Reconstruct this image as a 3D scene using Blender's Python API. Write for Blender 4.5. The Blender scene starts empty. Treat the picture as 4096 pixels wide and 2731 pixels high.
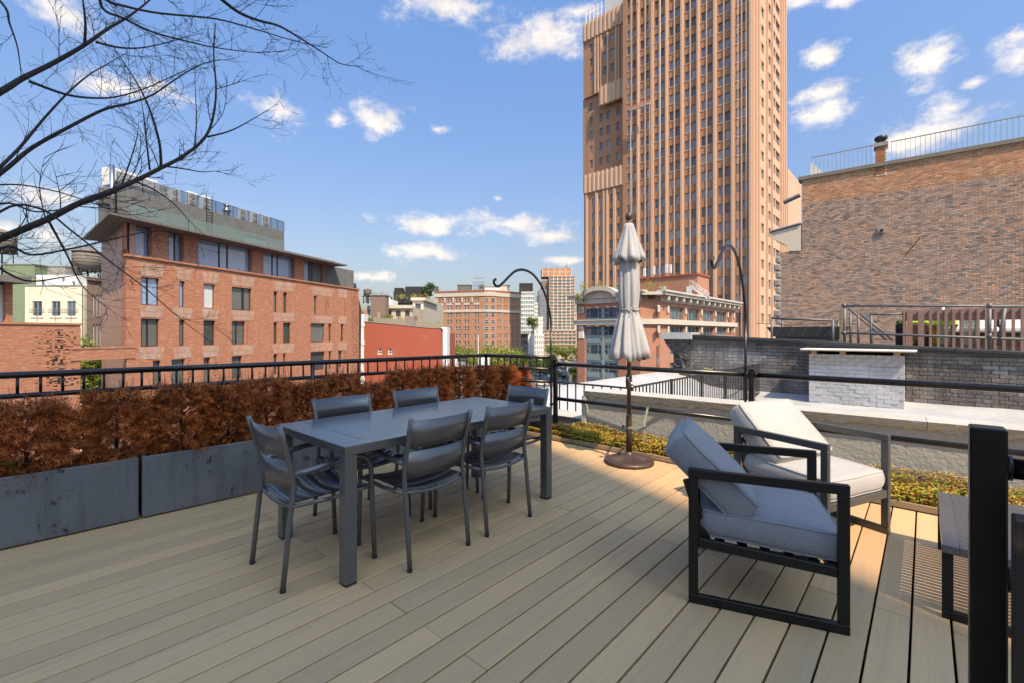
import bpy, math, random
from mathutils import Vector, Matrix, noise
sin, cos, pi = math.sin, math.cos, math.pi
rad = math.radians
SC = bpy.context.scene
COL = SC.collection
RN = random.Random(11)

# ------------------------------------------------------------------ camera
FOC, U0, V0, H = 1820.0, 2048.0, 1335.0, 1.34        # focal length, centre column, horizon row (photo pixels), eye height
YAW = rad(42.21)
RV = Vector((cos(YAW), sin(YAW), 0))
FV = Vector((-sin(YAW), cos(YAW), 0))
cd = bpy.data.cameras.new('camera')
cd.sensor_width = 36.0
cd.lens = FOC / 4096 * 36
cd.shift_y = -(2731 / 2 - V0) / 4096
cd.clip_start = 0.05
cd.clip_end = 6000
cam = bpy.data.objects.new('camera', cd)
COL.objects.link(cam)
cam.location = (0, 0, H)
cam.rotation_euler = (pi / 2, 0, YAW)
SC.camera = cam

# ------------------------------------------------------------------ light
SUN_AZ, SUN_EL = rad(20.5), rad(53.5)                 # azimuth measured from +X towards -Y
SUNV = Vector((cos(SUN_EL) * cos(SUN_AZ), -cos(SUN_EL) * sin(SUN_AZ), sin(SUN_EL)))
ld = bpy.data.lights.new('sun', 'SUN')
ld.energy = 2.7
ld.angle = rad(0.53)
ld.color = (1.0, 0.94, 0.86)
sun = bpy.data.objects.new('sun', ld)
COL.objects.link(sun)
sun.rotation_euler = SUNV.to_track_quat('Z', 'Y').to_euler()
sun.location = (30, -10, 60)
SC.view_settings.view_transform = 'Standard'
SC.view_settings.look = 'None'
SC.view_settings.exposure = 1.12
SC.view_settings.use_white_balance = True            # camera set for open shade
SC.view_settings.white_balance_temperature = 9000
SC.view_settings.white_balance_tint = 14
SC.view_settings.gamma = 1.0


def pix_dir(u, v):
    d = FV + RV * ((u - U0) / FOC) + Vector((0, 0, -(v - V0) / FOC))
    return d.normalized()


W = bpy.data.worlds.new('World')
SC.world = W
W.use_nodes = True
nt = W.node_tree
for n in list(nt.nodes):
    nt.nodes.remove(n)


def NN(nt, t, **kw):
    n = nt.nodes.new(t)
    for k, v in kw.items():
        if k.startswith('i_'):
            n.inputs[int(k[2:])].default_value = v
        else:
            setattr(n, k, v)
    return n


def build_sky():
    L = nt.links.new
    out = NN(nt, 'ShaderNodeOutputWorld')
    bg = NN(nt, 'ShaderNodeBackground')
    sky = NN(nt, 'ShaderNodeTexSky', sky_type='NISHITA', sun_disc=False, sun_elevation=SUN_EL,
             sun_rotation=pi / 2 + SUN_AZ, altitude=20, air_density=1.0, dust_density=2.2, ozone_density=2.2)
    hsv = NN(nt, 'ShaderNodeHueSaturation')
    hsv.inputs['Saturation'].default_value = 1.0
    geo = NN(nt, 'ShaderNodeTexCoord')
    D = geo.outputs['Generated']
    # the model sky glares too white at the horizon: calm it with height alone, the same all round
    sz = NN(nt, 'ShaderNodeSeparateXYZ')
    L(D, sz.inputs[0])
    rmp = NN(nt, 'ShaderNodeValToRGB')
    rmp.color_ramp.elements[0].position = 0.0
    rmp.color_ramp.elements[0].color = (.38, .385, .43, 1)
    rmp.color_ramp.elements[1].position = 0.62
    rmp.color_ramp.elements[1].color = (.46, .80, 1.18, 1)
    e = rmp.color_ramp.elements.new(.16)
    e.color = (.46, .52, .62, 1)
    e = rmp.color_ramp.elements.new(.34)
    e.color = (.46, .64, .88, 1)
    L(sz.outputs[2], rmp.inputs[0])
    mu = NN(nt, 'ShaderNodeMix', data_type='RGBA', blend_type='MULTIPLY')
    mu.inputs['Factor'].default_value = 1.0
    L(sky.outputs[0], mu.inputs['A'])
    L(rmp.outputs[0], mu.inputs['B'])
    L(mu.outputs['Result'], hsv.inputs['Color'])
    blobs = []
    for u0, u1, v0, v1 in [(2010, 2350, 85, 240), (1640, 1990, -30, 95), (985, 1230, 385, 520), (1415, 1632, 410, 540),
                           (1300, 1400, 440, 510), (1490, 1900, 855, 945), (1800, 2260, 850, 950), (1560, 1845, 970, 1050), (2060, 2340, 910, 985),
                           (3215, 3370, 180, 280), (3555, 3815, 165, 335), (3935, 4200, 140, 330), (3140, 3390, 330, 420), (3140, 3410, 400, 530),
                           (3440, 3930, 470, 630), (3640, 3860, 400, 520), (3120, 3300, -40, 40), (1400, 1560, 1088, 1132),
                           (60, 420, -20, 130), (280, 560, 290, 380), (500, 730, 310, 400), (20, 330, 730, 840), (80, 300, 900, 1000),
                           (-60, 110, 880, 960), (2120, 2340, 1020, 1060), (3850, 3960, 300, 355), (1700, 1790, 500, 540), (1970, 2010, 780, 810),
                           (2240, 2400, 20, 70), (3300, 3480, -60, 10)]:
        blobs.append((pix_dir((u0 + u1) / 2, (v0 + v1) / 2), (u1 - u0) / 2, (v1 - v0) / 2, (u0 + u1) / 2))
    items = []
    for d, a, b, uc in blobs:
        t = 1.0 + ((uc - U0) / FOC) ** 2
        items.append((d, a / FOC / t * .92, b / FOC / math.sqrt(t) * .88))
    rr = random.Random(5)
    for i in range(46):                                  # fair-weather clouds for the unseen sky, more of them to whiten the fill light
        az = rr.uniform(0, 2 * pi)
        d = Vector((cos(az), sin(az), 0))
        if d.dot(FV) > 0.55:
            continue
        el = rr.uniform(0.06, 1.2)
        s = rr.uniform(0.08, 0.19)
        items.append((Vector((cos(az) * cos(el), sin(az) * cos(el), sin(el))), s, s * rr.uniform(0.3, 0.6)))
    acc = None
    for d, a, b in items:
        m = NN(nt, 'ShaderNodeMapping', vector_type='TEXTURE')
        q = d.to_track_quat('Z', 'Y')
        # local X horizontal, local Y up
        up = Vector((0, 0, 1))
        x = up.cross(d).normalized()
        y = d.cross(x).normalized()
        R = Matrix((x, y, d)).transposed()
        m.inputs['Location'].default_value = d
        m.inputs['Rotation'].default_value = R.to_euler()
        m.inputs['Scale'].default_value = (a, b, 0.4)
        L(D, m.inputs['Vector'])
        ln = NN(nt, 'ShaderNodeVectorMath', operation='LENGTH')
        L(m.outputs[0], ln.inputs[0])
        if acc is None:
            acc = ln.outputs['Value']
        else:
            mn = NN(nt, 'ShaderNodeMath', operation='SMOOTH_MIN')
            mn.inputs[2].default_value = 0.25
            L(acc, mn.inputs[0])
            L(ln.outputs['Value'], mn.inputs[1])
            acc = mn.outputs[0]
    st = NN(nt, 'ShaderNodeMapping')
    st.inputs['Scale'].default_value = (1, 1, 1.7)
    L(D, st.inputs['Vector'])
    nz = NN(nt, 'ShaderNodeTexNoise')
    nz.inputs['Scale'].default_value = 12
    nz.inputs['Detail'].default_value = 8
    nz.inputs['Roughness'].default_value = 0.68
    L(st.outputs[0], nz.inputs['Vector'])
    k = NN(nt, 'ShaderNodeMath', operation='MULTIPLY_ADD')   # 1 - len + (n-.5)*2.6
    k.inputs[1].default_value = 4.2
    k.inputs[2].default_value = -1.25
    L(nz.outputs[0], k.inputs[0])
    sub = NN(nt, 'ShaderNodeMath', operation='SUBTRACT')
    L(k.outputs[0], sub.inputs[0])
    L(acc, sub.inputs[1])
    mr = NN(nt, 'ShaderNodeMapRange', interpolation_type='SMOOTHSTEP')
    mr.inputs['From Min'].default_value = -0.45
    mr.inputs['From Max'].default_value = 0.95
    L(sub.outputs[0], mr.inputs['Value'])
    nz2 = NN(nt, 'ShaderNodeTexNoise')
    nz2.inputs['Scale'].default_value = 16
    nz2.inputs['Detail'].default_value = 5
    off = NN(nt, 'ShaderNodeMapping')
    off.inputs['Location'].default_value = (0.3, 0.1, 0.5)
    L(D, off.inputs['Vector'])
    L(off.outputs[0], nz2.inputs['Vector'])
    cr = NN(nt, 'ShaderNodeMapRange')
    cr.inputs['From Min'].default_value = 0.35
    cr.inputs['From Max'].default_value = 0.6
    L(nz2.outputs[0], cr.inputs['Value'])
    cm = NN(nt, 'ShaderNodeMix', data_type='RGBA')
    cm.inputs['A'].default_value = (2.5, 2.8, 3.4, 1)
    cm.inputs['B'].default_value = (3.5, 3.7, 4.0, 1)
    L(cr.outputs[0], cm.inputs['Factor'])
    mx = NN(nt, 'ShaderNodeMix', data_type='RGBA')
    dm = NN(nt, 'ShaderNodeMath', operation='MULTIPLY')
    dm.inputs[1].default_value = 0.93
    L(mr.outputs[0], dm.inputs[0])
    L(dm.outputs[0], mx.inputs['Factor'])
    L(hsv.outputs[0], mx.inputs['A'])
    L(cm.outputs['Result'], mx.inputs['B'])
    L(mx.outputs['Result'], bg.inputs['Color'])
    bg.inputs['Strength'].default_value = 0.15
    L(bg.outputs[0], out.inputs['Surface'])


build_sky()


# ------------------------------------------------------------------ projection helpers
def ray(u):
    return FV + RV * ((u - U0) / FOC)


def at(u, v, D):
    p = ray(u) * D
    return Vector((p.x, p.y, H - (v - V0) / FOC * D))


def gnd(u, v, z=0.0):
    D = FOC * (H - z) / (v - V0)
    p = ray(u) * D
    return Vector((p.x, p.y, z))


def vdir(vp):
    return ray(vp).normalized()


class Plane:
    """a vertical wall plane: start point, direction; uz() meets the sight line of a photo pixel"""
    def __init__(s, p, d):
        s.p = Vector((p[0], p[1], 0))
        s.d = Vector((d[0], d[1], 0)).normalized()
        s.rz = math.atan2(s.d.y, s.d.x)

    def uz(s, u, v):
        r = ray(u)
        det = s.d.x * (-r.y) + r.x * s.d.y
        t = (s.d.x * (-s.p.y) + s.p.x * s.d.y) / det
        k = (r * t - s.p).dot(s.d)
        return k, H - (v - V0) / FOC * t

    def rect(s, u0, u1, v0, v1):
        """pixel rectangle -> (s0,s1,z0,z1), taken at its middle column"""
        a = s.uz(u0, (v0 + v1) / 2)[0]
        b = s.uz(u1, (v0 + v1) / 2)[0]
        z1 = s.uz((u0 + u1) / 2, v0)[1]
        z0 = s.uz((u0 + u1) / 2, v1)[1]
        return min(a, b), max(a, b), z0, z1

    def pt(s, k, z=0, y=0):
        n = Vector((-s.d.y, s.d.x, 0))
        q = s.p + s.d * k + n * y
        return Vector((q.x, q.y, z))


# ------------------------------------------------------------------ mesh builder
class MB:
    def __init__(s):
        s.v, s.f, s.m, s.s = [], [], [], []
        s.c = None

    def face(s, idx, m=0, sm=False):
        s.f.append(idx)
        s.m.append(m)
        s.s.append(sm)

    def poly(s, pts, m=0, sm=False):
        b = len(s.v)
        s.v += [tuple(p) for p in pts]
        s.face(tuple(range(b, b + len(pts))), m, sm)
        return s

    def box(s, x0, x1, y0, y1, z0, z1, m=0, skip=''):
        b = len(s.v)
        s.v += [(x0, y0, z0), (x1, y0, z0), (x1, y1, z0), (x0, y1, z0), (x0, y0, z1), (x1, y0, z1), (x1, y1, z1), (x0, y1, z1)]
        for k, q in (('b', (0, 3, 2, 1)), ('t', (4, 5, 6, 7)), ('f', (0, 1, 5, 4)), ('r', (1, 2, 6, 5)), ('k', (2, 3, 7, 6)), ('l', (3, 0, 4, 7))):
            if k not in skip:
                s.face(tuple(b + i for i in q), m)
        return s

    def cbox(s, c, h, b=0.004, m=0, M=None):
        """chamfered box: centre, half sizes, chamfer"""
        hx, hy, hz = h
        b = min(b, hx * .9, hy * .9, hz * .9)
        base = len(s.v)
        ix = {}
        for sx in (-1, 1):
            for sy in (-1, 1):
                for sz in (-1, 1):
                    for k in range(3):
                        p = [sx * (hx - b), sy * (hy - b), sz * (hz - b)]
                        p[k] = (sx, sy, sz)[k] * h[k]
                        q = Vector(p)
                        if M is not None:
                            q = M @ q
                        ix[sx, sy, sz, k] = len(s.v)
                        s.v.append((q.x + c[0], q.y + c[1], q.z + c[2]))
        for k in range(3):
            a, e = [(1, 2), (2, 0), (0, 1)][k]
            for sg in (-1, 1):
                cyc = [(-1, -1), (1, -1), (1, 1), (-1, 1)]
                if sg < 0:
                    cyc = cyc[::-1]
                q = []
                for ca, ce in cyc:
                    t = [0, 0, 0]
                    t[k], t[a], t[e] = sg, ca, ce
                    q.append(ix[t[0], t[1], t[2], k])
                s.face(tuple(q), m)
        for k in range(3):                              # edges along axis k
            a, e = [(1, 2), (2, 0), (0, 1)][k]
            for sa in (-1, 1):
                for se in (-1, 1):
                    def V(sk, w):
                        t = [0, 0, 0]
                        t[k], t[a], t[e] = sk, sa, se
                        return ix[t[0], t[1], t[2], w]
                    q = (V(-1, a), V(1, a), V(1, e), V(-1, e))
                    s.face(q if sa * se < 0 else q[::-1], m)
        for sx in (-1, 1):
            for sy in (-1, 1):
                for sz in (-1, 1):
                    q = tuple(ix[sx, sy, sz, k] for k in range(3))
                    s.face(q if sx * sy * sz > 0 else q[::-1], m)
        return s

    def bar(s, p, q, w, h, m=0, b=0.003, up=(0, 0, 1), ext=0.0):
        """chamfered bar from p to q, w across, h along the up vector"""
        p, q = Vector(p), Vector(q)
        d = q - p
        L = d.length
        d.normalize()
        up = Vector(up)
        if abs(d.dot(up)) > .99:
            up = Vector((0, 1, 0))
        x = d.cross(up).normalized()
        z = x.cross(d).normalized()
        M = Matrix((x, d, z)).transposed()
        return s.cbox((p + q) / 2, (w / 2, L / 2 + ext, h / 2), b, m, M)

    def tube(s, pts, r, n=8, m=0, caps=True, flat=1.0, sm=True):
        pts = [Vector(p) for p in pts]
        rs = r if isinstance(r, (list, tuple)) else [r] * len(pts)
        t0 = (pts[1] - pts[0]).normalized()
        a = Vector((0, 0, 1)) if abs(t0.z) < .9 else Vector((1, 0, 0))
        x = t0.cross(a).normalized()
        rings = []
        for i, p in enumerate(pts):
            if i == 0:
                t = t0
            elif i == len(pts) - 1:
                t = (p - pts[i - 1]).normalized()
            else:
                t = ((p - pts[i - 1]).normalized() + (pts[i + 1] - p).normalized())
                t = t.normalized() if t.length > 1e-6 else (p - pts[i - 1]).normalized()
            x = (x - t * x.dot(t)).normalized()
            y = t.cross(x)
            b = len(s.v)
            for k in range(n):
                w = 2 * pi * k / n
                q = p + (x * cos(w) + y * sin(w) * flat) * rs[i]
                s.v.append((q.x, q.y, q.z))
            rings.append(b)
        for i in range(len(rings) - 1):
            a, b = rings[i], rings[i + 1]
            for k in range(n):
                s.face((a + k, a + (k + 1) % n, b + (k + 1) % n, b + k), m, sm)
        if caps:
            s.face(tuple(rings[0] + k for k in range(n))[::-1], m)
            s.face(tuple(rings[-1] + k for k in range(n)), m)
        return s

    def lathe(s, prof, n=24, c=(0, 0, 0), m=0, fn=None, caps=True):
        """prof: [(radius, z)] bottom to top; fn(theta, radius, z) -> (radius, z)"""
        rings = []
        for r, z in prof:
            b = len(s.v)
            for k in range(n):
                w = 2 * pi * k / n
                rr, zz = fn(w, r, z) if fn else (r, z)
                s.v.append((c[0] + rr * cos(w), c[1] + rr * sin(w), c[2] + zz))
            rings.append(b)
        for i in range(len(rings) - 1):
            a, b = rings[i], rings[i + 1]
            for k in range(n):
                s.face((a + k, a + (k + 1) % n, b + (k + 1) % n, b + k), m, True)
        if caps:
            s.face(tuple(rings[0] + k for k in range(n))[::-1], m)
            s.face(tuple(rings[-1] + k for k in range(n)), m)
        return s

    def prism(s, outline, a0, a1, axis='y', m=0, sm=False):
        """outline in the plane of the other two axes (x,z for y; x,y for z; y,z for x), extruded a0..a1"""
        def P(o, a):
            if axis == 'y':
                return (o[0], a, o[1])
            if axis == 'z':
                return (o[0], o[1], a)
            return (a, o[0], o[1])
        n = len(outline)
        b = len(s.v)
        s.v += [P(o, a0) for o in outline] + [P(o, a1) for o in outline]
        fl = axis == 'y'
        f0 = tuple(range(b, b + n))
        f1 = tuple(range(b + n, b + 2 * n))
        s.face(f0 if fl else f0[::-1], m)
        s.face(f1[::-1] if fl else f1, m)
        for i in range(n):
            j = (i + 1) % n
            q = (b + i, b + j, b + n + j, b + n + i)
            s.face(q[::-1] if fl else q, m, sm)
        return s

    def mesh(s, name, mats):
        me = bpy.data.meshes.new(name)
        me.from_pydata(s.v, [], s.f)
        if not isinstance(mats, (list, tuple)):
            mats = [mats]
        for q in mats:
            me.materials.append(q)
        me.polygons.foreach_set('material_index', s.m)
        me.polygons.foreach_set('use_smooth', s.s)
        if s.c is not None:
            at_ = me.color_attributes.new('tint', 'FLOAT_COLOR', 'POINT')
            flat = []
            for c in s.c:
                flat += [c[0], c[1], c[2], 1.0]
            at_.data.foreach_set('color', flat)
        me.update()
        return me

    def build(s, name, mats, parent=None, loc=(0, 0, 0), rz=0.0):
        return ob(name, s.mesh(name, mats), parent, loc, rz)


def ob(name, me, parent=None, loc=(0, 0, 0), rz=0.0, scale=None):
    o = bpy.data.objects.new(name, me)
    COL.objects.link(o)
    o.parent = parent
    o.location = loc
    o.rotation_euler = (0, 0, rz)
    if scale:
        o.scale = scale
    return o


def tag(o, label=None, cat=None, group=None, kind=None):
    if label:
        o['label'] = label
    if cat:
        o['category'] = cat
    if group:
        o['group'] = group
    if kind:
        o['kind'] = kind
    return o


def thing(name, label, cat, loc=(0, 0, 0), rz=0.0, group=None):
    o = bpy.data.objects.new(name, None)
    COL.objects.link(o)
    o.empty_display_size = 0.1
    o.location = loc
    o.rotation_euler = (0, 0, rz)
    return tag(o, label, cat, group)


def copy_tree(o, parent=None):
    c = o.copy()
    COL.objects.link(c)
    c.parent = parent
    for ch in list(o.children):
        copy_tree(ch, c)
    return c


# ------------------------------------------------------------------ materials
MAT = {}


def pmat(name):
    m = bpy.data.materials.new(name)
    m.use_nodes = True
    b = m.node_tree.nodes['Principled BSDF']
    MAT[name] = m
    return m, m.node_tree, b


def setp(b, rough=.6, metal=0., spec=.5):
    b.inputs['Roughness'].default_value = rough
    b.inputs['Metallic'].default_value = metal
    b.inputs['Specular IOR Level'].default_value = spec


def mixc(t, fac, a, b, blend='MIX'):
    n = NN(t, 'ShaderNodeMix', data_type='RGBA', blend_type=blend)
    for s, v in (('A', a), ('B', b)):
        if hasattr(v, 'links') or hasattr(v, 'node'):
            t.links.new(v, n.inputs[s])
        else:
            n.inputs[s].default_value = (v[0], v[1], v[2], 1)
    if hasattr(fac, 'node'):
        t.links.new(fac, n.inputs['Factor'])
    else:
        n.inputs['Factor'].default_value = fac
    return n.outputs['Result']


def noise_t(t, vec, scale, detail=4, rough=.55, lo=.3, hi=.7, stretch=None):
    if stretch:
        mp = NN(t, 'ShaderNodeMapping')
        mp.inputs['Scale'].default_value = stretch
        t.links.new(vec, mp.inputs['Vector'])
        vec = mp.outputs[0]
    n = NN(t, 'ShaderNodeTexNoise')
    n.inputs['Scale'].default_value = scale
    n.inputs['Detail'].default_value = detail
    n.inputs['Roughness'].default_value = rough
    t.links.new(vec, n.inputs['Vector'])
    r = NN(t, 'ShaderNodeMapRange')
    r.inputs['From Min'].default_value = lo
    r.inputs['From Max'].default_value = hi
    t.links.new(n.outputs[0], r.inputs['Value'])
    return r.outputs[0]


def add_bump(t, b, height, strength=.3, dist=.01):
    bp = NN(t, 'ShaderNodeBump')
    bp.inputs['Strength'].default_value = strength
    bp.inputs['Distance'].default_value = dist
    t.links.new(height, bp.inputs['Height'])
    t.links.new(bp.outputs[0], b.inputs['Normal'])


def coord(t, kind='Object'):
    if kind == 'World':
        return NN(t, 'ShaderNodeNewGeometry').outputs['Position']
    return NN(t, 'ShaderNodeTexCoord').outputs[kind]


def M(name, col, rough=.6, metal=0., spec=.5, var=.25, vscale=2., vdet=4, stretch=None, col2=None, bump=0., bscale=60., bdist=.01, kind='Object', rand=0., lo=.3, hi=.7):
    """plain procedural material: base colour wandering to a second tone, fine relief, optional value change per object"""
    m, t, b = pmat(name)
    setp(b, rough, metal, spec)
    vec = coord(t, kind)
    c2 = col2 or tuple(x * (1 - var) for x in col)
    c = mixc(t, noise_t(t, vec, vscale, vdet, .6, lo, hi, stretch), col, c2)
    if rand:
        oi = NN(t, 'ShaderNodeObjectInfo')
        hv = NN(t, 'ShaderNodeHueSaturation')
        mr = NN(t, 'ShaderNodeMapRange')
        mr.inputs['To Min'].default_value = 1 - rand
        mr.inputs['To Max'].default_value = 1 + rand
        t.links.new(oi.outputs['Random'], mr.inputs['Value'])
        t.links.new(mr.outputs[0], hv.inputs['Value'])
        t.links.new(c, hv.inputs['Color'])
        c = hv.outputs[0]
    t.links.new(c, b.inputs['Base Color'])
    if bump:
        add_bump(t, b, noise_t(t, vec, bscale, 4, .6, .2, .8, stretch), bump, bdist)
    return m


def brick_mat(name, c1, c2, mortar, bw=.21, bh=.075, ms=.012, rough=.85, dirt=(.1, .08, .07), dirt_amt=.3, bump=.4, dscale=.25, dlo=.45, dhi=.75, streak=None):
    m, t, b = pmat(name)
    setp(b, rough, 0, .3)
    o = coord(t)
    sp = NN(t, 'ShaderNodeSeparateXYZ')
    t.links.new(o, sp.inputs[0])
    cb = NN(t, 'ShaderNodeCombineXYZ')
    t.links.new(sp.outputs[0], cb.inputs[0])
    t.links.new(sp.outputs[2], cb.inputs[1])
    br = NN(t, 'ShaderNodeTexBrick')
    br.inputs['Color1'].default_value = (*c1, 1)
    br.inputs['Color2'].default_value = (*c2, 1)
    br.inputs['Mortar'].default_value = (*mortar, 1)
    br.inputs['Scale'].default_value = 1.0
    br.inputs['Mortar Size'].default_value = ms
    br.inputs['Mortar Smooth'].default_value = .2
    br.inputs['Brick Width'].default_value = bw
    br.inputs['Row Height'].default_value = bh
    t.links.new(cb.outputs[0], br.inputs['Vector'])
    c = mixc(t, .35, br.outputs['Color'], mixc(t, noise_t(t, o, 1.2, 5, .7), c1, c2))
    d = noise_t(t, o, dscale, 6, .65, dlo, dhi)
    dm = NN(t, 'ShaderNodeMath', operation='MULTIPLY')
    dm.inputs[1].default_value = dirt_amt
    t.links.new(d, dm.inputs[0])
    c = mixc(t, dm.outputs[0], c, dirt)
    if streak:
        for (sc_, amt, cl) in streak:
            q = NN(t, 'ShaderNodeMath', operation='MULTIPLY')
            q.inputs[1].default_value = amt
            t.links.new(noise_t(t, o, 1., 4, .65, .52, .72, sc_), q.inputs[0])
            c = mixc(t, q.outputs[0], c, cl)
    t.links.new(c, b.inputs['Base Color'])
    iv = NN(t, 'ShaderNodeMath', operation='SUBTRACT')
    iv.inputs[0].default_value = 1
    t.links.new(br.outputs['Fac'], iv.inputs[1])
    add_bump(t, b, iv.outputs[0], bump, .02)
    return m


def tint_mat(name, rough=.75, spec=.3, mul=1.0, bump=0., bscale=80, trans=0.):
    """colour of each piece stored with the piece (bricks, leaves)"""
    m, t, b = pmat(name)
    setp(b, rough, 0, spec)
    a = NN(t, 'ShaderNodeVertexColor', layer_name='tint')
    o = coord(t)
    c = mixc(t, noise_t(t, o, 7, 5, .65, .3, .75), a.outputs[0], mixc(t, 1., a.outputs[0], (.72, .72, .72), 'MULTIPLY'))
    t.links.new(c, b.inputs['Base Color'])
    if bump:
        add_bump(t, b, noise_t(t, o, bscale, 4, .6, .2, .8), bump, .01)
    if trans:
        tr = NN(t, 'ShaderNodeBsdfTranslucent')
        t.links.new(c, tr.inputs[0])
        mx = NN(t, 'ShaderNodeMixShader')
        mx.inputs[0].default_value = trans
        t.links.new(b.outputs[0], mx.inputs[1])
        t.links.new(tr.outputs[0], mx.inputs[2])
        t.links.new(mx.outputs[0], t.nodes['Material Output'].inputs[0])
    return m


def deck_mat():
    m, t, b = pmat('composite_board')
    setp(b, .62, 0, .35)
    w = coord(t, 'World')
    oi = NN(t, 'ShaderNodeObjectInfo')
    off = NN(t, 'ShaderNodeVectorMath', operation='MULTIPLY_ADD')
    rc = NN(t, 'ShaderNodeCombineXYZ')
    for i in range(3):
        t.links.new(oi.outputs['Random'], rc.inputs[i])
    off.inputs[1].default_value = (37, 53, 11)
    t.links.new(rc.outputs[0], off.inputs[0])
    t.links.new(w, off.inputs[2])
    v = off.outputs[0]
    broad = noise_t(t, v, 1.0, 4, .6, .3, .72, (5, .9, 1))
    grain = noise_t(t, v, 1.0, 5, .7, .25, .75, (110, 3.0, 1))
    streak = noise_t(t, v, 1.0, 3, .55, .55, .78, (26, 1.1, 1))
    c = mixc(t, broad, (.76, .455, .225), (.64, .405, .215))
    c = mixc(t, oi.outputs['Random'], c, mixc(t, 1., c, (.76, .77, .80), 'MULTIPLY'))
    g = NN(t, 'ShaderNodeMath', operation='MULTIPLY')
    g.inputs[1].default_value = .34
    t.links.new(grain, g.inputs[0])
    c = mixc(t, g.outputs[0], c, (.34, .235, .15))
    s2 = NN(t, 'ShaderNodeMath', operation='MULTIPLY')
    s2.inputs[1].default_value = .5
    t.links.new(streak, s2.inputs[0])
    c = mixc(t, s2.outputs[0], c, (.34, .27, .20))
    dust = noise_t(t, w, 2.3, 6, .7, .56, .85)
    d2 = NN(t, 'ShaderNodeMath', operation='MULTIPLY')
    d2.inputs[1].default_value = .22
    t.links.new(dust, d2.inputs[0])
    c = mixc(t, d2.outputs[0], c, (.58, .52, .46))
    t.links.new(c, b.inputs['Base Color'])
    rr = NN(t, 'ShaderNodeMapRange')
    rr.inputs['To Min'].default_value = .5
    rr.inputs['To Max'].default_value = .72
    t.links.new(grain, rr.inputs['Value'])
    t.links.new(rr.outputs[0], b.inputs['Roughness'])
    add_bump(t, b, grain, .35, .0015)
    return m


def planter_mat():
    m, t, b = pmat('fibre_concrete')
    setp(b, .62, 0, .4)
    o = coord(t, 'World')
    c = mixc(t, noise_t(t, o, 1.6, 6, .6, .3, .7), (.115, .118, .122), (.165, .168, .172))
    drip = noise_t(t, o, 1., 5, .65, .50, .74, (10, 10, .8))
    dm = NN(t, 'ShaderNodeMath', operation='MULTIPLY')
    dm.inputs[1].default_value = .55
    t.links.new(drip, dm.inputs[0])
    c = mixc(t, dm.outputs[0], c, (.045, .047, .052))
    spots = noise_t(t, o, 11., 6, .72, .56, .63)
    reg = noise_t(t, o, 1.9, 3, .5, .44, .56)
    sm = NN(t, 'ShaderNodeMath', operation='MULTIPLY')
    t.links.new(spots, sm.inputs[0])
    t.links.new(reg, sm.inputs[1])
    c = mixc(t, sm.outputs[0], c, (.028, .029, .031))
    vor = NN(t, 'ShaderNodeTexVoronoi')
    vor.inputs['Scale'].default_value = 24
    t.links.new(o, vor.inputs['Vector'])
    wm = NN(t, 'ShaderNodeMapRange')
    wm.inputs['From Min'].default_value = .07
    wm.inputs['From Max'].default_value = .04
    t.links.new(vor.outputs['Distance'], wm.inputs['Value'])
    reg2 = noise_t(t, o, 5., 3, .5, .60, .62)
    w2 = NN(t, 'ShaderNodeMath', operation='MULTIPLY')
    t.links.new(wm.outputs[0], w2.inputs[0])
    t.links.new(reg2, w2.inputs[1])
    c = mixc(t, w2.outputs[0], c, (.4, .4, .38))
    t.links.new(c, b.inputs['Base Color'])
    add_bump(t, b, noise_t(t, o, 90, 4, .6), .25, .002)
    return m


def fabric_mat(name, c1, c2, scale=900.):
    m, t, b = pmat(name)
    setp(b, .9, 0, .2)
    b.inputs['Sheen Weight'].default_value = .25
    o = coord(t)
    a = noise_t(t, o, 1., 2, .6, .3, .7, (90, 1100, 260))
    c = mixc(t, a, c1, c2)
    c = mixc(t, noise_t(t, o, 5, 4, .6), c, mixc(t, 1., c, (.88, .88, .9), 'MULTIPLY'))
    t.links.new(c, b.inputs['Base Color'])
    sumn = NN(t, 'ShaderNodeMath', operation='ADD')
    t.links.new(a, sumn.inputs[0])
    wr = noise_t(t, o, 9, 3, .5, .2, .8)
    w2 = NN(t, 'ShaderNodeMath', operation='MULTIPLY')
    w2.inputs[1].default_value = 2.5
    t.links.new(wr, w2.inputs[0])
    t.links.new(w2.outputs[0], sumn.inputs[1])
    add_bump(t, b, sumn.outputs[0], .35, .0022)
    return m


def glass_mat(name, col=(.02, .025, .03), rough=.03, ior=1.9, rand=.0, col2=None):
    m, t, b = pmat(name)
    setp(b, rough, 0, .5)
    b.inputs['IOR'].default_value = ior
    o = coord(t, 'World')
    c2 = col2 or tuple(x * .5 for x in col)
    f = noise_t(t, o, .6, 2, .5, .4, .6)
    if rand:
        oi = NN(t, 'ShaderNodeObjectInfo')
        f = oi.outputs['Random']
    t.links.new(mixc(t, f, col, c2), b.inputs['Base Color'])
    add_bump(t, b, noise_t(t, o, .7, 2, .5, .2, .8), .06, .05)
    return m


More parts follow.
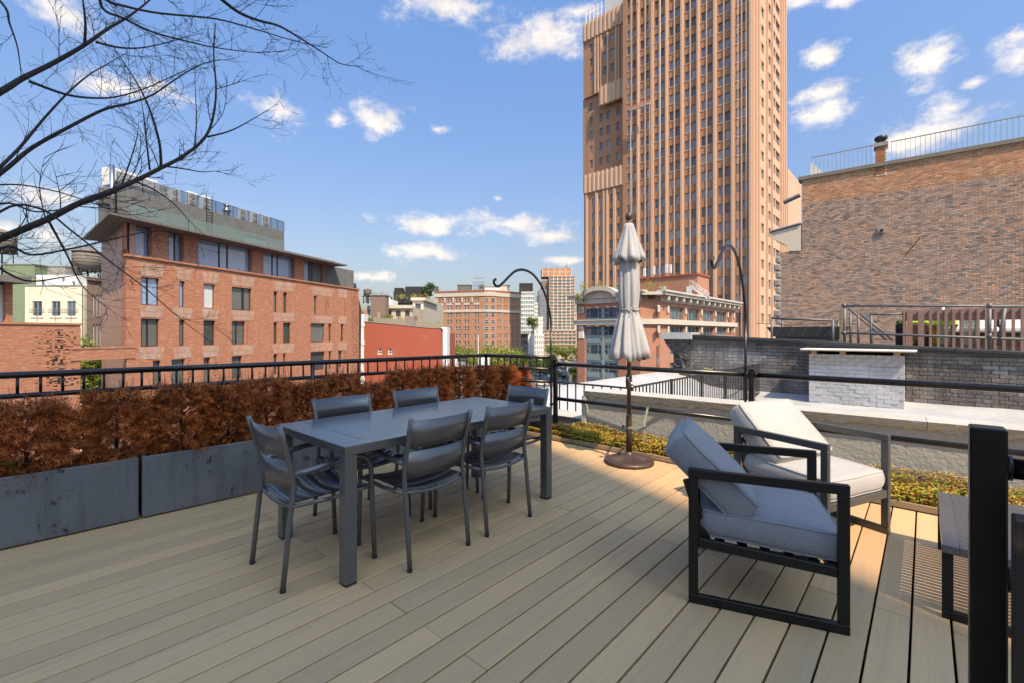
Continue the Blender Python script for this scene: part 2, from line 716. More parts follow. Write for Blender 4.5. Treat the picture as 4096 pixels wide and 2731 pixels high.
def clear_glass(name, tint=(.75, .88, .86), mix=.22):
    """thin see-through sheet: mostly transparent, some mirror"""
    m, t, b = pmat(name)
    setp(b, .04, 0, .6)
    b.inputs['Base Color'].default_value = (*[x * .4 for x in tint], 1)
    tr = NN(t, 'ShaderNodeBsdfTransparent')
    tr.inputs[0].default_value = (*tint, 1)
    mx = NN(t, 'ShaderNodeMixShader')
    o = coord(t, 'World')
    f = noise_t(t, o, .8, 3, .5, .2, .8)
    mr = NN(t, 'ShaderNodeMapRange')
    mr.inputs['To Min'].default_value = mix * .8
    mr.inputs['To Max'].default_value = mix * 1.2
    t.links.new(f, mr.inputs['Value'])
    t.links.new(mr.outputs[0], mx.inputs[0])
    t.links.new(tr.outputs[0], mx.inputs[1])
    t.links.new(b.outputs[0], mx.inputs[2])
    t.links.new(mx.outputs[0], t.nodes['Material Output'].inputs[0])
    return m


deck_mat()
planter_mat()
M('dark_under', (.006, .006, .006), .9, var=.3)
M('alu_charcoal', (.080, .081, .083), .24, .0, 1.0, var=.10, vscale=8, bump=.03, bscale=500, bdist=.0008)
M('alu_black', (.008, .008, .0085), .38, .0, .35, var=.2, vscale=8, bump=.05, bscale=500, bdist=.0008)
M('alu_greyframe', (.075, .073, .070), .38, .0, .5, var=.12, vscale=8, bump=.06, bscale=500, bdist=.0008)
M('rail_black', (.007, .006, .0065), .28, .0, .55, var=.35, vscale=14, col2=(.028, .024, .022), bump=.12, bscale=30, bdist=.002, lo=.5, hi=.8)
M('post_black', (.003, .003, .003), .35, .0, .3, var=.35, vscale=10, col2=(.020, .013, .010), bump=.12, bscale=40, bdist=.002, lo=.55, hi=.85)
M('plastic_black', (.01, .01, .011), .45, var=.2)
M('umbrella_metal', (.095, .058, .044), .42, .25, .5, var=.25, vscale=9, bump=.1, bscale=200, bdist=.001)
M('chrome', (.6, .6, .6), .25, 1., var=.2)
fabric_mat('canvas_white', (.47, .47, .47), (.40, .40, .40))
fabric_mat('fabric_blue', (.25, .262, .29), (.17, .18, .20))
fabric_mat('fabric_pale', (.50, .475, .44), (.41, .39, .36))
M('strap_webbing', (.20, .21, .15), .85, var=.3, vscale=40, bump=.3, bscale=300, bdist=.001)
M('soil', (.035, .024, .017), .95, var=.5, vscale=30, bump=.8, bscale=40, bdist=.02)
M('edging_wood', (.36, .26, .16), .8, var=.35, vscale=4, stretch=(1, 14, 14), bump=.3, bscale=20, bdist=.003)
M('render_grey', (.40, .41, .375), .75, var=.12, vscale=1.5, bump=.55, bscale=26, bdist=.01, kind='World')
M('coping_grey', (.50, .495, .45), .8, var=.25, vscale=3, col2=(.40, .385, .34), bump=.5, bscale=14, bdist=.02, kind='World')
M('bark', (.030, .024, .021), .8, var=.45, vscale=20, bump=.5, bscale=60, bdist=.004)
M('twig', (.032, .026, .024), .75, var=.35, vscale=12)
tint_mat('dead_needles', .8, .25, trans=.15)
tint_mat('sedum', .6, .4, trans=.25)
tint_mat('leaf', .6, .35, trans=.3)
tint_mat('brick_tint', .88, .25, bump=.4, bscale=30)
# ================================================================== TERRACE
ZS = -17.0                                             # street level below the deck
# ---- deck
base = MB()
base.box(-5.2, 6.0, -1.55, 4.63, -.30, -.075)
for k in range(13):
    base.box(-4.6, 5.9, -1.2 + k * .45, -1.155 + k * .45, -.075, -.0275)
deck = base.build('deck', MAT['dark_under'])
tag(deck, kind='structure')
bm_ = MB().cbox((0, 0, -.0125), (.0645, .5, .0125), .0022).mesh('board', MAT['composite_board'])
PITCH = .1384
for k in range(-33, 32):
    cx = -.393 + k * PITCH
    joints = [2.86, -.62] if k % 2 == 0 else [1.28, -2.4]
    if k in (-25,):
        joints = [1.02]
    ys = [-1.5] + sorted(j for j in joints if j > -1.4) + [4.60]
    for a, b in zip(ys, ys[1:]):
        g = .0012 if RN.random() < .7 else .003
        o = ob('board', bm_, deck, (cx, (a + b) / 2, RN.uniform(-.0008, .0008)), 0, (1, b - a - 2 * g, 1))

# ---- planters along the street edge
PD = Vector((.0408, 1)).normalized()
prz = -math.atan2(.0408, 1)
PLY = [(-1.30, .625), (.64, 2.56), (2.575, 4.95)]
PLAB = ['dark grey concrete planter box with the green weed, next to the bare tree',
        'dark grey concrete planter box behind the head of the dining table',
        'dark grey concrete planter box behind the dining table, ending at the sedum bed']
for (a, b), lb in zip(PLY, PLAB):
    L = b - a
    t = thing('planter', lb, 'planter', (-4.227 + .0408 * a, a, 0), prz, 'concrete planters below the railing')
    w = MB()
    w.cbox((-.014, L / 2, .23), (.014, L / 2 - .002, .22), .005)
    w.build('front_panel', MAT['fibre_concrete'], t)
    w = MB()
    w.cbox((-.456, L / 2, .23), (.014, L / 2 - .002, .22), .005)
    w.build('back_panel', MAT['fibre_concrete'], t)
    for e in (.016, L - .016):
        MB().cbox((-.235, e, .2295), (.206, .014, .2195), .004).build('end_panel', MAT['fibre_concrete'], t)
    w = MB()
    w.box(-.44, -.03, .031, L - .031, .02, .37)
    w.build('soil', MAT['soil'], t)


# ---- dead hedge
def needle_spray(mb, p, d, ln, rnd, tone):
    """a flat dead sprig: bent stalk with short needles to both sides"""
    d = d.normalized()
    a = Vector((rnd.uniform(-1, 1), rnd.uniform(-1, 1), rnd.uniform(-.4, 1)))
    x = d.cross(a)
    if x.length < 1e-3:
        return
    x.normalize()
    n = 6
    q = p.copy()
    dd = d.copy()
    for i in range(n):
        st = ln / n
        q2 = q + dd * st
        for sg in (-1, 1):
            w = ln * rnd.uniform(.28, .46) * (1 - .5 * i / n)
            tip = q + (dd * .75 + x * sg * .9 + Vector((0, 0, rnd.uniform(-.5, .3)))) * w
            sd = dd * .0030
            b = len(mb.v)
            mb.v += [tuple(q - sd), tuple(q + sd * 2.2), tuple(tip)]
            mb.face((b, b + 1, b + 2), 0)
            k = tone * rnd.uniform(.65, 1.35)
            mb.c += [(.46 * k, .105 * k, .026 * k)] * 2 + [(.86 * k, .31 * k, .095 * k)]
        q = q2
        dd = (dd + Vector((rnd.uniform(-.25, .25), rnd.uniform(-.25, .25), rnd.uniform(-.3, .15)))).normalized()


def shrub_meshes(seed, rx, ry, h, count):
    rnd = random.Random(seed)
    stem = MB()
    fol = MB()
    fol.c = []
    lim = []
    stem.tube([(0, 0, 0), (.01, .015, h * .5), (0, 0, h * .9)], [.013, .010, .004], 6)
    for i in range(26):
        z = h * rnd.uniform(.02, .75)
        w = rnd.uniform(0, 2 * pi)
        e = Vector((cos(w) * rx * .8, sin(w) * ry * .8, z + rnd.uniform(.02, .22)))
        s0 = Vector((0, 0, z))
        mid = (s0 + e) / 2 + Vector((0, 0, -.02))
        stem.tube([s0, mid, e], [.005, .0035, .0015], 4)
        lim.append((s0, mid, e))
    for i in range(count):
        z = rnd.random() ** .85
        w = rnd.uniform(0, 2 * pi)
        lump = .80 + .34 * noise.noise(Vector((cos(w) * 1.6 + seed, sin(w) * 1.6, z * 3.2)))
        prof = (1.0 - .30 * max(0, z - .6) / .4) * (.86 + .14 * min(1, z * 5))
        q = math.sqrt(rnd.uniform(.18, 1.0)) * lump * prof
        p = Vector((cos(w) * rx * q, sin(w) * ry * q, h * z * (.93 + .13 * lump)))
        # open holes in the crown
        if noise.noise(p * 7 + Vector((seed * 3.1, 0, 0))) > .22 and rnd.random() < .88:
            continue
        d = Vector((cos(w), sin(w), rnd.uniform(-.25, .75)))
        depth = .55 + .5 * q
        needle_spray(fol, p, d + Vector((rnd.uniform(-.6, .6), rnd.uniform(-.6, .6), rnd.uniform(-.3, .4))), rnd.uniform(.055, .115), rnd, rnd.uniform(.35, 1.45))
    for i in range(60):                                  # bare twigs standing out of the top
        w = rnd.uniform(0, 2 * pi)
        q = rnd.uniform(.1, .95)
        p = Vector((cos(w) * rx * q, sin(w) * ry * q, h * rnd.uniform(.75, .98)))
        e = p + Vector((rnd.uniform(-.05, .05), rnd.uniform(-.05, .05), rnd.uniform(.08, .20)))
        m_ = (p + e) / 2 + Vector((rnd.uniform(-.015, .015), rnd.uniform(-.015, .015), 0))
        stem.tube([p, m_, e], [.0022, .0016, .0008], 3)
    return stem.mesh('stem', MAT['twig']), fol.mesh('foliage', MAT['dead_needles'])


SHV = [shrub_meshes(3 + i, rx, ry, h, 1900) for i, (rx, ry, h) in enumerate([(.225, .23, .52), (.205, .195, .55), (.23, .25, .53), (.21, .19, .50)])]
SHY = [(-.38, 0, .97), (.08, 2, .93), (.53, 1, .95), (.93, 0, 1.04), (1.24, 3, 1.05), (1.56, 1, .97), (1.90, 0, .94), (2.26, 2, 1.0), (2.60, 3, .85),
       (2.96, 0, 1.04), (3.36, 2, 1.03), (3.76, 1, .98), (4.16, 0, 1.0), (4.52, 2, .96), (4.80, 3, .98)]
for i, (y, vi, hz) in enumerate(SHY):
    lb = 'rust brown dried-up evergreen shrub of the hedge in the concrete planters'
    gp = 'dried-up shrubs of the planter hedge'
    if i == len(SHY) - 1:
        lb, gp = 'orange dried-up evergreen shrub glowing in the sun at the railing corner', None
    t = thing('dead_shrub', lb, 'shrub', (-4.45 + .0408 * y, y, .365), RN.uniform(0, 6), gp)
    t.scale = (1, 1, hz)
    ob('stem', SHV[vi][0], t)
    ob('foliage', SHV[vi][1], t)

# a green weed leaf and a dry grass stalk in the planters
w = MB()
w.c = []
for k in range(9):
    a = 2 * pi * k / 9
    p = Vector((0, 0, .05))
    d = Vector((cos(a), sin(a), .35))
    x = Vector((-sin(a), cos(a), 0)) * .012
    pts = [p, p + d * .035 + x, p + d * .085, p + d * .035 - x]
    w.poly(pts)
    w.c += [(.07, .22, .03), (.09, .30, .04), (.12, .34, .05), (.08, .25, .035)]
w.tube([(0, 0, -.05), (0, 0, .05)], .003, 5)
w.c += [(.08, .2, .04)] * (len(w.v) - len(w.c))
tag(w.build('weed', MAT['leaf'], None, (-4.30, .00, .46)), 'small bright green weed sprouting among the brown shrubs', 'weed')
w = MB()
for k in range(5):
    e = Vector((.03 * k - .04, .10 + .03 * k, .22 + .02 * k))
    w.tube([(0, 0, 0), (e.x * .3, e.y * .3, e.z * .7), tuple(e)], [.0025, .002, .0008], 4)
tag(w.build('grass_tuft', M('dry_straw', (.42, .36, .17), .8, var=.3), None, (-4.17, 3.15, .46)), 'pale dry grass stalks leaning out of the planter behind the table', 'grass')


# ---- street railing (left) with its short angled return
def RL(y):
    return -5.046 + .0796 * (y + .05)


rl = thing('street_railing', 'black tubular railing with a ladder of short balusters behind the brown hedge', 'railing', (RL(1.5), 1.5, 0))


def sub(pts, o):
    return [Vector(p) - Vector(o) for p in pts]


O = rl.location.copy()
CX, CY = RL(4.6), 4.6
EX, EY = -3.665, 4.80
for z, r in ((1.035, .0255), (.878, .0205), (.71, .019)):
    pts = [(RL(-1.5), -1.5, z), (CX, CY, z)]
    MB().tube(sub(pts, O), r, 12).build('rail', MAT['rail_black'], rl)
    pts = [(CX, CY, z), (EX, EY, z)]
    MB().tube(sub(pts, O), r, 12).build('rail', MAT['rail_black'], rl)
MB().tube(sub([(EX, EY, 1.035), (EX + .012, EY, 1.02), (EX + .016, EY, .99), (EX + .016, EY, .73), (EX + .01, EY, .712), (EX, EY, .70)], O), .0175, 10).build('end_bar', MAT['rail_black'], rl)
y = -1.29
bl = MB().tube([(0, 0, .878), (0, 0, 1.035)], .0095, 8).mesh('baluster', MAT['rail_black'])
while y < 4.55:
    if abs(y - 2.18) > .04:
        ob('baluster', bl, rl, (RL(y) - O.x, y - O.y, 0))
    y += .1205
for k in range(1, 10):
    f = k / 10
    ob('baluster', bl, rl, (CX + (EX - CX) * f - O.x, CY + (EY - CY) * f - O.y, 0))
pm = MB().tube([(0, 0, -.28), (0, 0, 1.04)], .022, 10).mesh('post', MAT['rail_black'])
for y in (-1.0, 2.18, 4.6):
    ob('post', pm, rl, (RL(y) - O.x, y - O.y, 0))

# ---- garden-side railing with square posts
RY = 4.82
rr = thing('side_railing', 'black two-rail railing running past the umbrella along the sedum bed', 'railing', (-3.6, RY, 0))
for z, r in ((.948, .0265), (.497, .0228)):
    MB().tube([(0, 0, z), (2.33, 0, z)], r, 12).build('rail', MAT['rail_black'], rr)
    MB().tube([(2.39, 0, z), (6.6, 0, z)], r, 12).build('rail', MAT['rail_black'], rr)
pm = MB().cbox((0, 0, .47), (.024, .024, .54), .003).mesh('post', MAT['rail_black'])
for x in (0, 2.36, 6.6):
    ob('post', pm, rr, (x, 0, 0))
for x in (.035, 2.322, 2.402):
    for z, r in ((.948, .031), (.497, .027)):
        MB().tube([(x - .008, 0, z), (x + .008, 0, z)], r, 12).build('weld_collar', MAT['rail_black'], rr)


# ---- tall plant hooks clamped to the posts
def hook(x, y, label, s):
    t = thing('plant_hook', label, 'plant hook', (x, y, 0), 0, 'tall hooks on the railing posts')
    pts = [(0, 0, .12), (0, 0, 1.0), (0, 0, 1.45)]
    for q, z in [(.03, 1.62), (.10, 1.80), (.22, 1.97), (.38, 2.085), (.55, 2.12), (.70, 2.09), (.82, 2.01), (.92, 1.93), (.985, 1.888), (1.035, 1.885), (1.07, 1.915), (1.065, 1.95), (1.03, 1.96)]:
        pts.append((0, -q * s, z))
    MB().tube(pts[:3], .0125, 8).build('pole', MAT['rail_black'], t)
    fine = []
    P4 = [Vector(p) for p in [pts[1]] + pts[2:] + [pts[-1]]]
    for i in range(1, len(P4) - 2):
        for k in range(4):
            f = k / 4
            p0, p1, p2, p3 = P4[i - 1], P4[i], P4[i + 1], P4[i + 2]
            fine.append(.5 * ((2 * p1) + (p2 - p0) * f + (2 * p0 - 5 * p1 + 4 * p2 - p3) * f * f + (3 * p1 - p0 - 3 * p2 + p3) * f ** 3))
    m = MB()
    m.tube(fine, .0165, 10, flat=.7)
    m.build('crook', MAT['rail_black'], t)
    for z in (.42, .92):
        MB().cbox((0, .018, z), (.018, .03, .012), .002).build('clamp', MAT['rail_black'], t)
    return t


hook(-3.645, RY - .038, 'tall black shepherd hook rising where the street railing meets the side railing', 1.0)
hook(-1.285, RY - .038, 'tall black shepherd hook on the post behind the pale cushioned armchair', .88)

# ---- stair gate at the right
t = thing('gate', 'thick black steel gate post with stub rails beside the slatted low table', 'gate', (.094, 1.33, 0))
MB().cbox((0, 0, .578), (.0265, .0265, .575), .003).build('post', MAT['post_black'], t)
MB().cbox((0, 0, .006), (.05, .05, .006), .002).build('base_plate', MAT['post_black'], t)
for z in (1.075, .855):
    MB().tube([(.024, 0, z), (1.5, 0, z)], .0205, 12).build('rail', MAT['post_black'], t)
    MB().tube([(.025, 0, z), (.034, 0, z)], .025, 12).build('weld_collar', MAT['post_black'], t)
t2 = thing('latch_post', 'short black square steel post with rubbed edges beside the gate', 'post', (.137, 1.19, 0))
MB().cbox((0, 0, .51), (.022, .022, .51), .003).build('post', M('post_mottled', (.016, .012, .011), .4, var=.3, vscale=16, col2=(.11, .06, .035), lo=.55, hi=.8), t2)  # black with random brown mottling
MB().cbox((0, 0, .006), (.045, .045, .006), .002).build('base_plate', MAT['post_black'], t2)

# ---- dining table 1.8 x 0.9
tb = thing('dining_table', 'long charcoal aluminium dining table with a finely slatted top', 'table', (-2.715, 2.085, 0))
for sx in (-1, 1):
    MB().cbox((sx * (.453 - .045), 0, .720), (.045, .90, .025), .003).build('top_frame', MAT['alu_charcoal'], tb)
for sy in (-1, 1):
    MB().cbox((0, sy * (.90 - .075), .7198), (.3625, .075, .0248), .003).build('top_frame', MAT['alu_charcoal'], tb)
n = 13
sw = .722 / n
sm_ = MB().cbox((0, 0, 0), (sw / 2 - .0016, .748, .008), .0012).mesh('slat', MAT['alu_charcoal'])
for k in range(n):
    ob('slat', sm_, tb, (-.361 + sw * (k + .5), 0, .7365))
for sy in (-.3, .3):
    MB().box(-.36, .36, sy - .02, sy + .02, .702, .727).build('crossbar', MAT['alu_charcoal'], tb)
lm = MB().cbox((0, 0, .352), (.035, .035, .343), .004).mesh('leg', MAT['alu_charcoal'])
fm = MB().cbox((0, 0, .0045), (.0335, .0335, .0045), .001).mesh('foot_cap', MAT['plastic_black'])
for sx in (-1, 1):
    for sy in (-1, 1):
        l = ob('leg', lm, tb, (sx * .4165, sy * .8635, 0))
        ob('foot_cap', fm, l)


# ---- dining chairs
def make_chair():
    t = thing('dining_chair', 'x', 'chair')
    mt = MAT['alu_charcoal']
    for s in (-1, 1):
        m = MB()
        m.tube([(s * .222, -.255, .01), (s * .221, -.236, .20), (s * .220, -.215, .40), (s * .220, -.203, .47), (s * .220, -.198, .53), (s * .220, -.203, .585),
                (s * .221, -.220, .66), (s * .223, -.252, .78), (s * .225, -.272, .862)], [.0145] * 5 + [.0155] * 4, 10)
        m.build('back_leg', mt, t)
        m = MB()
        pts = [(s * .247, .262, .01), (s * .247, .248, .30), (s * .247, .240, .52)]
        for k in range(1, 7):
            a = k / 6 * pi / 2
            pts.append((s * (.247 - .004 * k / 6), .238 - .085 * (1 - cos(a)), .545 + .085 * sin(a)))
        pts += [(s * .243, .06, .628), (s * .240, -.06, .615), (s * .231, -.15, .603), (s * .222, -.203, .600)]
        m.tube(pts, [.0145] * 9 + [.0165] * (len(pts) - 10) + [.013], 10)
        m.build('front_leg', mt, t)
        for y in (-.255, .262):
            MB().tube([(s * (.222 if y < 0 else .247), y, .0), (s * (.222 if y < 0 else .247), y, .014)], .0155, 10).build('foot_cap', MAT['plastic_black'], t)
        # curved side rail of the seat
        m = MB()
        m.tube([(s * .224, -.21, .432), (s * .236, 0, .425), (s * .238, .19, .434), (s * .243, .238, .440)], .012, 8)
        m.build('seat_rail', mt, t)
    for y, zz in ((-.205, .425), (.222, .432)):
        m = MB()
        pts = []
        for k in range(9):
            x = -.22 + .44 * k / 8
            pts.append((x, y, zz + .028 * ((x / .22) ** 2) - .018))
        m.tube(pts, .011, 8)
        m.build('seat_rail', mt, t)
    ys = [-.20, -.105, -.012, .082, .215]
    for y0, y1 in zip(ys, ys[1:]):
        m = MB()
        nx = 10
        for lay, zo in ((0, 0), (1, -.006)):
            for k in range(nx + 1):
                x = -.216 + .432 * k / nx
                z = .446 + .026 * ((x / .216) ** 2) - .020 + zo
                for y in (y0 + .005, y1 - .005):
                    dz = -.012 * max(0, (y - .12) / .1) if y > .12 else 0
                    m.v.append((x, y, z + dz))
        for k in range(nx):
            a = 2 * k
            m.face((a, a + 2, a + 3, a + 1), 0, True)
            b = a + 2 * (nx + 1)
            m.face((b, b + 1, b + 3, b + 2), 0, True)
            m.face((a, b, b + 2, a + 2), 0)
            m.face((a + 1, a + 3, b + 3, b + 1), 0)
        m.build('seat_slat', mt, t)
    for z0, z1 in ((.690, .853), (.512, .668)):
        m = MB()
        nx = 12
        for zo in (0, 1):
            for k in range(nx + 1):
                x = -.214 + .428 * k / nx
                cv = .040 * (1 - (x / .214) ** 2)
                for z in (z0, z1):
                    yb = -.203 - (z - .585) * .25 if z > .585 else -.200
                    m.v.append((x, yb - cv + .004 + zo * .005, z))
        for k in range(nx):
            a = 2 * k
            m.face((a, a + 2, a + 3, a + 1), 0, True)
            b = a + 2 * (nx + 1)
            m.face((b, b + 1, b + 3, b + 2), 0, True)
            m.face((a, b, b + 2, a + 2), 0)
            m.face((a + 1, a + 3, b + 3, b + 1), 0)
        m.build('back_panel', mt, t)
    return t


CH = [(-2.69, 1.205, 0, 'charcoal dining chair with arms at the planter-side head of the table, away from the umbrella'),
      (-2.405, 1.735, pi / 2, 'charcoal dining chair on the open deck side of the table, nearer the head without umbrella'),
      (-2.405, 2.345, pi / 2, 'charcoal dining chair on the open deck side of the table, nearer the sedum bed'),
      (-2.70, 2.925, pi, 'charcoal dining chair at the head of the table by the sedum bed'),
      (-3.085, 1.735, -pi / 2, 'charcoal dining chair on the hedge side of the table, farther from the sedum bed'),
      (-3.065, 2.41, -pi / 2, 'charcoal dining chair on the hedge side of the table, nearer the sedum bed')]
ch0 = make_chair()
for i, (x, y, a, lb) in enumerate(CH):
    c = ch0 if i == 0 else copy_tree(ch0)
    c.location = (x, y, 0)
    c.rotation_euler.z = a
    tag(c, lb, 'chair', 'dining chairs around the table')


# ---- cushions
def cushion_mesh(sx, sy, sz, crown, mat_, seed=1, corner=.045, n=22):
    """boxed cushion with soft crown; size along x, y, z"""
    mb = MB()
    rnd = random.Random(seed)
    ph = rnd.uniform(0, 9)

    def P(a, b, top):
        x, y = a * sx / 2, b * sy / 2
        ea = 1 - abs(a) ** 3
        eb = 1 - abs(b) ** 3
        z = crown * (max(ea, 0) * max(eb, 0)) ** .5
        z += .006 * noise.noise(Vector((x * 7 + ph, y * 7, top * 3.3)))
        # corners pulled in a little
        k = (abs(a) * abs(b)) ** 6
        x *= 1 - .035 * k
        y *= 1 - .035 * k
        return x, y, (sz / 2 + z) if top else (-sz / 2 - z * .6)
    idx = {}
    for top in (0, 1):
        for i in range(n + 1):
            for j in range(n + 1):
                idx[top, i, j] = len(mb.v)
                mb.v.append(P(-1 + 2 * i / n, -1 + 2 * j / n, top))
        for i in range(n):
            for j in range(n):
                q = (idx[top, i, j], idx[top, i + 1, j], idx[top, i + 1, j + 1], idx[top, i, j + 1])
                mb.face(q if top else q[::-1], 0, True)
    ring = [(i, 0) for i in range(n)] + [(n, j) for j in range(n)] + [(n - i, n) for i in range(n)] + [(0, n - j) for j in range(n)]
    lev = 5
    rows = []
    for l in range(1, lev):
        f = l / lev
        row = []
        for i, j in ring:
            a = mb.v[idx[0, i, j]]
            b = mb.v[idx[1, i, j]]
            bulge = .012 * sin(pi * f)
            cx = a[0] + (b[0] - a[0]) * f
            cy = a[1] + (b[1] - a[1]) * f
            nx_ = (1 if i == n else -1 if i == 0 else 0)
            ny_ = (1 if j == n else -1 if j == 0 else 0)
            row.append(len(mb.v))
            mb.v.append((cx + nx_ * bulge, cy + ny_ * bulge, a[2] + (b[2] - a[2]) * f))
        rows.append(row)
    rows = [[idx[0, i, j] for i, j in ring]] + rows + [[idx[1, i, j] for i, j in ring]]
    R_ = len(ring)
    for l in range(len(rows) - 1):
        for k in range(R_):
            mb.face((rows[l][k], rows[l][(k + 1) % R_], rows[l + 1][(k + 1) % R_], rows[l + 1][k]), 0, True)
    me = mb.mesh('cushion', mat_)
    pp = MB()
    for r_ in (rows[0], rows[-1]):
        pts = [mb.v[i] for i in r_]
        pp.tube(pts + [pts[0]], .0042, 6, caps=False)
    return me, pp.mesh('piping', mat_)


def lounge(label, x, y, az, fabric, metal, slide=0.0, tilt=rad(38), seed=1):
    """frame armchair facing local +X"""
    t = thing('lounge_chair', label, 'armchair', (x, y, 0), az, 'frame armchairs with cushions')
    f = MAT[metal]
    hw, hl, ht = .325, .335, .668
    for s in (-1, 1):
        yy = s * hw
        m = MB()
        m.bar((-hl, yy, ht - .0225), (hl, yy, ht - .0225), .030, .045, ext=.0)
        m.build('armrest', f, t)
        m = MB()
        m.bar((-hl, yy, .0225), (hl, yy, .0225), .030, .045)
        m.build('floor_runner', f, t)
        for sx in (-1, 1):
            MB().cbox((sx * (hl - .0225), yy, ht / 2), (.0225, .0148, ht / 2 - .0455), .003).build('leg', f, t)
        MB().bar((-hl + .045, yy - s * .002, .305), (hl - .045, yy - s * .002, .270), .026, .045).build('seat_rail', f, t)
        MB().bar((-.245, s * .285, .29), (-.345, s * .285, .60), .026, .04, up=(1, 0, 0)).build('back_post', f, t)
    for xx, z in ((-.285, .298), (.275, .274)):
        MB().bar((xx, -hw + .016, z), (xx, hw - .016, z), .03, .04).build('seat_crossbar', f, t)
    MB().bar((hl - .02, -hw + .016, .272), (hl - .02, hw - .016, .272), .03, .05).build('front_rail', f, t)
    for k in range(5):
        xx = -.19 + .1 * k
        MB().bar((xx, -hw + .016, .300 - .035 * (k + 1) / 6 + .012), (xx, hw - .016, .300 - .035 * (k + 1) / 6 + .012), .045, .010).build('seat_slat', f, t)
    for k in range(3):
        fz = .12 + .36 * k
        px, pz = -.245 - .1 * fz, .29 + .31 * fz
        MB().bar((px, -.285, pz), (px, .285, pz), .012, .045).build('back_slat', f, t)
    MB().bar((-hl + .02, -hw + .015, ht - .0215), (-hl + .02, hw - .015, ht - .0215), .03, .04).build('back_rail', f, t)
    cm, cp = cushion_mesh(.60, .595, .120, .014, MAT[fabric], seed)
    c = ob('seat_cushion', cm, t, (.020, 0, .381))
    c.rotation_euler = (0, rad(3), 0)
    ob('piping', cp, c)
    bm2, bp = cushion_mesh(.47, .585, .135, .026, MAT[fabric], seed + 5)
    b = ob('back_cushion', bm2, t, (-.235 + slide, .0, .612))
    b.rotation_euler = (0, pi / 2 - tilt, 0)
    ob('piping', bp, b)
    z_ = MB()
    z_.tube([(0, 0, 0), (0, .004, -.03)], .003, 6)
    zz = z_.build('zip_pull', MAT['chrome'], b, (.232, -.275, .05))
    return t


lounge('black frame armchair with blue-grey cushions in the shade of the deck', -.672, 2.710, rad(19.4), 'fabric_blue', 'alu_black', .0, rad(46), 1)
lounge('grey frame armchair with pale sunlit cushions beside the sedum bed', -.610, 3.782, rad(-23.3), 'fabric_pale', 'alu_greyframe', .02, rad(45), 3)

# ---- low slatted table
lt = thing('low_table', 'low charcoal slatted table on two loop legs beside the gate post', 'table', (.375, 3.435, 0))
hx, hy, zt = .315, .485, .352
for s in (-1, 1):
    MB().cbox((s * (hx - .03), 0, zt - .02), (.03, hy, .02), .002).build('top_frame', MAT['alu_charcoal'], lt)
    MB().cbox((0, s * (hy - .03), zt - .0202), (hx - .0605, .03, .0198), .002).build('top_frame', MAT['alu_charcoal'], lt)
    # each end a loop: two legs and a runner
    for sx in (-1, 1):
        MB().cbox((sx * (hx - .02), s * (hy - .025), .176), (.02, .0148, .135), .002).build('leg', MAT['alu_black'], lt)
    MB().cbox((0, s * (hy - .025), .0205), (hx, .015, .0195), .002).build('floor_runner', MAT['alu_black'], lt)
n = 21
st = (2 * hy - .12) / n
sm_ = MB().cbox((0, 0, 0), (hx - .0605, st / 2 - .0035, .0025), .0008).mesh('slat', MAT['alu_charcoal'])
for k in range(n):
    ob('slat', sm_, lt, (0, -hy + .06 + st * (k + .5), zt - .004))

# ---- closed parasol
UX, UY = -2.285, 4.335
pu = thing('parasol', 'closed off-white garden parasol tied in the middle on a brown fluted base', 'parasol', (UX, UY, 0))
m = MB()


def flute(w, r, z):
    if .075 < r < .205:
        return r, z - .011 * abs(sin(w * 16)) * min(1, (r - .075) / .03)
    if r > .225 and .012 < z < .035:
        return r - .004 * (1 if int(w / (2 * pi) * 192) % 2 else 0), z
    return r, z


m.lathe([(.235, .0), (.253, .010), (.254, .024), (.246, .036), (.225, .044), (.205, .048), (.19, .054), (.16, .061), (.12, .071), (.08, .083), (.05, .094), (.036, .10), (.034, .12)], 192, fn=flute)
m.build('base', MAT['umbrella_metal'], pu)
MB().lathe([(.030, .105), (.030, .50), (.028, .508), (.024, .51)], 20).build('sleeve', MAT['umbrella_metal'], pu)
for z, a in ((.16, -2.3), (.375, -2.3)):
    k = MB()
    p = Vector((cos(a) * .028, sin(a) * .028, z))
    q = Vector((cos(a) * .055, sin(a) * .055, z))
    k.tube([p, q], .007, 8)
    q2 = Vector((cos(a) * .068, sin(a) * .068, z))
    k.tube([q, q2], [.021, .019], 14)
    k.build('clamp_knob', MAT['umbrella_metal'], pu)
MB().lathe([(.021, .50), (.021, 2.44)], 18).build('pole', MAT['umbrella_metal'], pu)
cr = MB().lathe([(.024, .775), (.032, .79), (.034, .85), (.032, .905), (.026, .925), (.024, .93)], 18).build('crank_housing', MAT['umbrella_metal'], pu)
k = MB()
p0 = Vector((.012, -.032, .885))
k.tube([p0, p0 + Vector((.0, -.03, 0))], .013, 12)
k.tube([p0 + Vector((0, -.03, 0)), p0 + Vector((.05, -.034, -.045)), p0 + Vector((.075, -.036, -.075))], .006, 8)
k.tube([p0 + Vector((.075, -.036, -.075)), p0 + Vector((.075, -.075, -.078))], .008, 8)
k.build('crank_handle', MAT['chrome'], cr)


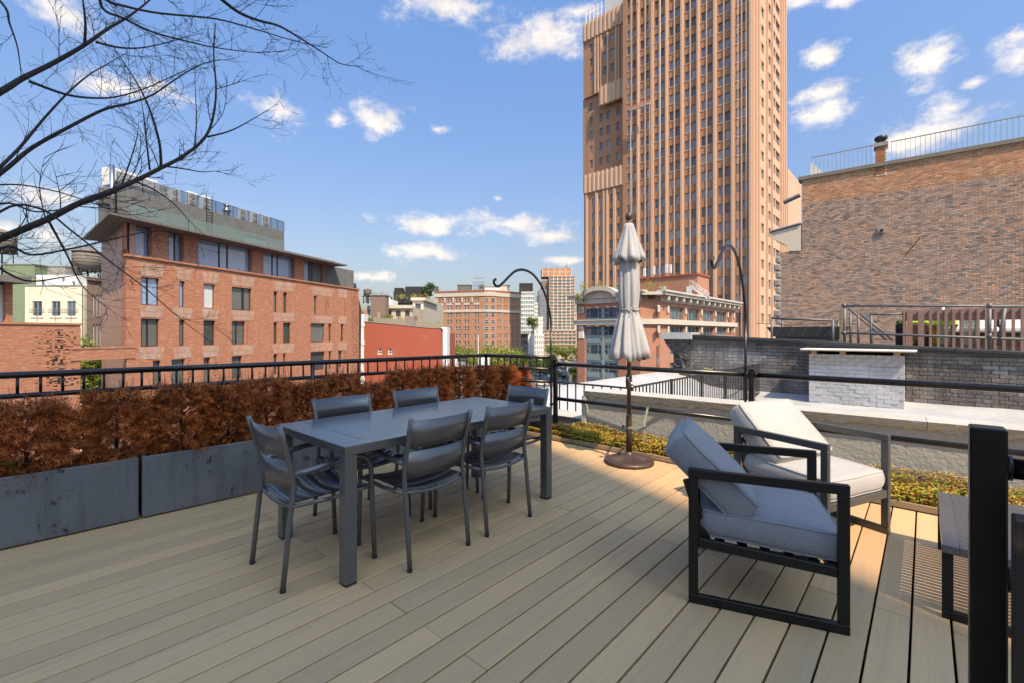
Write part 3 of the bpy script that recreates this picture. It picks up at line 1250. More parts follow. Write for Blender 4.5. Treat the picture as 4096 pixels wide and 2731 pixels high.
def cloth(prof, folds, amp, ph, hem, name, nth=160, thick=True):
    """gathered cloth hanging round the pole; hem 0..1 how much the lower edge waves"""
    m = MB()
    zmin = prof[0][1]
    zmax = prof[-1][1]

    def fn(w, r, z):
        f = (z - zmin) / (zmax - zmin)
        a = amp * (1 - f) ** .7 + .03
        w2 = folds * w + ph + 1.4 * sin(2.0 * w + z * 2.1)
        s = .75 * (abs(sin(w2 / 2)) * 2 - 1.2) + .34 * (abs(sin((folds - 1.5) * w + 2.2 + z * 2)) * 2 - 1.2) + .18 * sin(5 * w + z * 6) + .2
        rr = .90 * r * (1 + a * s)
        zz = z + hem * (1 - f) ** 6 * (.55 * sin(folds * w + ph) + .45 * sin(3 * w + 1))
        return rr, zz
    m.lathe(prof, nth, fn=fn, caps=False)
    return m.build(name, MAT['canvas_white'], pu)


cn = cloth([(.150, 1.085), (.196, 1.10), (.190, 1.17), (.165, 1.28), (.142, 1.38), (.122, 1.47), (.100, 1.545), (.088, 1.575), (.088, 1.59), (.096, 1.63), (.104, 1.72), (.108, 1.84), (.104, 1.96), (.097, 2.06), (.09, 2.15), (.08, 2.28)],
           8, .21, .4, .035, 'canopy')
cloth([(.120, 2.085), (.158, 2.095), (.150, 2.14), (.128, 2.22), (.102, 2.30), (.078, 2.38), (.058, 2.45), (.046, 2.485), (.030, 2.49)], 7, .20, 1.3, .03, 'vent_flap')
tie = MB()
pts = [(cos(a) * .094, sin(a) * .094, 1.582 + .004 * sin(3 * a)) for a in [2 * pi * i / 40 for i in range(41)]]
tie.tube(pts, .0075, 6, flat=.5, caps=False)
b0 = Vector((cos(-.75) * .1, sin(-.75) * .1, 1.58))
for s, hgt in ((1, .03), (-1, .025)):
    pts = [b0 + RV * (s * .05 * sin(pi * k / 8) + .015 * s * k / 8) - FV * .012 + Vector((0, 0, hgt * sin(2 * pi * k / 8) * .6 + .012)) for k in range(9)]
    tie.tube(pts, .005, 6)
tie.tube([b0, b0 + RV * .05 + Vector((0, 0, -.015)), b0 + RV * .075 + Vector((0, 0, .015))], .005, 6)
tie.tube([b0, b0 - RV * .03 + Vector((0, 0, -.05)), b0 - RV * .045 + Vector((0, 0, -.10))], .0045, 6)
tie.build('tie_band', MAT['canvas_white'], cn)
MB().lathe([(.030, 2.485), (.036, 2.495), (.028, 2.508), (.018, 2.515), (.030, 2.528), (.0375, 2.55), (.0375, 2.565), (.030, 2.588), (.015, 2.600), (.003, 2.603)], 24).build('finial', MAT['umbrella_metal'], pu)

# ---- webbing strap tying the parasol to the rail
s_ = MB()


def ribbon(pts, w, nrm):
    b = len(s_.v)
    for p in pts:
        p = Vector(p)
        s_.v += [tuple(p - Vector(nrm) * w), tuple(p + Vector(nrm) * w)]
    for i in range(len(pts) - 1):
        a = b + 2 * i
        s_.face((a, a + 1, a + 3, a + 2), 0, True)


n_ = RV
rx = -2.30
kn = Vector((-2.196, 4.5, .367))
ribbon([(rx, RY - .02, .522), (rx, RY - .03, .50), (rx + .005, RY - .06, .46), (rx + .04, RY - .16, .42), tuple(kn)], .0125, n_)
ribbon([tuple(kn), (kn.x - .005, kn.y + .005, .32), (kn.x + .005, kn.y, .28), (kn.x - .003, kn.y, .20)], .011, n_)
ribbon([(rx + .01, RY - .08, .452), (rx - .0, RY - .2, .42), (UX + .04, UY + .06, .385), (UX + .026, UY + .02, .38)], .011, Vector((0, 0, 1)))
pts = [(UX + .0325 * cos(a), UY + .0325 * sin(a), .375 + .006 * sin(a)) for a in [2 * pi * i / 20 for i in range(21)]]
ribbon(pts, .012, Vector((0, 0, 1)))
ribbon([(UX + .03, UY - .012, .373), (UX + .06, UY + .06, .362), tuple(kn)], .011, Vector((0, 0, 1)))
s_.tube([tuple(kn - n_ * .014), tuple(kn + n_ * .014)], .014, 8)
tag(s_.build('strap', MAT['strap_webbing'], None), 'olive webbing strap tying the parasol pole to the lower rail', 'strap')

# ---- sedum bed, edging planks
eg = thing('bed_edging', 'low edging of worn wooden planks along the sedum bed', 'edging', (-1, 4.62, 0))
xs = [-4.1, -3.2, -2.52, -2.40, -1.58, -.72, -.47, .25, 1.1, 2.0, 2.9]
for i, (a, b) in enumerate(zip(xs, xs[1:])):
    if i == 5:
        continue
    h = .052 if i != 2 else .085
    y = .005 if i != 2 else -.02
    MB().cbox(((a + b) / 2 + 1, y, h / 2), ((b - a) / 2 - .004, .011, h / 2), .003).build('plank', MAT['edging_wood'], eg)
bed = MB()
bed.box(-4.1, 3.0, 4.637, 5.06, -.06, .035)
tag(bed.build('bed_soil', MAT['soil']), kind='structure')
sd = MB()
sd.c = []
rs = random.Random(4)
PAL = [(.72, .58, .09), (.78, .56, .10), (.50, .48, .08), (.30, .40, .06), (.56, .25, .08), (.48, .12, .08), (.74, .44, .10)]


def para_y(x):
    return 4.985 + .045 * (x + 3.24)


def bed_sprig(x, y, h, tone, front):
    red = noise.noise(Vector((x * 1.7, y * 2, 3)))
    lush = noise.noise(Vector((x * 2.6, y * 3, 9)))
    b0_ = Vector((x, y, .03))
    top = b0_ + Vector((rs.uniform(-.02, .02), rs.uniform(-.025, .015), h))
    n = rs.randint(2, 4)
    for k in range(n):
        f = (k + 1) / n
        c = b0_.lerp(top, f)
        if rs.random() < .30 + .35 * red and f > .6:
            col = PAL[5] if rs.random() < .6 else PAL[4]
        elif rs.random() < .35 + .5 * lush:
            col = PAL[3] if f < .7 else PAL[2]
        else:
            col = PAL[rs.choice((0, 0, 1, 2, 6))]
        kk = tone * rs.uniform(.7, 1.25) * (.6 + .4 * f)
        w0 = rs.uniform(0, 6.3)
        for j in range(4):
            w = w0 + j * pi / 2
            d = Vector((cos(w), sin(w), rs.uniform(.1, .9))) * rs.uniform(.009, .017)
            sx = Vector((-sin(w), cos(w), 0)) * .0055
            bq = len(sd.v)
            sd.v += [tuple(c), tuple(c + d * .55 + sx), tuple(c + d), tuple(c + d * .55 - sx)]
            sd.face((bq, bq + 1, bq + 2, bq + 3), 0)
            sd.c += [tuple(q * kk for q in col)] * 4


for i in range(13500):
    x = rs.uniform(-4.1, 2.2)
    if x > 1.2 and rs.random() < .7:
        continue
    y = rs.uniform(4.64, para_y(max(x, -3.2)) - .01)
    n1 = noise.noise(Vector((x * 3.1, y * 3.1, 0)))
    h = .068 + .055 * n1 + rs.uniform(0, .045) + .05 * (y - 4.64) / .4
    if -.72 < x < -.47 and y < 4.85 and rs.random() < .75:
        continue
    if y < 4.68:
        h *= .6
    bed_sprig(x, y, max(h, .02), 1.0, y < 4.7)
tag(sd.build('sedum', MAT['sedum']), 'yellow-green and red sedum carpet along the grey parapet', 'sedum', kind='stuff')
# pale dead roots hanging over the planks
for x in (-3.42, -2.86, -2.12, -1.80, -1.72):
    m = MB()
    for k in range(9):
        p = Vector((x + rs.uniform(-.05, .05), 4.63, .058))
        q = p + Vector((rs.uniform(-.05, .05), -.035, rs.uniform(-.01, .02)))
        e = q + Vector((rs.uniform(-.04, .04), rs.uniform(-.02, .0), -.045))
        m.tube([p, q, e], [.0018, .0015, .001], 4)
    tag(m.build('dry_roots', MAT['dry_straw']), 'pale dry roots trailing over a wooden edging plank of the sedum bed', 'roots', 'dry roots over the edging planks')


def spotlight(x, y, lb):
    t = thing('garden_spotlight', lb, 'spotlight', (x, y, .02), RN.uniform(-.6, .6), 'small black spotlights in the sedum bed')
    m = MB()
    m.tube([(0, 0, -.02), (0, 0, .075)], .008, 8)
    m.build('stake', MAT['plastic_black'], t)
    m = MB()
    m.cbox((0, 0, .10), (.045, .025, .032), .006)
    m.build('lamp_head', MAT['plastic_black'], t)
    m = MB()
    m.box(-.036, .036, -.0275, -.0262, .077, .124)
    m.build('lens', glass_mat('lens_glass', (.1, .11, .13)) if 'lens_glass' not in MAT else MAT['lens_glass'], t)
    m = MB()
    pts = [(.0, .02, .07)] + [(.05 + .05 * k, .03 * sin(k * 1.7), .05 + .03 * abs(sin(k * 2.2))) for k in range(5)]
    m.tube(pts, .003, 5)
    m.build('cable', MAT['plastic_black'], t)


spotlight(-2.09, 4.73, 'small black spotlight half hidden in sedum behind the parasol pole')
spotlight(-.60, 4.69, 'small black spotlight in the gap of the edging behind the pale armchair')

# ---- parapet walls
TH = math.atan(.045)
pw = thing('parapet_wall', 'long grey rendered parapet wall with rough broken coping behind the sedum', 'wall', (-3.26, 4.985, 0), TH)
MB().box(.03, 9.0, .03, .30, -.32, .548).build('wall_face', MAT['render_grey'], pw)


def rough_coping(x0, x1, y0, y1, z0, z1, seed, name='coping_stone', parent=None, mat='coping_grey', left_end=True):
    m = MB()
    n = max(8, int((x1 - x0) / .014))
    prof_n = 7
    rows = []
    for i in range(n + 1):
        x = x0 + (x1 - x0) * i / n
        row = []
        for k in range(prof_n):                         # front edge from bottom to top
            f = k / (prof_n - 1)
            q = Vector((x * 9 + seed, f * 3.2, 1.7))
            dpt = (.5 + .5 * noise.noise(q)) * .034 + (.5 + .5 * noise.noise(q * 2.7)) * .030 + (.5 + .5 * noise.noise(q * 6.3)) * .016
            dpt *= (1.15 - f)
            zz = z0 + (z1 - z0) * f + (.030 * noise.noise(Vector((x * 13, seed, f))) + .014 * noise.noise(Vector((x * 37, seed, f))) if k == 0 else 0)
            row.append(len(m.v))
            m.v.append((x, y0 + dpt * 1.1, zz))
        row.append(len(m.v))
        m.v.append((x, y1, z1))
        row.append(len(m.v))
        m.v.append((x, y1, z0))
        rows.append(row)
    for i in range(n):
        a, b = rows[i], rows[i + 1]
        for k in range(len(a)):
            j = (k + 1) % len(a)
            m.face((a[k], b[k], b[j], a[j]), 0)
    m.face(tuple(rows[0])[::-1] if False else tuple(rows[0]), 0)
    m.face(tuple(rows[-1])[::-1], 0)
    return m.build(name, MAT[mat], parent)


xs = [0.0, 1.02, 2.05, 3.28, 4.5, 6.2, 9.0]
for i, (a, b) in enumerate(zip(xs, xs[1:])):
    rough_coping(a, b - .004, -.045, .33, .535, .615, 3.7 * i + 1, parent=pw)
# rough end of the wall
m = MB()
for k in range(14):
    z = -.2 + .055 * k
    m.cbox((.0 + .02 * noise.noise(Vector((k * 1.3, 0, 0))), .13, z), (.035, .15 + .01 * noise.noise(Vector((k, 4, 0))), .03), .008)
m.build('end_stones', MAT['coping_grey'], pw)
lw = thing('low_wall', 'low grey wall with rough stone coping where the iron fence stands', 'wall', (-5.3, 5.12, 0), 0)
MB().box(0, 1.99, .04, .34, -.32, .165).build('wall_face', MAT['render_grey'], lw)
rough_coping(0, 1.05, -.02, .42, .165, .215, 21, parent=lw)
rough_coping(1.054, 1.985, -.02, .42, .165, .215, 27, parent=lw)

# ---- our own building: storeys below the deck
hb = thing('home_building', 'brick building carrying the roof terrace', 'building', (0, 0, ZS))
MB().box(-5.35, 16.2, -1.6, 5.05, 0, -ZS - .31).build('lower_storeys', brick_mat('home_brick', (.30, .13, .09), (.24, .10, .07), (.35, .31, .27)), hb)
# unseen tall block added towards the sun so its edge throws the deck's long shadow
SH = Vector((cos(SUN_AZ), -sin(SUN_AZ), 0))
NP = Vector((sin(SUN_AZ), cos(SUN_AZ), 0))
Q = Vector((-1.6, 3.67, 0)) + SH * 21
tw = thing('shade_block', 'tall pale brick block across the yard behind the terrace', 'building', (Q.x, Q.y, ZS), -SUN_AZ)
MB().box(0, 12, -13, 0, 0, -ZS + 41).build('walls', brick_mat('shade_block_brick', (.55, .50, .42), (.48, .43, .36), (.55, .52, .47)), tw)
# ================================================================== FACADE TOOLS
M('steel_dark', (.025, .026, .028), .45, .2, var=.2, vscale=6)
M('frame_dark', (.018, .019, .021), .45, var=.2)
M('frame_grey', (.28, .30, .30), .55, var=.15)
M('frame_teal', (.22, .31, .31), .55, var=.15)
M('frame_white', (.62, .62, .60), .55, var=.1)
M('concrete', (.34, .33, .31), .85, var=.3, vscale=.8, bump=.3, bscale=8, bdist=.02)
M('concrete_dark', (.16, .165, .16), .85, var=.35, vscale=.6, vdet=7, bump=.3, bscale=6, bdist=.03)
M('stone_pale', (.58, .53, .45), .8, var=.18, vscale=.7, bump=.2, bscale=6, bdist=.02)
M('stone_cream', (.66, .58, .46), .8, var=.12, vscale=.5, bump=.2, bscale=8, bdist=.02)
M('stone_white', (.72, .70, .66), .8, var=.12, vscale=.6)
M('white_paint', (.78, .78, .76), .6, var=.1, vscale=2)
M('copper_panel', (.48, .25, .17), .5, .15, var=.12, vscale=1.5, bump=.1, bscale=5, bdist=.02)
M('tar_roof', (.12, .12, .12), .9, var=.3, vscale=.5, bump=.4, bscale=10, bdist=.02)
M('wood_grey', (.20, .17, .14), .85, var=.4, vscale=3, stretch=(6, 6, .6), bump=.4, bscale=12, bdist=.02)
M('metal_grey', (.33, .34, .35), .45, .4, var=.2, vscale=2)
M('ac_white', (.72, .72, .70), .5, var=.1, vscale=3)
glass_mat('win_dark', (.030, .036, .045), .03, 1.75, 1, (.10, .13, .17))
glass_mat('win_blue', (.15, .20, .28), .03, 1.9, 1, (.26, .33, .43))  # blue of the mirrored sky put into the pane colour
glass_mat('win_sky', (.20, .30, .48), .03, 1.9, 1, (.27, .38, .56))  # stronger sky reflection, also painted as base colour
glass_mat('win_room', (.045, .048, .047), .03, 1.6, 1, (.16, .165, .155))
glass_mat('win_green', (.10, .15, .15), .05, 1.9, 1, (.22, .33, .33))
M('blind_white', (.60, .61, .60), .7, var=.1, vscale=3)
_wc = {}


def facade(parent, name, mat, x0, x1, z0, z1, holes, reveal=.2, rmat=None):
    """wall sheet in local XZ (front towards -Y) with real openings and reveals"""
    xs = sorted({round(v, 3) for v in [x0, x1] + [h[0] for h in holes] + [h[1] for h in holes] if x0 - 1e-6 <= v <= x1 + 1e-6})
    zs = sorted({round(v, 3) for v in [z0, z1] + [h[2] for h in holes] + [h[3] for h in holes] if z0 - 1e-6 <= v <= z1 + 1e-6})
    m = MB()
    ix = {}

    def V(i, j):
        if (i, j) not in ix:
            ix[i, j] = len(m.v)
            m.v.append((xs[i], 0, zs[j]))
        return ix[i, j]
    blocked = set()
    xi = {v: i for i, v in enumerate(xs)}
    zi = {v: i for i, v in enumerate(zs)}
    for h in holes:
        a, b = xi.get(round(h[0], 3)), xi.get(round(h[1], 3))
        c, d = zi.get(round(h[2], 3)), zi.get(round(h[3], 3))
        if None in (a, b, c, d):
            continue
        for i in range(a, b):
            for j in range(c, d):
                blocked.add((i, j))
    # merge runs along x
    for j in range(len(zs) - 1):
        i = 0
        while i < len(xs) - 1:
            if (i, j) in blocked:
                i += 1
                continue
            k = i
            while k < len(xs) - 1 and (k, j) not in blocked:
                k += 1
            m.face((V(i, j), V(k, j), V(k, j + 1), V(i, j + 1)), 0)
            i = k
    for h in holes:
        a, b, c, d = h[:4]
        r = reveal
        for q in ([(a, 0, c), (a, 0, d), (a, r, d), (a, r, c)], [(b, 0, d), (b, 0, c), (b, r, c), (b, r, d)],
                  [(a, 0, d), (b, 0, d), (b, r, d), (a, r, d)], [(b, 0, c), (a, 0, c), (a, r, c), (b, r, c)]):
            m.poly(q[::-1], 1 if rmat else 0)
    mats = [mat] + ([rmat] if rmat else [])
    return m.build(name, mats, parent)


def win_mesh(w, h, nx, nz, frame, glass, fr=.05, mul=.03, thick=None, split=None):
    key = (round(w, 2), round(h, 2), nx, nz, frame, glass, fr, mul, thick, split)
    if key in _wc:
        return _wc[key]
    m = MB()
    m.poly([(0, 0, 0), (w, 0, 0), (w, 0, h), (0, 0, h)], 1)
    d = .05
    m.box(0, fr, -d, .0, 0, h, 0, 'k')
    m.box(w - fr, w, -d, .0, 0, h, 0, 'k')
    m.box(fr, w - fr, -d, .0, 0, fr, 0, 'klr')
    m.box(fr, w - fr, -d, .0, h - fr, h, 0, 'klr')
    xs = [w * i / nx for i in range(1, nx)]
    if split:
        xs = [w * f for f in split]
    for i, x in enumerate(xs):
        t = (thick or mul) / 2
        m.box(x - t, x + t, -d + .008, .0, fr, h - fr, 0, 'ktb')
    for j in range(1, nz):
        z = h * j / nz
        t = mul / 2 * (1.6 if (nz % 2 == 0 and j == nz // 2) else 1)
        m.box(fr, w - fr, -d + .012, .0, z - t, z + t, 0, 'klr')
    me = m.mesh('window', [MAT[frame], MAT[glass]])
    _wc[key] = me
    return me


def add_window(parent, hole, reveal, nx=1, nz=1, frame='frame_dark', glass='win_dark', fr=.05, mul=.03, thick=None, split=None, name='window'):
    a, b, c, d = hole[:4]
    return ob(name, win_mesh(b - a, d - c, nx, nz, frame, glass, fr, mul, thick, split), parent, (a, reveal - .02, c))


def part_box(parent, name, mat, *a, m=None):
    return MB().box(*a).build(name, MAT[mat] if isinstance(mat, str) else mat, parent)


def bthing(name, label, pl, cat='building', group=None):
    """a building whose local X runs along the wall plane pl"""
    return thing(name, label, cat, (pl.p.x, pl.p.y, 0), pl.rz, group)


def leaf_cloud(mb, c, rx, ry, rz, n, size, cols, rnd, hollow=.25, flat=.0):
    for i in range(n):
        while True:
            p = Vector((rnd.uniform(-1, 1), rnd.uniform(-1, 1), rnd.uniform(-1, 1)))
            if hollow < p.length < 1:
                break
        lump = .75 + .45 * noise.noise(p * 2.1 + Vector(c) * .37)
        q = Vector((c[0] + p.x * rx * lump, c[1] + p.y * ry * lump, c[2] + p.z * rz * lump))
        a = Vector((rnd.uniform(-1, 1), rnd.uniform(-1, 1), rnd.uniform(-1, 1))).normalized()
        b = a.cross(Vector((rnd.uniform(-1, 1), rnd.uniform(-1, 1), rnd.uniform(-1, 1)))).normalized()
        s = size * rnd.uniform(.6, 1.3)
        k = len(mb.v)
        mb.v += [tuple(q - a * s), tuple(q + b * s * .5), tuple(q + a * s), tuple(q - b * s * .5)]
        mb.face((k, k + 1, k + 2, k + 3), 0)
        col = cols[rnd.randrange(len(cols))]
        v = rnd.uniform(.7, 1.25)
        mb.c += [tuple(x * v for x in col)] * 4


def tree(label, x, y, z, h, r, cols, seed, n=1500, size=.16, group=None, trunk=.18, crown_base=.35, squash=.8, name='leafy_tree'):
    rnd = random.Random(seed)
    t = thing(name, label, 'tree', (x, y, z), rnd.uniform(0, 6), group)
    tr = MB()
    tr.tube([(0, 0, 0), (.05 * h * .2, 0, h * .3), (0, .02 * h, h * .7)], [trunk, trunk * .75, trunk * .3], 8)
    cr = MB()
    cr.c = []
    nb = 9
    for i in range(nb):
        w = 2 * pi * i / nb + rnd.uniform(-.3, .3)
        k = rnd.uniform(.25, .8)
        zz = h * (crown_base + (1 - crown_base) * rnd.uniform(.15, .85))
        rr = r * (1.0 - .5 * abs((zz / h - crown_base) / (1 - crown_base) - .45)) * k
        c = (cos(w) * rr, sin(w) * rr, zz)
        tr.tube([(0, 0, h * .35), (c[0] * .5, c[1] * .5, (h * .35 + zz) / 2 + .05 * h), c], [trunk * .4, trunk * .25, trunk * .1], 5)
        s = r * rnd.uniform(.42, .62)
        leaf_cloud(cr, c, s, s, s * squash, n // nb, size, cols, rnd)
    leaf_cloud(cr, (0, 0, h * (crown_base + (1 - crown_base) * .55)), r * .7, r * .7, h * (1 - crown_base) * .45, n // 4, size, cols, rnd)
    tr.build('trunk', MAT['bark'], t)
    cr.build('crown', MAT['leaf'], t)
    return t


GREENS = [(.16, .24, .045), (.24, .30, .055), (.30, .34, .07), (.11, .18, .035)]
DGREENS = [(.07, .12, .03), (.10, .16, .04), (.05, .10, .025), (.13, .19, .045)]
YGREENS = [(.50, .48, .09), (.42, .42, .08), (.32, .36, .07), (.56, .50, .11)]


def water_tower(label, x, y, z, r, hh, leg, legmat='steel_dark'):
    t = thing('water_tower', label, 'water tower', (x, y, z))
    m = MB()
    m.lathe([(r, leg), (r * .985, leg + hh)], 28)
    m.build('tank', MAT['wood_grey'], t)
    for k in range(6):
        zz = leg + hh * (k + .5) / 6
        MB().lathe([(r * 1.005, zz), (r * 1.012, zz + .02), (r * 1.012, zz + .05), (r * 1.005, zz + .07)], 28, caps=False).build('hoop', MAT['steel_dark'], t)
    MB().lathe([(r * 1.08, leg + hh), (r * 1.06, leg + hh + .03), (.08, leg + hh + r * .45)], 28).build('roof', MAT['wood_grey'], t)
    m = MB()
    for k in range(5):
        m.box(-r * 1.05, r * 1.05, -r + 2 * r * k / 4 - .06, -r + 2 * r * k / 4 + .06, leg - .2, leg - .001)
    m.build('platform', MAT['wood_grey'], t)
    for sx in (-1, 1):
        for sy in (-1, 1):
            MB().bar((sx * r * .75, sy * r * .75, 0), (sx * r * .7, sy * r * .7, leg - .2), .16, .16, b=.01).build('leg', MAT[legmat], t)
    for s in (-1, 1):
        MB().bar((s * r * .75, -r * .75, 0), (s * r * .7, r * .7, leg - .25), .06, .06, b=.005).build('brace', MAT[legmat], t)
        MB().bar((-r * .75, s * r * .75, 0), (r * .7, s * r * .7, leg - .25), .06, .06, b=.005).build('brace', MAT[legmat], t)
    MB().tube([(0, 0, 0), (0, 0, leg - .21)], .12, 8).build('pipe', MAT['steel_dark'], t)
    return t


# the street grid far below, one sheet out to the horizon
gm = M('asphalt', (.085, .085, .088), .9, var=.3, vscale=.05, vdet=6, kind='World')
m = MB()
m.poly([(-2500, -1500, ZS), (2500, -1500, ZS), (2500, 3500, ZS), (-2500, 3500, ZS)])
tag(m.build('ground', gm), kind='structure')
# ================================================================== BRICK APARTMENT BUILDING ACROSS THE STREET
PA = Plane(ray(600) * 37, vdir(2620))
C2 = lambda x, y: (300 + x * .5102, 750 + y * .5102)


def pa(x, y):
    return PA.uz(*C2(x, y))


def parect(x0, x1, y0, y1):
    u0, v0 = C2(x0, y0)
    u1, v1 = C2(x1, y1)
    return PA.rect(u0, u1, v0, v1)


brick_mat('roman_brick', (.52, .195, .10), (.36, .13, .08), (.46, .30, .22), bw=.52, bh=.06, ms=.008, dirt=(.42, .28, .21), dirt_amt=.3, dscale=1.0, dlo=.5, dhi=.8, bump=.5,
          streak=[((1.1, 1, 9), .85, (.27, .12, .09)), ((1.6, 1, 13), .8, (.66, .44, .34)), ((1.3, 1, 10), .6, (.58, .22, .09))])
bA = bthing('brick_apartment_building', 'long red brick apartment building with big top-floor windows under a thin slab roof', PA)
sL = pa(405, 700)[0]
sR = pa(2225, 900)[0]
zc = pa(1300, 672)[1]                                  # coping line under the glazed floor
zsof = pa(1300, 450)[1]
zc = (pa(420, 548)[1] + pa(1415, 682)[1]) / 2
zsof = (pa(420, 305)[1] + pa(1700, 520)[1]) / 2
rows = [
    [(517, 662, 703, 922), (817, 862, 738, 937), (1008, 1098, 762, 950), (1230, 1385, 785, 968), (1557, 1587, 820, 980), (1632, 1663, 828, 985), (1873, 1896, 855, 998)],
    [(517, 662, 1028, 1243), (817, 862, 1035, 1237), (1008, 1100, 1043, 1232), (1230, 1335, 1050, 1227), (1557, 1587, 1060, 1220), (1632, 1692, 1063, 1218), (1847, 1958, 1070, 1212), (1988, 2010, 1073, 1210), (2085, 2107, 1076, 1208)],
    [(610, 672, 1348, 1560), (757, 862, 1340, 1545), (1008, 1060, 1330, 1520), (1230, 1310, 1318, 1495), (1557, 1587, 1302, 1460), (1632, 1652, 1300, 1455), (1847, 1958, 1285, 1430), (1990, 2010, 1282, 1415), (2064, 2092, 1278, 1408)]]
holes = []
rz_ = []
for r in rows:
    hs = [parect(*w) for w in r]
    z0 = sum(h[2] for h in hs) / len(hs)
    z1 = sum(h[3] for h in hs) / len(hs)
    rz_.append((z0, z1))
    holes.append([(h[0], h[1], z0, z1) for h in hs])
dzf = rz_[1][0] - rz_[2][0]
for k in (1, 2):
    holes.append([(h[0], h[1], h[2] - dzf * k, h[3] - dzf * k) for h in holes[2]])
facade(bA, 'wall', MAT['roman_brick'], sL, sR, ZS, zc, [h for r in holes for h in r], .32)
kinds = ['win_room', 'win_blue', 'win_room']
for ri, r in enumerate(holes):
    for i, h in enumerate(r):
        w = h[1] - h[0]
        sp = (.42,) if w > 1.3 else None
        if ri == 0 and i == 3:
            sp = (.62,)
        g_ = 'win_sky' if ri == 0 and i in (0, 1) else 'blind_white' if (ri == 0 and i == 2) else 'win_room'
        if g_ == 'win_room' and i in (6,) and ri > 0:
            sp = None
        add_window(bA, h, .27, 1, 1, 'frame_dark', g_, .06, .05, .22 if sp and w > 1.7 else .12, sp)
# flared brick lintels, every soldier brick a block
tcol = [(.50, .40, .34), (.44, .33, .27), (.52, .27, .17), (.47, .36, .30), (.40, .27, .21), (.50, .22, .13)]
lr = random.Random(8)


def lintel(x0, x1, y0, y1, out=.03):
    a, b, z, zt_ = parect(x0, x1, y0, y1)
    h = zt_ - z
    m = MB()
    m.c = []
    n = max(5, int((b - a) / .2))
    zs = [z, z + h * .5, zt_]
    for c in range(2):
        for k in range(n):
            def X(f, zz):
                g = .10 * (1 - (zz - z) / h)
                return a + (b - a) * (g + f * (1 - 2 * g))
            f0, f1 = k / n + .006, (k + 1) / n - .006
            za, zb = zs[c] + .012, zs[c + 1] - .012
            q = [(X(f0, za), za), (X(f1, za), za), (X(f1, zb), zb), (X(f0, zb), zb)]
            o = out * lr.uniform(.5, 1.2)
            i0 = len(m.v)
            m.v += [(x, -o, zz) for x, zz in q] + [(x, .0, zz) for x, zz in q]
            m.face((i0, i0 + 1, i0 + 2, i0 + 3), 0)
            for i in range(4):
                j = (i + 1) % 4
                m.face((i0 + j, i0 + i, i0 + 4 + i, i0 + 4 + j), 0)
            m.c += [tuple(v * lr.uniform(.9, 1.08) for v in tcol[lr.randrange(6)])] * 8
    m.build('lintel', MAT['brick_tint'], bA)


tcol = [(.52, .36, .29), (.50, .34, .27), (.56, .29, .18), (.53, .37, .30), (.48, .31, .24), (.54, .33, .24)]
LX = [(500, 702), (768, 920), (993, 1130), (1220, 1412), (1545, 1727), (1843, 2027), (2060, 2132)]
LY = [[(605, 700), (640, 727), (670, 752), (700, 778), (745, 815), (790, 852), (800, 868)], [(930, 1022), (948, 1030), (955, 1037), (970, 1045), (985, 1053), (1010, 1065), (1012, 1070)],
      [(1245, 1342), (1245, 1333), (1240, 1324), (1235, 1310), (1225, 1295), (1215, 1278), (1215, 1270)]]
for row in LY:
    for (x0, x1), (y0, y1) in zip(LX, row):
        lintel(x0 if not (row is LY[0] and x0 == 768) else 793, x1, y0, y1)
# perforated brick screens: dark blocks stand for the shade in the openings
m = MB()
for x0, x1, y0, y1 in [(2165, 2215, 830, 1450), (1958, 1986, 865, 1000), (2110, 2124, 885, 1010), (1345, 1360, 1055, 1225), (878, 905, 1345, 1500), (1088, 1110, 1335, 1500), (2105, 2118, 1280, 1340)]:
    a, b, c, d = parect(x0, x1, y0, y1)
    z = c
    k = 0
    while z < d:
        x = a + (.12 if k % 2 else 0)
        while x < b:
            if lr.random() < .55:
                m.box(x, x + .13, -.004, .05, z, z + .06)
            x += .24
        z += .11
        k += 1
tag(m.build('screen_hole_shade', M('hole_shade', (.03, .018, .014), .95, var=.2), bA), kind='stuff')
# coping band and glazed top floor, set a little back
MB().box(sL - .12, sR + .1, -.14, .42, zc, zc + .16).build('coping', MAT['roman_brick'], bA)
zt = zc + .16
top = []
for x0, x1 in [(418, 632), (745, 884), (978, 1415), (1490, 1747), (1810, 1975)]:
    a = pa(x0, 500)[0]
    b = pa(x1, 500)[0]
    top.append((a + .12, b - .06, zt + .02, zsof - .001))
tf = MB()
xe = top[-1][1]
wl = facade(bA, 'pier_wall', MAT['roman_brick'], top[0][0] - .02, xe + .05, zt, zsof, top, .55)
wl.location.y = .34
for i, h in enumerate(top):
    o = add_window(bA, h, .5, 1, 1, 'frame_dark', 'win_sky', .04, .04, .14, None if i == 0 else (.42, .57) if i == 2 else (.36, .52) if i != 1 else (.2, .62))
    o.location.y += .34
    # rounded lower corners of the openings
    m = MB()
    R_ = .42
    for sx, x in ((1, h[0]), (-1, h[1])):
        arc = [(x, h[2])] + [(x + sx * (R_ - R_ * sin(a)), h[2] + R_ - R_ * cos(a)) for a in [pi / 2 * k / 8 for k in range(9)]]
        if sx < 0:
            arc = [arc[0]] + arc[:0:-1]
        b = len(m.v)
        n = len(arc)
        m.v += [(p[0], 0.002, p[1]) for p in arc] + [(p[0], .5, p[1]) for p in arc]
        m.face(tuple(range(b, b + n))[::-1], 0)
        for k in range(n):
            m.face((b + k, b + (k + 1) % n, b + n + (k + 1) % n, b + n + k), 0)
    m.build('corner_curve', MAT['roman_brick'], bA, (0, .34, 0))
# the street corner is acute: the copper side wall runs back at its own angle
n_ = Vector((-PA.d.y, PA.d.x, 0))
sd_ = vdir(-66)
SX, SY = sd_.dot(PA.d), sd_.dot(n_)


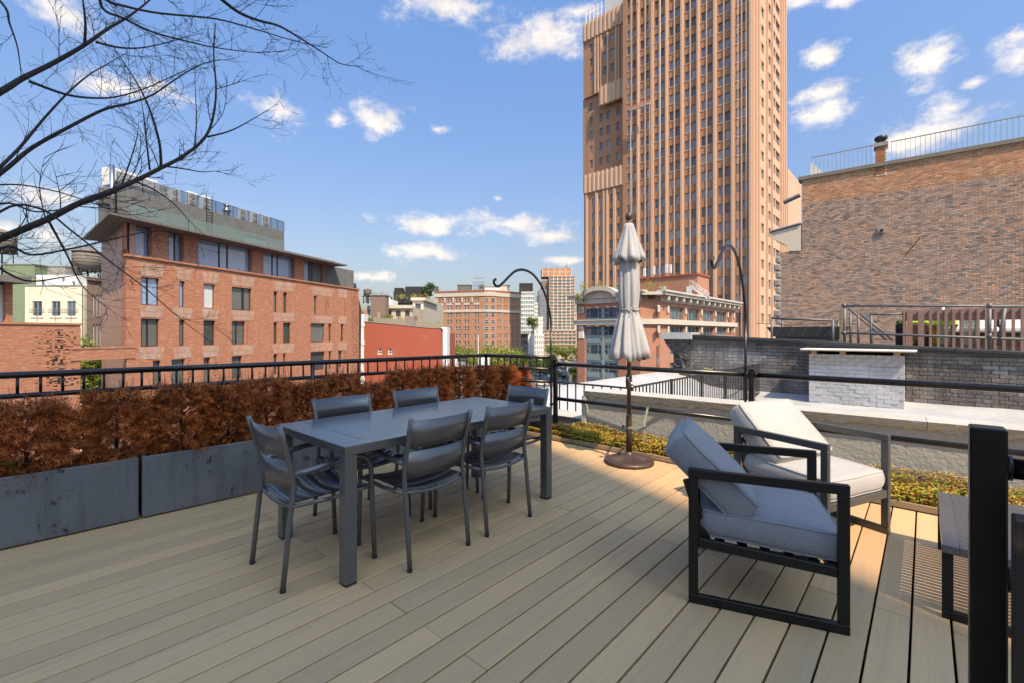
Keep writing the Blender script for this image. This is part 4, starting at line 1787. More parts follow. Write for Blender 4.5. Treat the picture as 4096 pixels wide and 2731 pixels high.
def SP(t, off=0.0):
    return (sL + SX * t + off * SY, SY * t - off * SX)


def sprism(name, mat, t0, t1, off, th, z0, z1):
    MB().prism([SP(t0, off), SP(t1, off), SP(t1, off + th), SP(t0, off + th)][::-1], z0, z1, 'z').build(name, MAT[mat], bA)


sprism('brick_return', 'roman_brick', .12, 2.2, .001, .3, ZS, zc - .001)
sprism('copper_wall', 'copper_panel', 2.2, 12.4, .10, .3, ZS, zsof - .003)
sprism('corner_pier', 'copper_panel', .55, 2.4, .25, .4, zt, zsof - .003)
for k in range(9):
    zz = -11.3 + k * 2.2
    for j in range(8):
        sprism('panel_joint', 'steel_dark', 2.5 + j * 1.25, 3.1 + j * 1.25, .094, .02, zz, zz + .04)
q1, q2 = SP(11.8, .6), SP(1.2, .6)
MB().prism([q2, (sR - .05, .8), (sR - .05, 12), (q1[0], q1[1])], ZS, zsof - .004, 'z').build('rear_body', MAT['concrete_dark'], bA)
sE = pa(2072, 620)[0]
eave = MB()
e0 = (sL - 1.95, -1.25)
e1 = (e0[0] + SX * 13.6, e0[1] + SY * 13.6)
i0, i1 = (e0[0] + .5, e0[1] + .4), (e1[0] + .6, e1[1] - .2)
eave.prism([e0, (sE, -1.25), (sE, 8), e1], zsof, zsof + .16, 'z')
eave.prism([(e0[0] + 1.1, -.4), (sE - 1.2, -.4), (sE - 1.2, 7.8), (e1[0] + 1.1, e1[1] - .3)], zsof + .1605, zsof + .42, 'z')
eave.build('roof_slab', M('eave_grey', (.17, .155, .145), .75, var=.15, vscale=1.), bA)
z0 = zsof + .421
# glass balustrade along the slab edge
clear_glass('rail_glass', (.72, .86, .84), .30)
x = sL + .4
xe2 = pa(1645, 500)[0]
while x < xe2:
    MB().box(x, min(x + 1.45, xe2), .25, .27, z0 + .02, z0 + 1.15).build('glass_panel', MAT['rail_glass'], bA)
    x += 1.48
# penthouse
PA2 = Plane(PA.pt(0, 0, 3.2), PA.d)
pz1 = PA2.uz(*C2(1640, 345))[1]
pz2 = PA2.uz(*C2(1640, 270))[1]
xp0, xp1 = PA2.uz(*C2(330, 150))[0], PA2.uz(*C2(1640, 300))[0]
phh = [(PA2.uz(*C2(1325, 400))[0], PA2.uz(*C2(1495, 400))[0], z0 + .2, PA2.uz(*C2(1400, 385))[1])]
p_ = facade(bA, 'penthouse_wall', MAT['concrete_dark'], xp0, xp1, z0, pz1, phh, .2)
p_.location.y = 3.2
o = add_window(bA, phh[0], .15, 2, 1, 'frame_grey', 'win_green', .06, .08)
o.location.y += 3.2
MB().prism([(xp0 + .001, 3.42), (xp1 - .001, 3.42), (xp1 - .001, 9), (xp0 + 2.8, 9)], z0, pz1 - .002, 'z').build('penthouse_body', MAT['concrete_dark'], bA)
for k in range(19):                                    # mesh screen round the plant deck
    xx = xp0 + (xp1 - xp0) * k / 18
    MB().box(xx - .02, xx + .02, 3.2, 3.24, pz1, pz2 - .04).build('screen_post', MAT['steel_dark'], bA)
MB().box(xp0, xp1, 3.2, 3.24, pz2 - .04, pz2).build('screen_rail', MAT['steel_dark'], bA)
clear_glass('mesh_screen', (.66, .70, .74), .10)
MB().box(xp0 + .02, xp1 - .02, 3.215, 3.222, pz1 + .02, pz2 - .05).build('screen_mesh', MAT['mesh_screen'], bA)
lx = PA2.uz(*C2(1020, 300))[0]
for s in (lx, lx + .6):
    MB().box(s, s + .04, 3.02, 3.06, z0, pz1 + 1.5).build('ladder_rail', MAT['steel_dark'], bA)
for k in range(14):
    MB().box(lx + .04, lx + .6, 3.03, 3.05, z0 + .2 + .3 * k, z0 + .23 + .3 * k).build('ladder_rung', MAT['steel_dark'], bA)
fx_ = PA2.uz(*C2(278, 250))[0]
MB().tube([(fx_, 3.0, z0), (fx_, 3.0, pz2 + .3)], .17, 12).build('flue', MAT['chrome'], bA)
xf0, xf1 = PA2.uz(*C2(205, 250))[0], PA2.uz(*C2(330, 250))[0]
part_box(bA, 'flue_shaft', 'concrete_dark', xf0 + .5, xf1 - .01, 3.6, 4.4, zsof + .43, pz1 - .3)
part_box(bA, 'shaft_cap', 'concrete_dark', xf0 + .35, xf1 - .012, 3.45, 4.5, zsof + 1.9, zsof + 2.1)
# rooftop cooling units
acm = MB()
acm.cbox((0, 0, .78), (.48, .2, .78), .02)
fan = []
ac_me = acm.mesh('casing', MAT['ac_white'])
fm_ = MB()
for cz in (.42, 1.12):
    fm_.tube([(0, -.215, cz), (0, -.203, cz)], [.30, .31], 20)
fan_me = fm_.mesh('fan_grille', M('grille_grey', (.35, .35, .34), .6, var=.2))


def ac_unit(s, y, z, lb, sc=1.0):
    p = PA.pt(s, z, y)
    t = thing('cooling_unit', lb, 'cooling unit', p, PA.rz, 'cooling units on the penthouse roof')
    t.scale = (sc, sc, sc)
    ob('casing', ac_me, t)
    ob('fan_grille', fan_me, t)


acx = [PA2.uz(*C2(x, 200))[0] for x in (745, 850, 955, 1062, 1352, 1440, 1530)]
for i, f in enumerate(acx):
    ac_unit(f, 4.4 if i < 2 else 3.9, pz1, 'white cooling unit with two fans behind the mesh screen on the penthouse roof', .86 if i > 3 else .95)
PA3 = Plane(PA.pt(0, 0, 4.1), PA.d)
p = PA.pt(PA3.uz(*C2(438, 110))[0], pz1, 4.1)
t = thing('rooftop_tank', 'long white rectangular plant casing behind the mesh screen beside the steel flue', 'plant casing', p, PA.rz)
MB().cbox((0, 0, .75), (1.9, .5, .75), .04).build('casing', MAT['ac_white'], t)
MB().box(-1.8, 1.8, -.52, -.505, .2, .26).build('seam', MAT['grille_grey'], t)
p = PA.pt(PA2.uz(*C2(1235, 240))[0], pz1, 4.0)
t = thing('exhaust_fan', 'silver round exhaust fan among the white units on the penthouse roof', 'exhaust fan', p, PA.rz)
MB().lathe([(.3, 0), (.3, .5), (.42, .55), (.42, .8), (.25, .95), (.2, 1.15), (.32, 1.2), (.3, 1.3)], 18).build('body', MAT['chrome'], t)
MB().box(-.5, .5, -.4, .4, -.0, .12).build('base', MAT['metal_grey'], t)

# dark stepped wall at the far end
bK = bthing('dark_gable_building', 'charcoal brick gable with a sloped shoulder at the far end of the brick building', PA)
brick_mat('char_brick', (.055, .055, .058), (.042, .042, .045), (.07, .07, .07), bw=.3, bh=.08, bump=.3)
a0 = pa(1975, 700)[0]
pts = [(1962, 640), (2205, 662), (2206, 745), (2228, 747), (2248, 850), (2272, 955)]
o2 = [pa(x, y) for x, y in pts]
out = [(o2[0][0], ZS)] + [(o2[-1][0] + .4, ZS)] + [(q[0] + (.9 if i else 0), q[1]) for i, q in reversed(list(enumerate(o2)))]
MB().prism(out, 1.2, 9.0, 'y').build('gable_wall', MAT['char_brick'], bK)
part_box(bK, 'white_trim', 'stone_white', o2[-1][0] + .42, o2[-1][0] + .95, 1.6, 2.4, ZS, o2[-1][1] - .3)

# ---- perforated wing and bridge beam, same wall line further left
bW = bthing('perforated_wing', 'low red brick wing with a pattern of missing bricks and a bridging beam', PA)
C1 = lambda x, y: (x * .4677, 700 + y * .4677)
w0 = PA.uz(-260, 1300)[0]
w1 = PA.uz(322, 1300)[0]
zt = PA.uz(160, 1300)[1]
part_box(bW, 'wall', 'roman_brick', w0, w1, 0, .5, ZS, zt)
part_box(bW, 'coping', 'roman_brick', w0, w1 + .05, -.07, .57, zt, zt + .14)
zb0, zb1 = PA.uz(400, 1437)[1], PA.uz(400, 1393)[1]
part_box(bW, 'beam', 'roman_brick', w1 - .6, sL + .6, -.05, .3, zb0, zb1)
part_box(bW, 'beam_cap', 'roman_brick', w1 - .6, sL + .6, -.09, .34, zb1, zb1 + .1)
m = MB()
for k in range(300):
    cx, cz, sx_, sz_ = [(235, 1370, 75, 45), (225, 1440, 60, 70), (250, 1520, 50, 40)][k % 3]
    u, v = lr.gauss(cx, sx_ * .6), lr.gauss(cz, sz_ * .55)
    if u > 310:
        continue
    s, z = PA.uz(u, v)
    z = round(z / .055) * .055
    s = round(s / .15) * .15
    if z < zt - .2:
        m.box(s, s + .15, -.004, .05, z, z + .048)
tag(m.build('brick_hole_shade', MAT['hole_shade'], bW), kind='stuff')  # dark blocks painted as the shade inside the brick gaps
cb_ = random.Random(2)
m = MB()
for k in range(70):
    z = zt - .3 - k * .11
    if z > zb1:
        m.box(w1, w1 + .07, .05, .45, z, z + .05)
m.build('toothed_edge', MAT['roman_brick'], bW)
# flat-roofed glass room on that wing
bP = bthing('glass_pavilion', 'white glazed roof room with a grey slab roof on the perforated wing', PA)
g0, g1 = PA.uz(-200, 1200)[0], PA.uz(84, 1200)[0]
g2 = PA.uz(112, 1200)[0]
z1 = PA.uz(60, 1143)[1] + .25
part_box(bP, 'glazing', 'win_green' if False else M('frosted_glass', (.62, .68, .64), .25, var=.12, vscale=.4), g0, g1, 1.9, 2.1, zt + .02, z1)
part_box(bP, 'brick_jamb', 'char_brick' if False else 'roman_brick', g1 + .02, g2, 1.6, 4.5, zt + .02, z1 - .001)
part_box(bP, 'frame', 'frame_dark', g0, g1 + .01, 1.82, 1.895, z1 - .12, z1 - .001)
part_box(bP, 'roof_slab', 'eave_grey', g0, PA.uz(146, 1130)[0], .5, 6, z1, z1 + .42)

# ---- cream building behind
PC = Plane(ray(220) * 62, RV)
bC = bthing('cream_building', 'cream painted building with three teal windows and thin balcony rails', PC)
c4 = lambda x, y: (x * .4375, 1000 + y * .4375)
hs = [PC.rect(*(c4(a, 0)[0], c4(b, 0)[0], c4(0, c)[1], c4(0, d)[1])) for a, b, c, d in [(297, 385, 470, 600), (470, 553, 475, 605), (612, 692, 480, 607)]]
z0_, z1_ = min(h[2] for h in hs), max(h[3] for h in hs)
hs = [(h[0], h[1], z0_, z1_) for h in hs] + [(h[0], h[1], z0_ - 5, z1_ - 5) for h in hs]
x0_, x1_ = PC.uz(100, 1200)[0], PC.uz(328, 1200)[0]
zr = PC.uz(220, 1145)[1]
brick_mat('cream_brick', (.80, .70, .55), (.76, .66, .51), (.74, .66, .53), bump=.15)
facade(bC, 'wall', MAT['cream_brick'], x0_, x1_, ZS, zr, hs, .2)
for h in hs:
    add_window(bC, h, .17, 2, 1, 'frame_teal', 'win_dark', .14, .09, .14)
    for k in (.6, .95):
        part_box(bC, 'balcony_rail', 'metal_grey', h[0] - .4, h[1] + .4, -.12, -.08, h[2] + k, h[2] + k + .045)
    part_box(bC, 'balcony_post', 'metal_grey', (h[0] + h[1]) / 2 - .03, (h[0] + h[1]) / 2 + .03, -.08, -.03, h[2] - .7, h[2] + 1.1)
    part_box(bC, 'sill', 'stone_cream', h[0] - .2, h[1] + .2, -.08, 0, h[2] - .25, h[2] - .1)
part_box(bC, 'band', 'frame_teal', x0_, x1_, -.08, .1, zr, zr + .12)
zp = PC.uz(220, 1101)[1]
part_box(bC, 'parapet', 'white_paint', PC.uz(143, 1100)[0], x1_ - .6, .05, 10, zr + .121, zp)
for a in (397, 582, 678):
    s = PC.uz(a * .4375, 1120)[0]
    MB().cbox((s, -.05, zp - 1.0 if a != 582 else zp - .5), (.13, .1, .16), .02).build('wall_lamp', MAT['metal_grey'], bC)
part_box(bC, 'body', 'stone_cream', x0_ + .01, x1_ - .01, .3, 12, ZS, zr - .01)
# roof clutter behind it
for i, (u, v0, v1, w, mt, nm, lb) in enumerate([(75, 1060, 1120, 5.0, 'green_tile', 'tiled_bulkhead', 'green tiled roof bulkhead beyond the glass pavilion'),
                                                (118, 1073, 1120, 1.8, 'home_brick', 'brick_bulkhead', 'small red brick bulkhead beside the green tiled one'),
                                                (205, 1068, 1105, 4.5, 'concrete', 'roof_shed', 'low grey roof shed behind the cream building')]):
    if mt == 'green_tile':
        brick_mat('green_tile', (.20, .27, .16), (.16, .22, .13), (.32, .36, .27), bw=.4, bh=.2, ms=.02)
    q = at(u, v1, 72 + i)
    t = thing(nm, lb, 'bulkhead', (q.x, q.y, q.z - 8), PC.rz)
    hgt = (v1 - v0) / FOC * (72 + i)
    MB().box(-w / 2, w / 2, 0, 3, 0, 8 + hgt).build('walls', MAT[mt], t)
    MB().box(-w / 2 - .1, w / 2 + .1, -.1, 3.1, 8 + hgt, 8.15 + hgt).build('coping', MAT['concrete'], t)
q = at(352, 1165, 78)
water_tower('big wooden water tower on a dark steel frame beyond the cream building', q.x, q.y, q.z, 2.05, 3.2, 3.4)
q = at(8, 1110, 85)
water_tower('weathered wooden water tower behind the bare branches over the glass pavilion', q.x, q.y, q.z, 2.0, 3.6, 4.5)
q = at(352, 1330, 77)
t = thing('stair_tower', 'brown brick roof tower carrying the big water tower', 'tower', (q.x, q.y, ZS), PC.rz)
MB().box(-2.6, 2.6, -2.2, 4, 0, at(352, 1165, 77).z - ZS).build('walls', brick_mat('brown_brick', (.24, .15, .11), (.19, .12, .09), (.30, .25, .21)), t)
PD_ = Plane(ray(345) * 58, vdir(2620))
bO = bthing('old_loft_building', 'old brown loft building with tall white arched windows beside the copper wall', PD_)
hs = []
for k in range(3):
    for r in range(3):
        a = PD_.uz(371 + k * 13, 1200)[0]
        b = PD_.uz(379 + k * 13, 1200)[0]
        z1_ = PD_.uz(385, 1180 + r * 118)[1]
        z0_ = PD_.uz(385, 1265 + r * 118)[1]
        hs.append((a, b, z0_, z1_))
facade(bO, 'wall', MAT['brown_brick'], PD_.uz(347, 1200)[0], PD_.uz(500, 1200)[0], ZS, PD_.uz(385, 1125)[1], hs, .25)
for h in hs:
    add_window(bO, h, .22, 1, 2, 'frame_white', 'blind_white', .1, .06)
part_box(bO, 'cornice', 'brown_brick', PD_.uz(345, 1200)[0], PD_.uz(500, 1200)[0], -.3, .0, PD_.uz(385, 1125)[1], PD_.uz(385, 1112)[1])

# trees in the court between
for i, (u, v, D, h, r) in enumerate([(348, 1312, 46, 12, 1.9), (368, 1385, 44, 9.5, 1.6)]):
    q = at(u, v, D)
    tree(['feathery green tree in the gap beside the copper wall, the taller one', 'lower green tree in the gap below the brick beam'][i], q.x, q.y, q.z - h, h, r,
         [(.16, .26, .04), (.22, .33, .06), (.12, .20, .035), (.35, .33, .06)], 31 + i, 2600, .17, 'trees in the courtyard gap', name='courtyard_tree')

# ---- red painted wall building
PR = Plane(ray(1600) * 72, RV)
bR = bthing('red_wall_building', 'building with a large red painted brick side wall and two tiny windows', PR)
cT = lambda x, y: (1420 + x * .4375, 1100 + y * .4375)
brick_mat('red_paint_brick', (.43, .11, .068), (.39, .098, .062), (.38, .098, .062), bw=.24, bh=.08, dirt=(.50, .25, .19), dirt_amt=.35, bump=.35, dlo=.55, dhi=.85, dscale=.4)
pl = [PR.uz(*cT(x, y)) for x, y in [(83, 430), (430, 462), (670, 487), (800, 490)]]
hs = [PR.rect(*(cT(a, 0)[0], cT(b, 0)[0], cT(0, 668)[1], cT(0, 716)[1])) for a, b in [(208, 243), (304, 338)]]
zbot = min(p[1] for p in pl)
facade(bR, 'side_wall', MAT['red_paint_brick'], pl[0][0], pl[-1][0], ZS, zbot, hs, .22)
for h in hs:
    add_window(bR, h, .18, 1, 2, 'frame_white', 'win_dark', .12, .06)
    part_box(bR, 'surround', 'stone_cream', h[0] - .12, h[1] + .12, -.03, .0, h[2] - .15, h[2] - .001)
MB().prism([(pl[0][0], zbot), (pl[-1][0], zbot)] + [(p[0], p[1] + .001) for p in reversed(pl)], .0, .35, 'y').build('sloping_parapet', MAT['red_paint_brick'], bR)
for a, b in zip(pl, pl[1:]):
    MB().bar((a[0], .17, a[1] + .06), (b[0], .17, b[1] + .06), .5, .12, b=.01).build('coping', MAT['concrete'], bR)
part_box(bR, 'body', 'red_paint_brick', pl[0][0] + .02, pl[-1][0] - .02, .36, 16, ZS, zbot - .8)
part_box(bR, 'white_corner', 'white_paint', pl[-1][0] + .01, pl[-1][0] + .75, -.1, 3, ZS, pl[-1][1] + .2)
MB().tube([(pl[-1][0] + .2, -.2, ZS), (pl[-1][0] + .2, -.2, pl[-1][1] - .2), (pl[-1][0] - .1, -.2, pl[-1][1] + .1)], .11, 8).build('downpipe', MAT['white_paint'], bR)
part_box(bR, 'white_quoin', 'white_paint', pl[0][0] - .45, pl[0][0] - .01, -.15, 2, ZS, pl[0][1] + 1.2)
for k in range(4):
    part_box(bR, 'stone_block', 'white_paint', pl[0][0] - .55, pl[0][0] + .15, -.22, -.151, -6 + k * 2.8, -5.4 + k * 2.8)
fr = random.Random(9)
M('bamboo', (.34, .30, .22), .85, var=.3, vscale=5)
sm_ = MB().box(0, .13, 1.0, 1.03, -.1, .78).mesh('fence_slat', MAT['bamboo'])
for k in range(96):
    f = k / 96
    if .46 < f < .60:
        continue
    ob('fence_slat', sm_, bR, (pl[0][0] + 1.2 + (pl[-1][0] - pl[0][0] - 1.4) * f, 0, pl[0][1] + (pl[-1][1] - pl[0][1]) * f + fr.uniform(-.05, .05)))
part_box(bR, 'roof_shed', M('mauve_metal', (.28, .21, .19), .6, var=.1), PR.uz(1610, 1300)[0], PR.uz(1651, 1300)[0], 1.2, 3.5, pl[1][1] - .5, pl[1][1] + 1.5)
for i, (u, v, s) in enumerate([(1535, 1275, 1.0), (1600, 1280, .9), (1480, 1282, .6), (1720, 1298, .7), (1755, 1296, .5), (1560, 1268, .7)]):
    q = at(u, v, 75.5)
    m = MB()
    m.c = []
    leaf_cloud(m, (0, 0, 0), s, s, s * .7, 130, .12, GREENS + YGREENS[2:3], fr, 0)
    tag(m.build('roof_garden_bush', MAT['leaf'], None, q), 'green bush of the roof garden behind the bamboo fence on the red building', 'bush', 'bushes of the red building roof garden')
# ================================================================== CITY
# ---- the tall brick tower
YT = 132.0
PT = Plane((0, YT), (1, 0))
T2 = lambda x, y: (2310 + x * .5838, 520 + y * .5838)
brick_mat('tower_brick', (.46, .25, .15), (.39, .20, .12), (.40, .24, .16), bw=.9, bh=.3, ms=.02, dirt=(.33, .16, .09), dirt_amt=.35, bump=.2, dscale=.05)
brick_mat('tower_pier', (.66, .43, .30), (.60, .38, .26), (.60, .41, .30), bw=.9, bh=.3, ms=.02, dirt=(.52, .32, .22), dirt_amt=.3, bump=.2, dscale=.06)
M('tower_cap', (.66, .46, .32), .85, var=.2, vscale=.2, kind='World')
tw = bthing('office_tower', 'tall tan brick office tower with stepped piers and paired windows', PT)
xL = PT.uz(*T2(310, 500))[0]
xR = PT.uz(*T2(1205, 500))[0]
fz0 = PT.uz(*T2(355, 574))[1]                          # sill of one floor, measured
FH = (PT.uz(*T2(355, 463))[1] - PT.uz(*T2(355, 574))[1] + PT.uz(*T2(355, 140))[1] - PT.uz(*T2(355, 250))[1]) / 2
FH = (PT.uz(*T2(355, 140))[1] - PT.uz(*T2(355, 574))[1]) / 4
WH = FH * .54
bays = [(342, 402), (432, 497), (530, 596), (630, 699), (737, 810), (848, 922), (963, 1043), (1087, 1163)]
bx = []
for a, b in bays:
    s0 = PT.uz(*T2(a, 480))[0]
    s1 = PT.uz(*T2(b, 480))[0]
    w = (s1 - s0) * .41
    bx.append((s0, s0 + w, s1 - w, s1))
NF0, NF1 = -7, 15
holes = []
for f in range(NF0, NF1):
    z = fz0 + FH * f
    if z < ZS + 3:
        continue
    for b in bx:
        holes.append((b[0], b[1], z, z + WH))
        holes.append((b[2], b[3], z, z + WH))
ztop = fz0 + FH * NF1
facade(tw, 'front_wall', MAT['tower_brick'], xL, xR, ZS, ztop, holes, .5)
glass_mat('win_pale', (.36, .40, .44), .05, 1.7, 1, (.50, .53, .55))
tr = random.Random(3)
rest = {}


def far_window(w, h, p, rz, glass):
    """windows past the first 300 are gathered into one part"""
    rest.setdefault(glass, []).append((w, h, p, rz))


for h in holes:
    g_ = tr.choice(('win_blue', 'win_blue', 'win_blue', 'win_dark', 'win_dark', 'win_pale'))
    if -3 < h[2] < 98:
        add_window(tw, h, .42, 3, 4, 'frame_grey', g_, .07, .055)
        if h[2] > 45:
            MB().box(h[0] - .12, h[1] + .12, -.12, .0, h[2] - .22, h[2] - .001).build('sill', MAT['tower_cap'], tw)
# piers: broad ones between bays, slim one inside each bay
for i in range(len(bx) + 1):
    a = xL + .2 if i == 0 else bx[i - 1][3] + .35
    b = bx[i][0] - .35 if i < len(bx) else xR - .1
    c = (a + b) / 2
    w = min((b - a) / 2, .75)
    if i == 0:
        continue
    zt_ = ztop + (6 if i in (3, 5) else 3.5)
    if i == len(bx):
        w *= .8
    MB().box(c - w, c + w, -.5, .05, ZS, zt_ - 14).build('pier', MAT['tower_pier'], tw)
    MB().box(c - w * .62, c + w * .62, -.75, -.501, ZS, zt_ - 16).build('pier_face', MAT['tower_pier'], tw)
    MB().box(c - w * .9, c + w * .9, -.6, .05, zt_ - 13.999, zt_ - 7).build('pier_cap', MAT['tower_cap'], tw)
for b in bx:
    c = (b[1] + b[2]) / 2
    w = (b[2] - b[1]) * .28
    MB().box(c - w, c + w, -.25, .05, ZS, ztop - 6).build('bay_mullion', MAT['tower_pier'], tw)
# stepped crown behind
for k, (da, db, zz, dd) in enumerate([(3, 2, 8, 3), (9, 6, 16, 6), (15, 12, 24, 9)]):
    part_box(tw, 'setback', 'tower_brick', xL + da, xR - db, dd, 26, ztop + 8 * k, ztop + zz)
    n = 24
    for i in range(n):
        c = xL + da + (xR - db - xL - da) * (i + .5) / n
        MB().box(c - .35, c + .35, dd - .5, dd, ztop + 8 * k - 5 * (k == 0), ztop + zz - tr.uniform(0, 1.2)).build('crown_rib', MAT['tower_pier'], tw)
# east flank
sideY = 40.0
fl = bthing('tower_flank', 'x', Plane((xR, YT), (0, 1)))
bpy.data.objects.remove(fl)
PE = Plane((xR, YT), (0, 1))
T5 = lambda x, y: (2900 + x * .7025, 700 + y * .7025)
eb = [(158, 167), (212, 221), (243, 256), (270, 284), (294, 308)]
esd = PE.uz(*T5(345, 300))[0]
hs = []
for f in range(NF0, NF1):
    z = fz0 + FH * f
    if z < 0:
        continue
    for a, b in ((190, 204), (208, 222), (240, 260), (266, 287), (290, 312)):
        s0, s1 = PE.uz(*T5(a, 300))[0], PE.uz(*T5(b, 300))[0]
        hs.append((s0, s1, z, z + WH))
em = facade(tw, 'flank_wall', MAT['tower_pier'], 0, esd, ZS, ztop, hs, .5)
em.location = (xR - PT.p.x, 0, 0)
em.rotation_euler.z = pi / 2
for h in hs:
    far_window(h[1] - h[0], h[3] - h[2], (xR - .42, h[0], h[2]), pi / 2, 'win_dark')
for k in range(13):
    c = esd * (k + .5) / 13
    if any(h[0] - .5 < c < h[1] + .5 for h in hs):
        continue
    MB().box(xR - .05, xR + .55, c - .4, c + .4, ZS, ztop - tr.uniform(2, 6)).build('pier', MAT['tower_pier'], tw)
part_box(tw, 'core', 'tower_brick', xL + .6, xR - .6, .6, esd - .1, ZS, ztop - .01)
# rear wing seen past the flank
part_box(tw, 'rear_wing', 'tower_pier', xR - 20, xR + .6, esd + .1, esd + 22, ZS, PE.uz(*T5(400, 30))[1])
# west wing in three steps
W1 = lambda x, y: (2310 + x * .5838, 0 + y * .5838)
wx0 = PT.uz(*T2(38, 500))[0]
gap = xL - .01
PW = Plane((0, YT + 2.6), (1, 0))


def wing(x0, x1, y, z0, z1, cols, zoff, nm):
    hs = []
    k = -12
    while fz0 + FH * k < z1 - WH - 1.0:
        z = fz0 + FH * k + zoff
        if z > max(z0, -2) + .5:
            for a, b in cols:
                hs.append((a, b, z, z + WH))
        k += 1
    f = facade(tw, nm, MAT['tower_brick'], x0, x1, z0, z1, hs, .4)
    f.location.y = y
    for h in hs:
        far_window(h[1] - h[0], h[3] - h[2], (h[0], y + .32, h[2]), 0, 'win_dark' if tr.random() < .6 else 'win_blue')
    part_box(tw, nm + '_body', 'tower_brick', x0 + .02, x1 - .02, y + .45, y + 22, z0, z1 - .02)


def wc(yoff, xs, vv=600):
    P_ = Plane((0, YT + yoff), (1, 0))
    return [(P_.uz(*T2(a, vv))[0], P_.uz(*T2(b, vv))[0]) for a, b in xs]


zw1 = Plane((0, YT + .6), (1, 0)).uz(*T2(150, 305))[1]
zw2 = Plane((0, YT + 5.2), (1, 0)).uz(*W1(200, 625))[1]
zw3 = Plane((0, YT + 4.4), (1, 0)).uz(*W1(120, 150))[1]
wing(wx0, gap, .6, ZS, zw1, wc(.6, [(99, 121), (147, 170), (219, 242), (269, 292)]), 0, 'low_wing')
x2_ = Plane((0, YT + 5.2), (1, 0)).uz(*T2(38, 400))[0]
wing(x2_, gap, 5.2, zw1 - .3, zw2, wc(5.2, [(85, 104), (151, 174), (198, 221), (268, 292)], 200), 0, 'mid_wing')
x3_ = Plane((0, YT + 4.4), (1, 0)).uz(*W1(40, 400))[0]
wing(x3_, gap, 4.4, zw2, zw3, wc(4.4, [(85, 104), (176, 200), (226, 250)], 0), 0, 'high_wing')
for nm, y, z, x0 in (('parapet_band', .6, zw1, wx0), ('parapet_band', 3.2, zw2, x2_ + 8), ('parapet_band', 4.4, zw3, x3_)):
    part_box(tw, nm, 'tower_cap', x0 - .1, gap, y - .35, y + .4, z - 5.5, z + .6)
    n = int((gap - x0) / 1.6)
    for k in range(n):
        c = x0 + (gap - x0) * (k + .5) / n
        part_box(tw, 'fluting', 'tower_pier', c - .3, c + .3, y - .7, y - .351, z - 5.4, z + .9)
for y, z0_, z1_, xs in ((.6, ZS, zw1 - 6, [(60, 70), (126, 140), (178, 188), (200, 212), (248, 262)]), (4.4, zw2, zw3 - 6, [(120, 130), (140, 150), (160, 168), (205, 214), (262, 272), (280, 288)])):
    for a, b in wc(y, xs, 300 if y > 1 else 700):
        part_box(tw, 'wing_pier', 'tower_pier', a, b, y - .5, y + .05, z0_, z1_)
m = MB()
for g_, lst in rest.items():
    for w, h, p, rz in lst:
        e, n = Vector((cos(rz), sin(rz), 0)), Vector((sin(rz), -cos(rz), 0))
        p = Vector(p)

        def bx_(a, b, z0, z1, d, mi):
            q = [p + e * a + Vector((0, 0, z0)), p + e * b + Vector((0, 0, z0)), p + e * b + Vector((0, 0, z1)), p + e * a + Vector((0, 0, z1))]
            m.poly([t_ + n * d for t_ in q], mi)
        bx_(0, w, 0, h, 0, 1 if g_ == 'win_dark' else 2)
        for f in (0, 1 / 3, 2 / 3, 1):
            bx_(max(0, w * f - .05), min(w, w * f + .05), 0, h, .05, 0)
        for f in (0, .25, .5, .75, 1):
            bx_(0, w, max(0, h * f - .05), min(h, h * f + .05), .06, 0)
tag(m.build('further_windows', [MAT['frame_grey'], MAT['win_dark'], MAT['win_blue']], tw), kind='stuff')
# white roof frame on the west wing
q = Plane((0, YT + 8), (1, 0))
fr_ = thing('roof_tank_frame', 'white steel frame and louvred screen on the roof of the tower wing', 'roof frame', (q.uz(*W1(55, 100))[0], YT + 8, zw3 - .2))
for k in range(5):
    MB().box(k * 1.6, k * 1.6 + .25, 0, .25, 0, 9).build('post', MAT['white_paint'], fr_)
for k in range(6):
    MB().box(0, 6.6, .26, .45, k * 1.7, k * 1.7 + .2).build('beam', MAT['white_paint'], fr_)
for k in range(7):
    MB().box(6.8 + k * 4, 10.6 + k * 4, 2, 2.3, 4, 13).build('screen_panel', MAT['frame_white'], fr_)
# window-washing cradle and ropes
c_ = PT.uz(*W1(452, 760))
cr_ = thing('work_cradle', 'orange and white work cradle hanging on ropes before the tower', 'work cradle', (c_[0], YT - 2.6, c_[1]))
MB().box(-3.3, 3.3, -.5, .5, 0, .15).build('floor', MAT['white_paint'], cr_)
M('safety_orange', (.65, .16, .05), .6, var=.2)
for y in (-.5, .44):
    MB().box(-3.3, 3.3, y, y + .06, .9, 1.1).build('guard_rail', MAT['safety_orange'], cr_)
    MB().box(-3.3, 3.3, y, y + .06, .2, .5).build('guard_rail', MAT['safety_orange'], cr_)
    for k in range(8):
        MB().box(-3.3 + k * .93, -3.2 + k * .93, y + .01, y + .05, .151, 1.2).build('guard_post', MAT['white_paint'], cr_)
for x in (-3.1, 3.1):
    MB().tube([(x, 0, .15), (x, 0, 60)], .035, 6).build('rope', MAT['white_paint'], cr_)
    MB().tube([(x, .2, 0), (x - .3, .2, -70)], .03, 6).build('rope', MAT['white_paint'], cr_)
for x in (T2(584, 300), T2(1112, 300)):
    s = PT.uz(*x)[0]
    m = MB()
    m.tube([(0, 0, -45), (0, 0, 90)], .045, 6)
    tag(m.build('drop_rope', MAT['white_paint'], None, (s, YT - 1.6, 20)), 'long white drop rope hanging down the tower front', 'rope', 'drop ropes on the tower')
s = PE.p.x
m = MB()
m.tube([(0, 0, 0), (0, 0, 110)], .09, 8)
tag(m.build('corner_pipe', MAT['metal_grey'], None, (xR - 1.4, YT - 1.4, ZS)), 'thin grey pipe running up beside the tower corner', 'pipe')

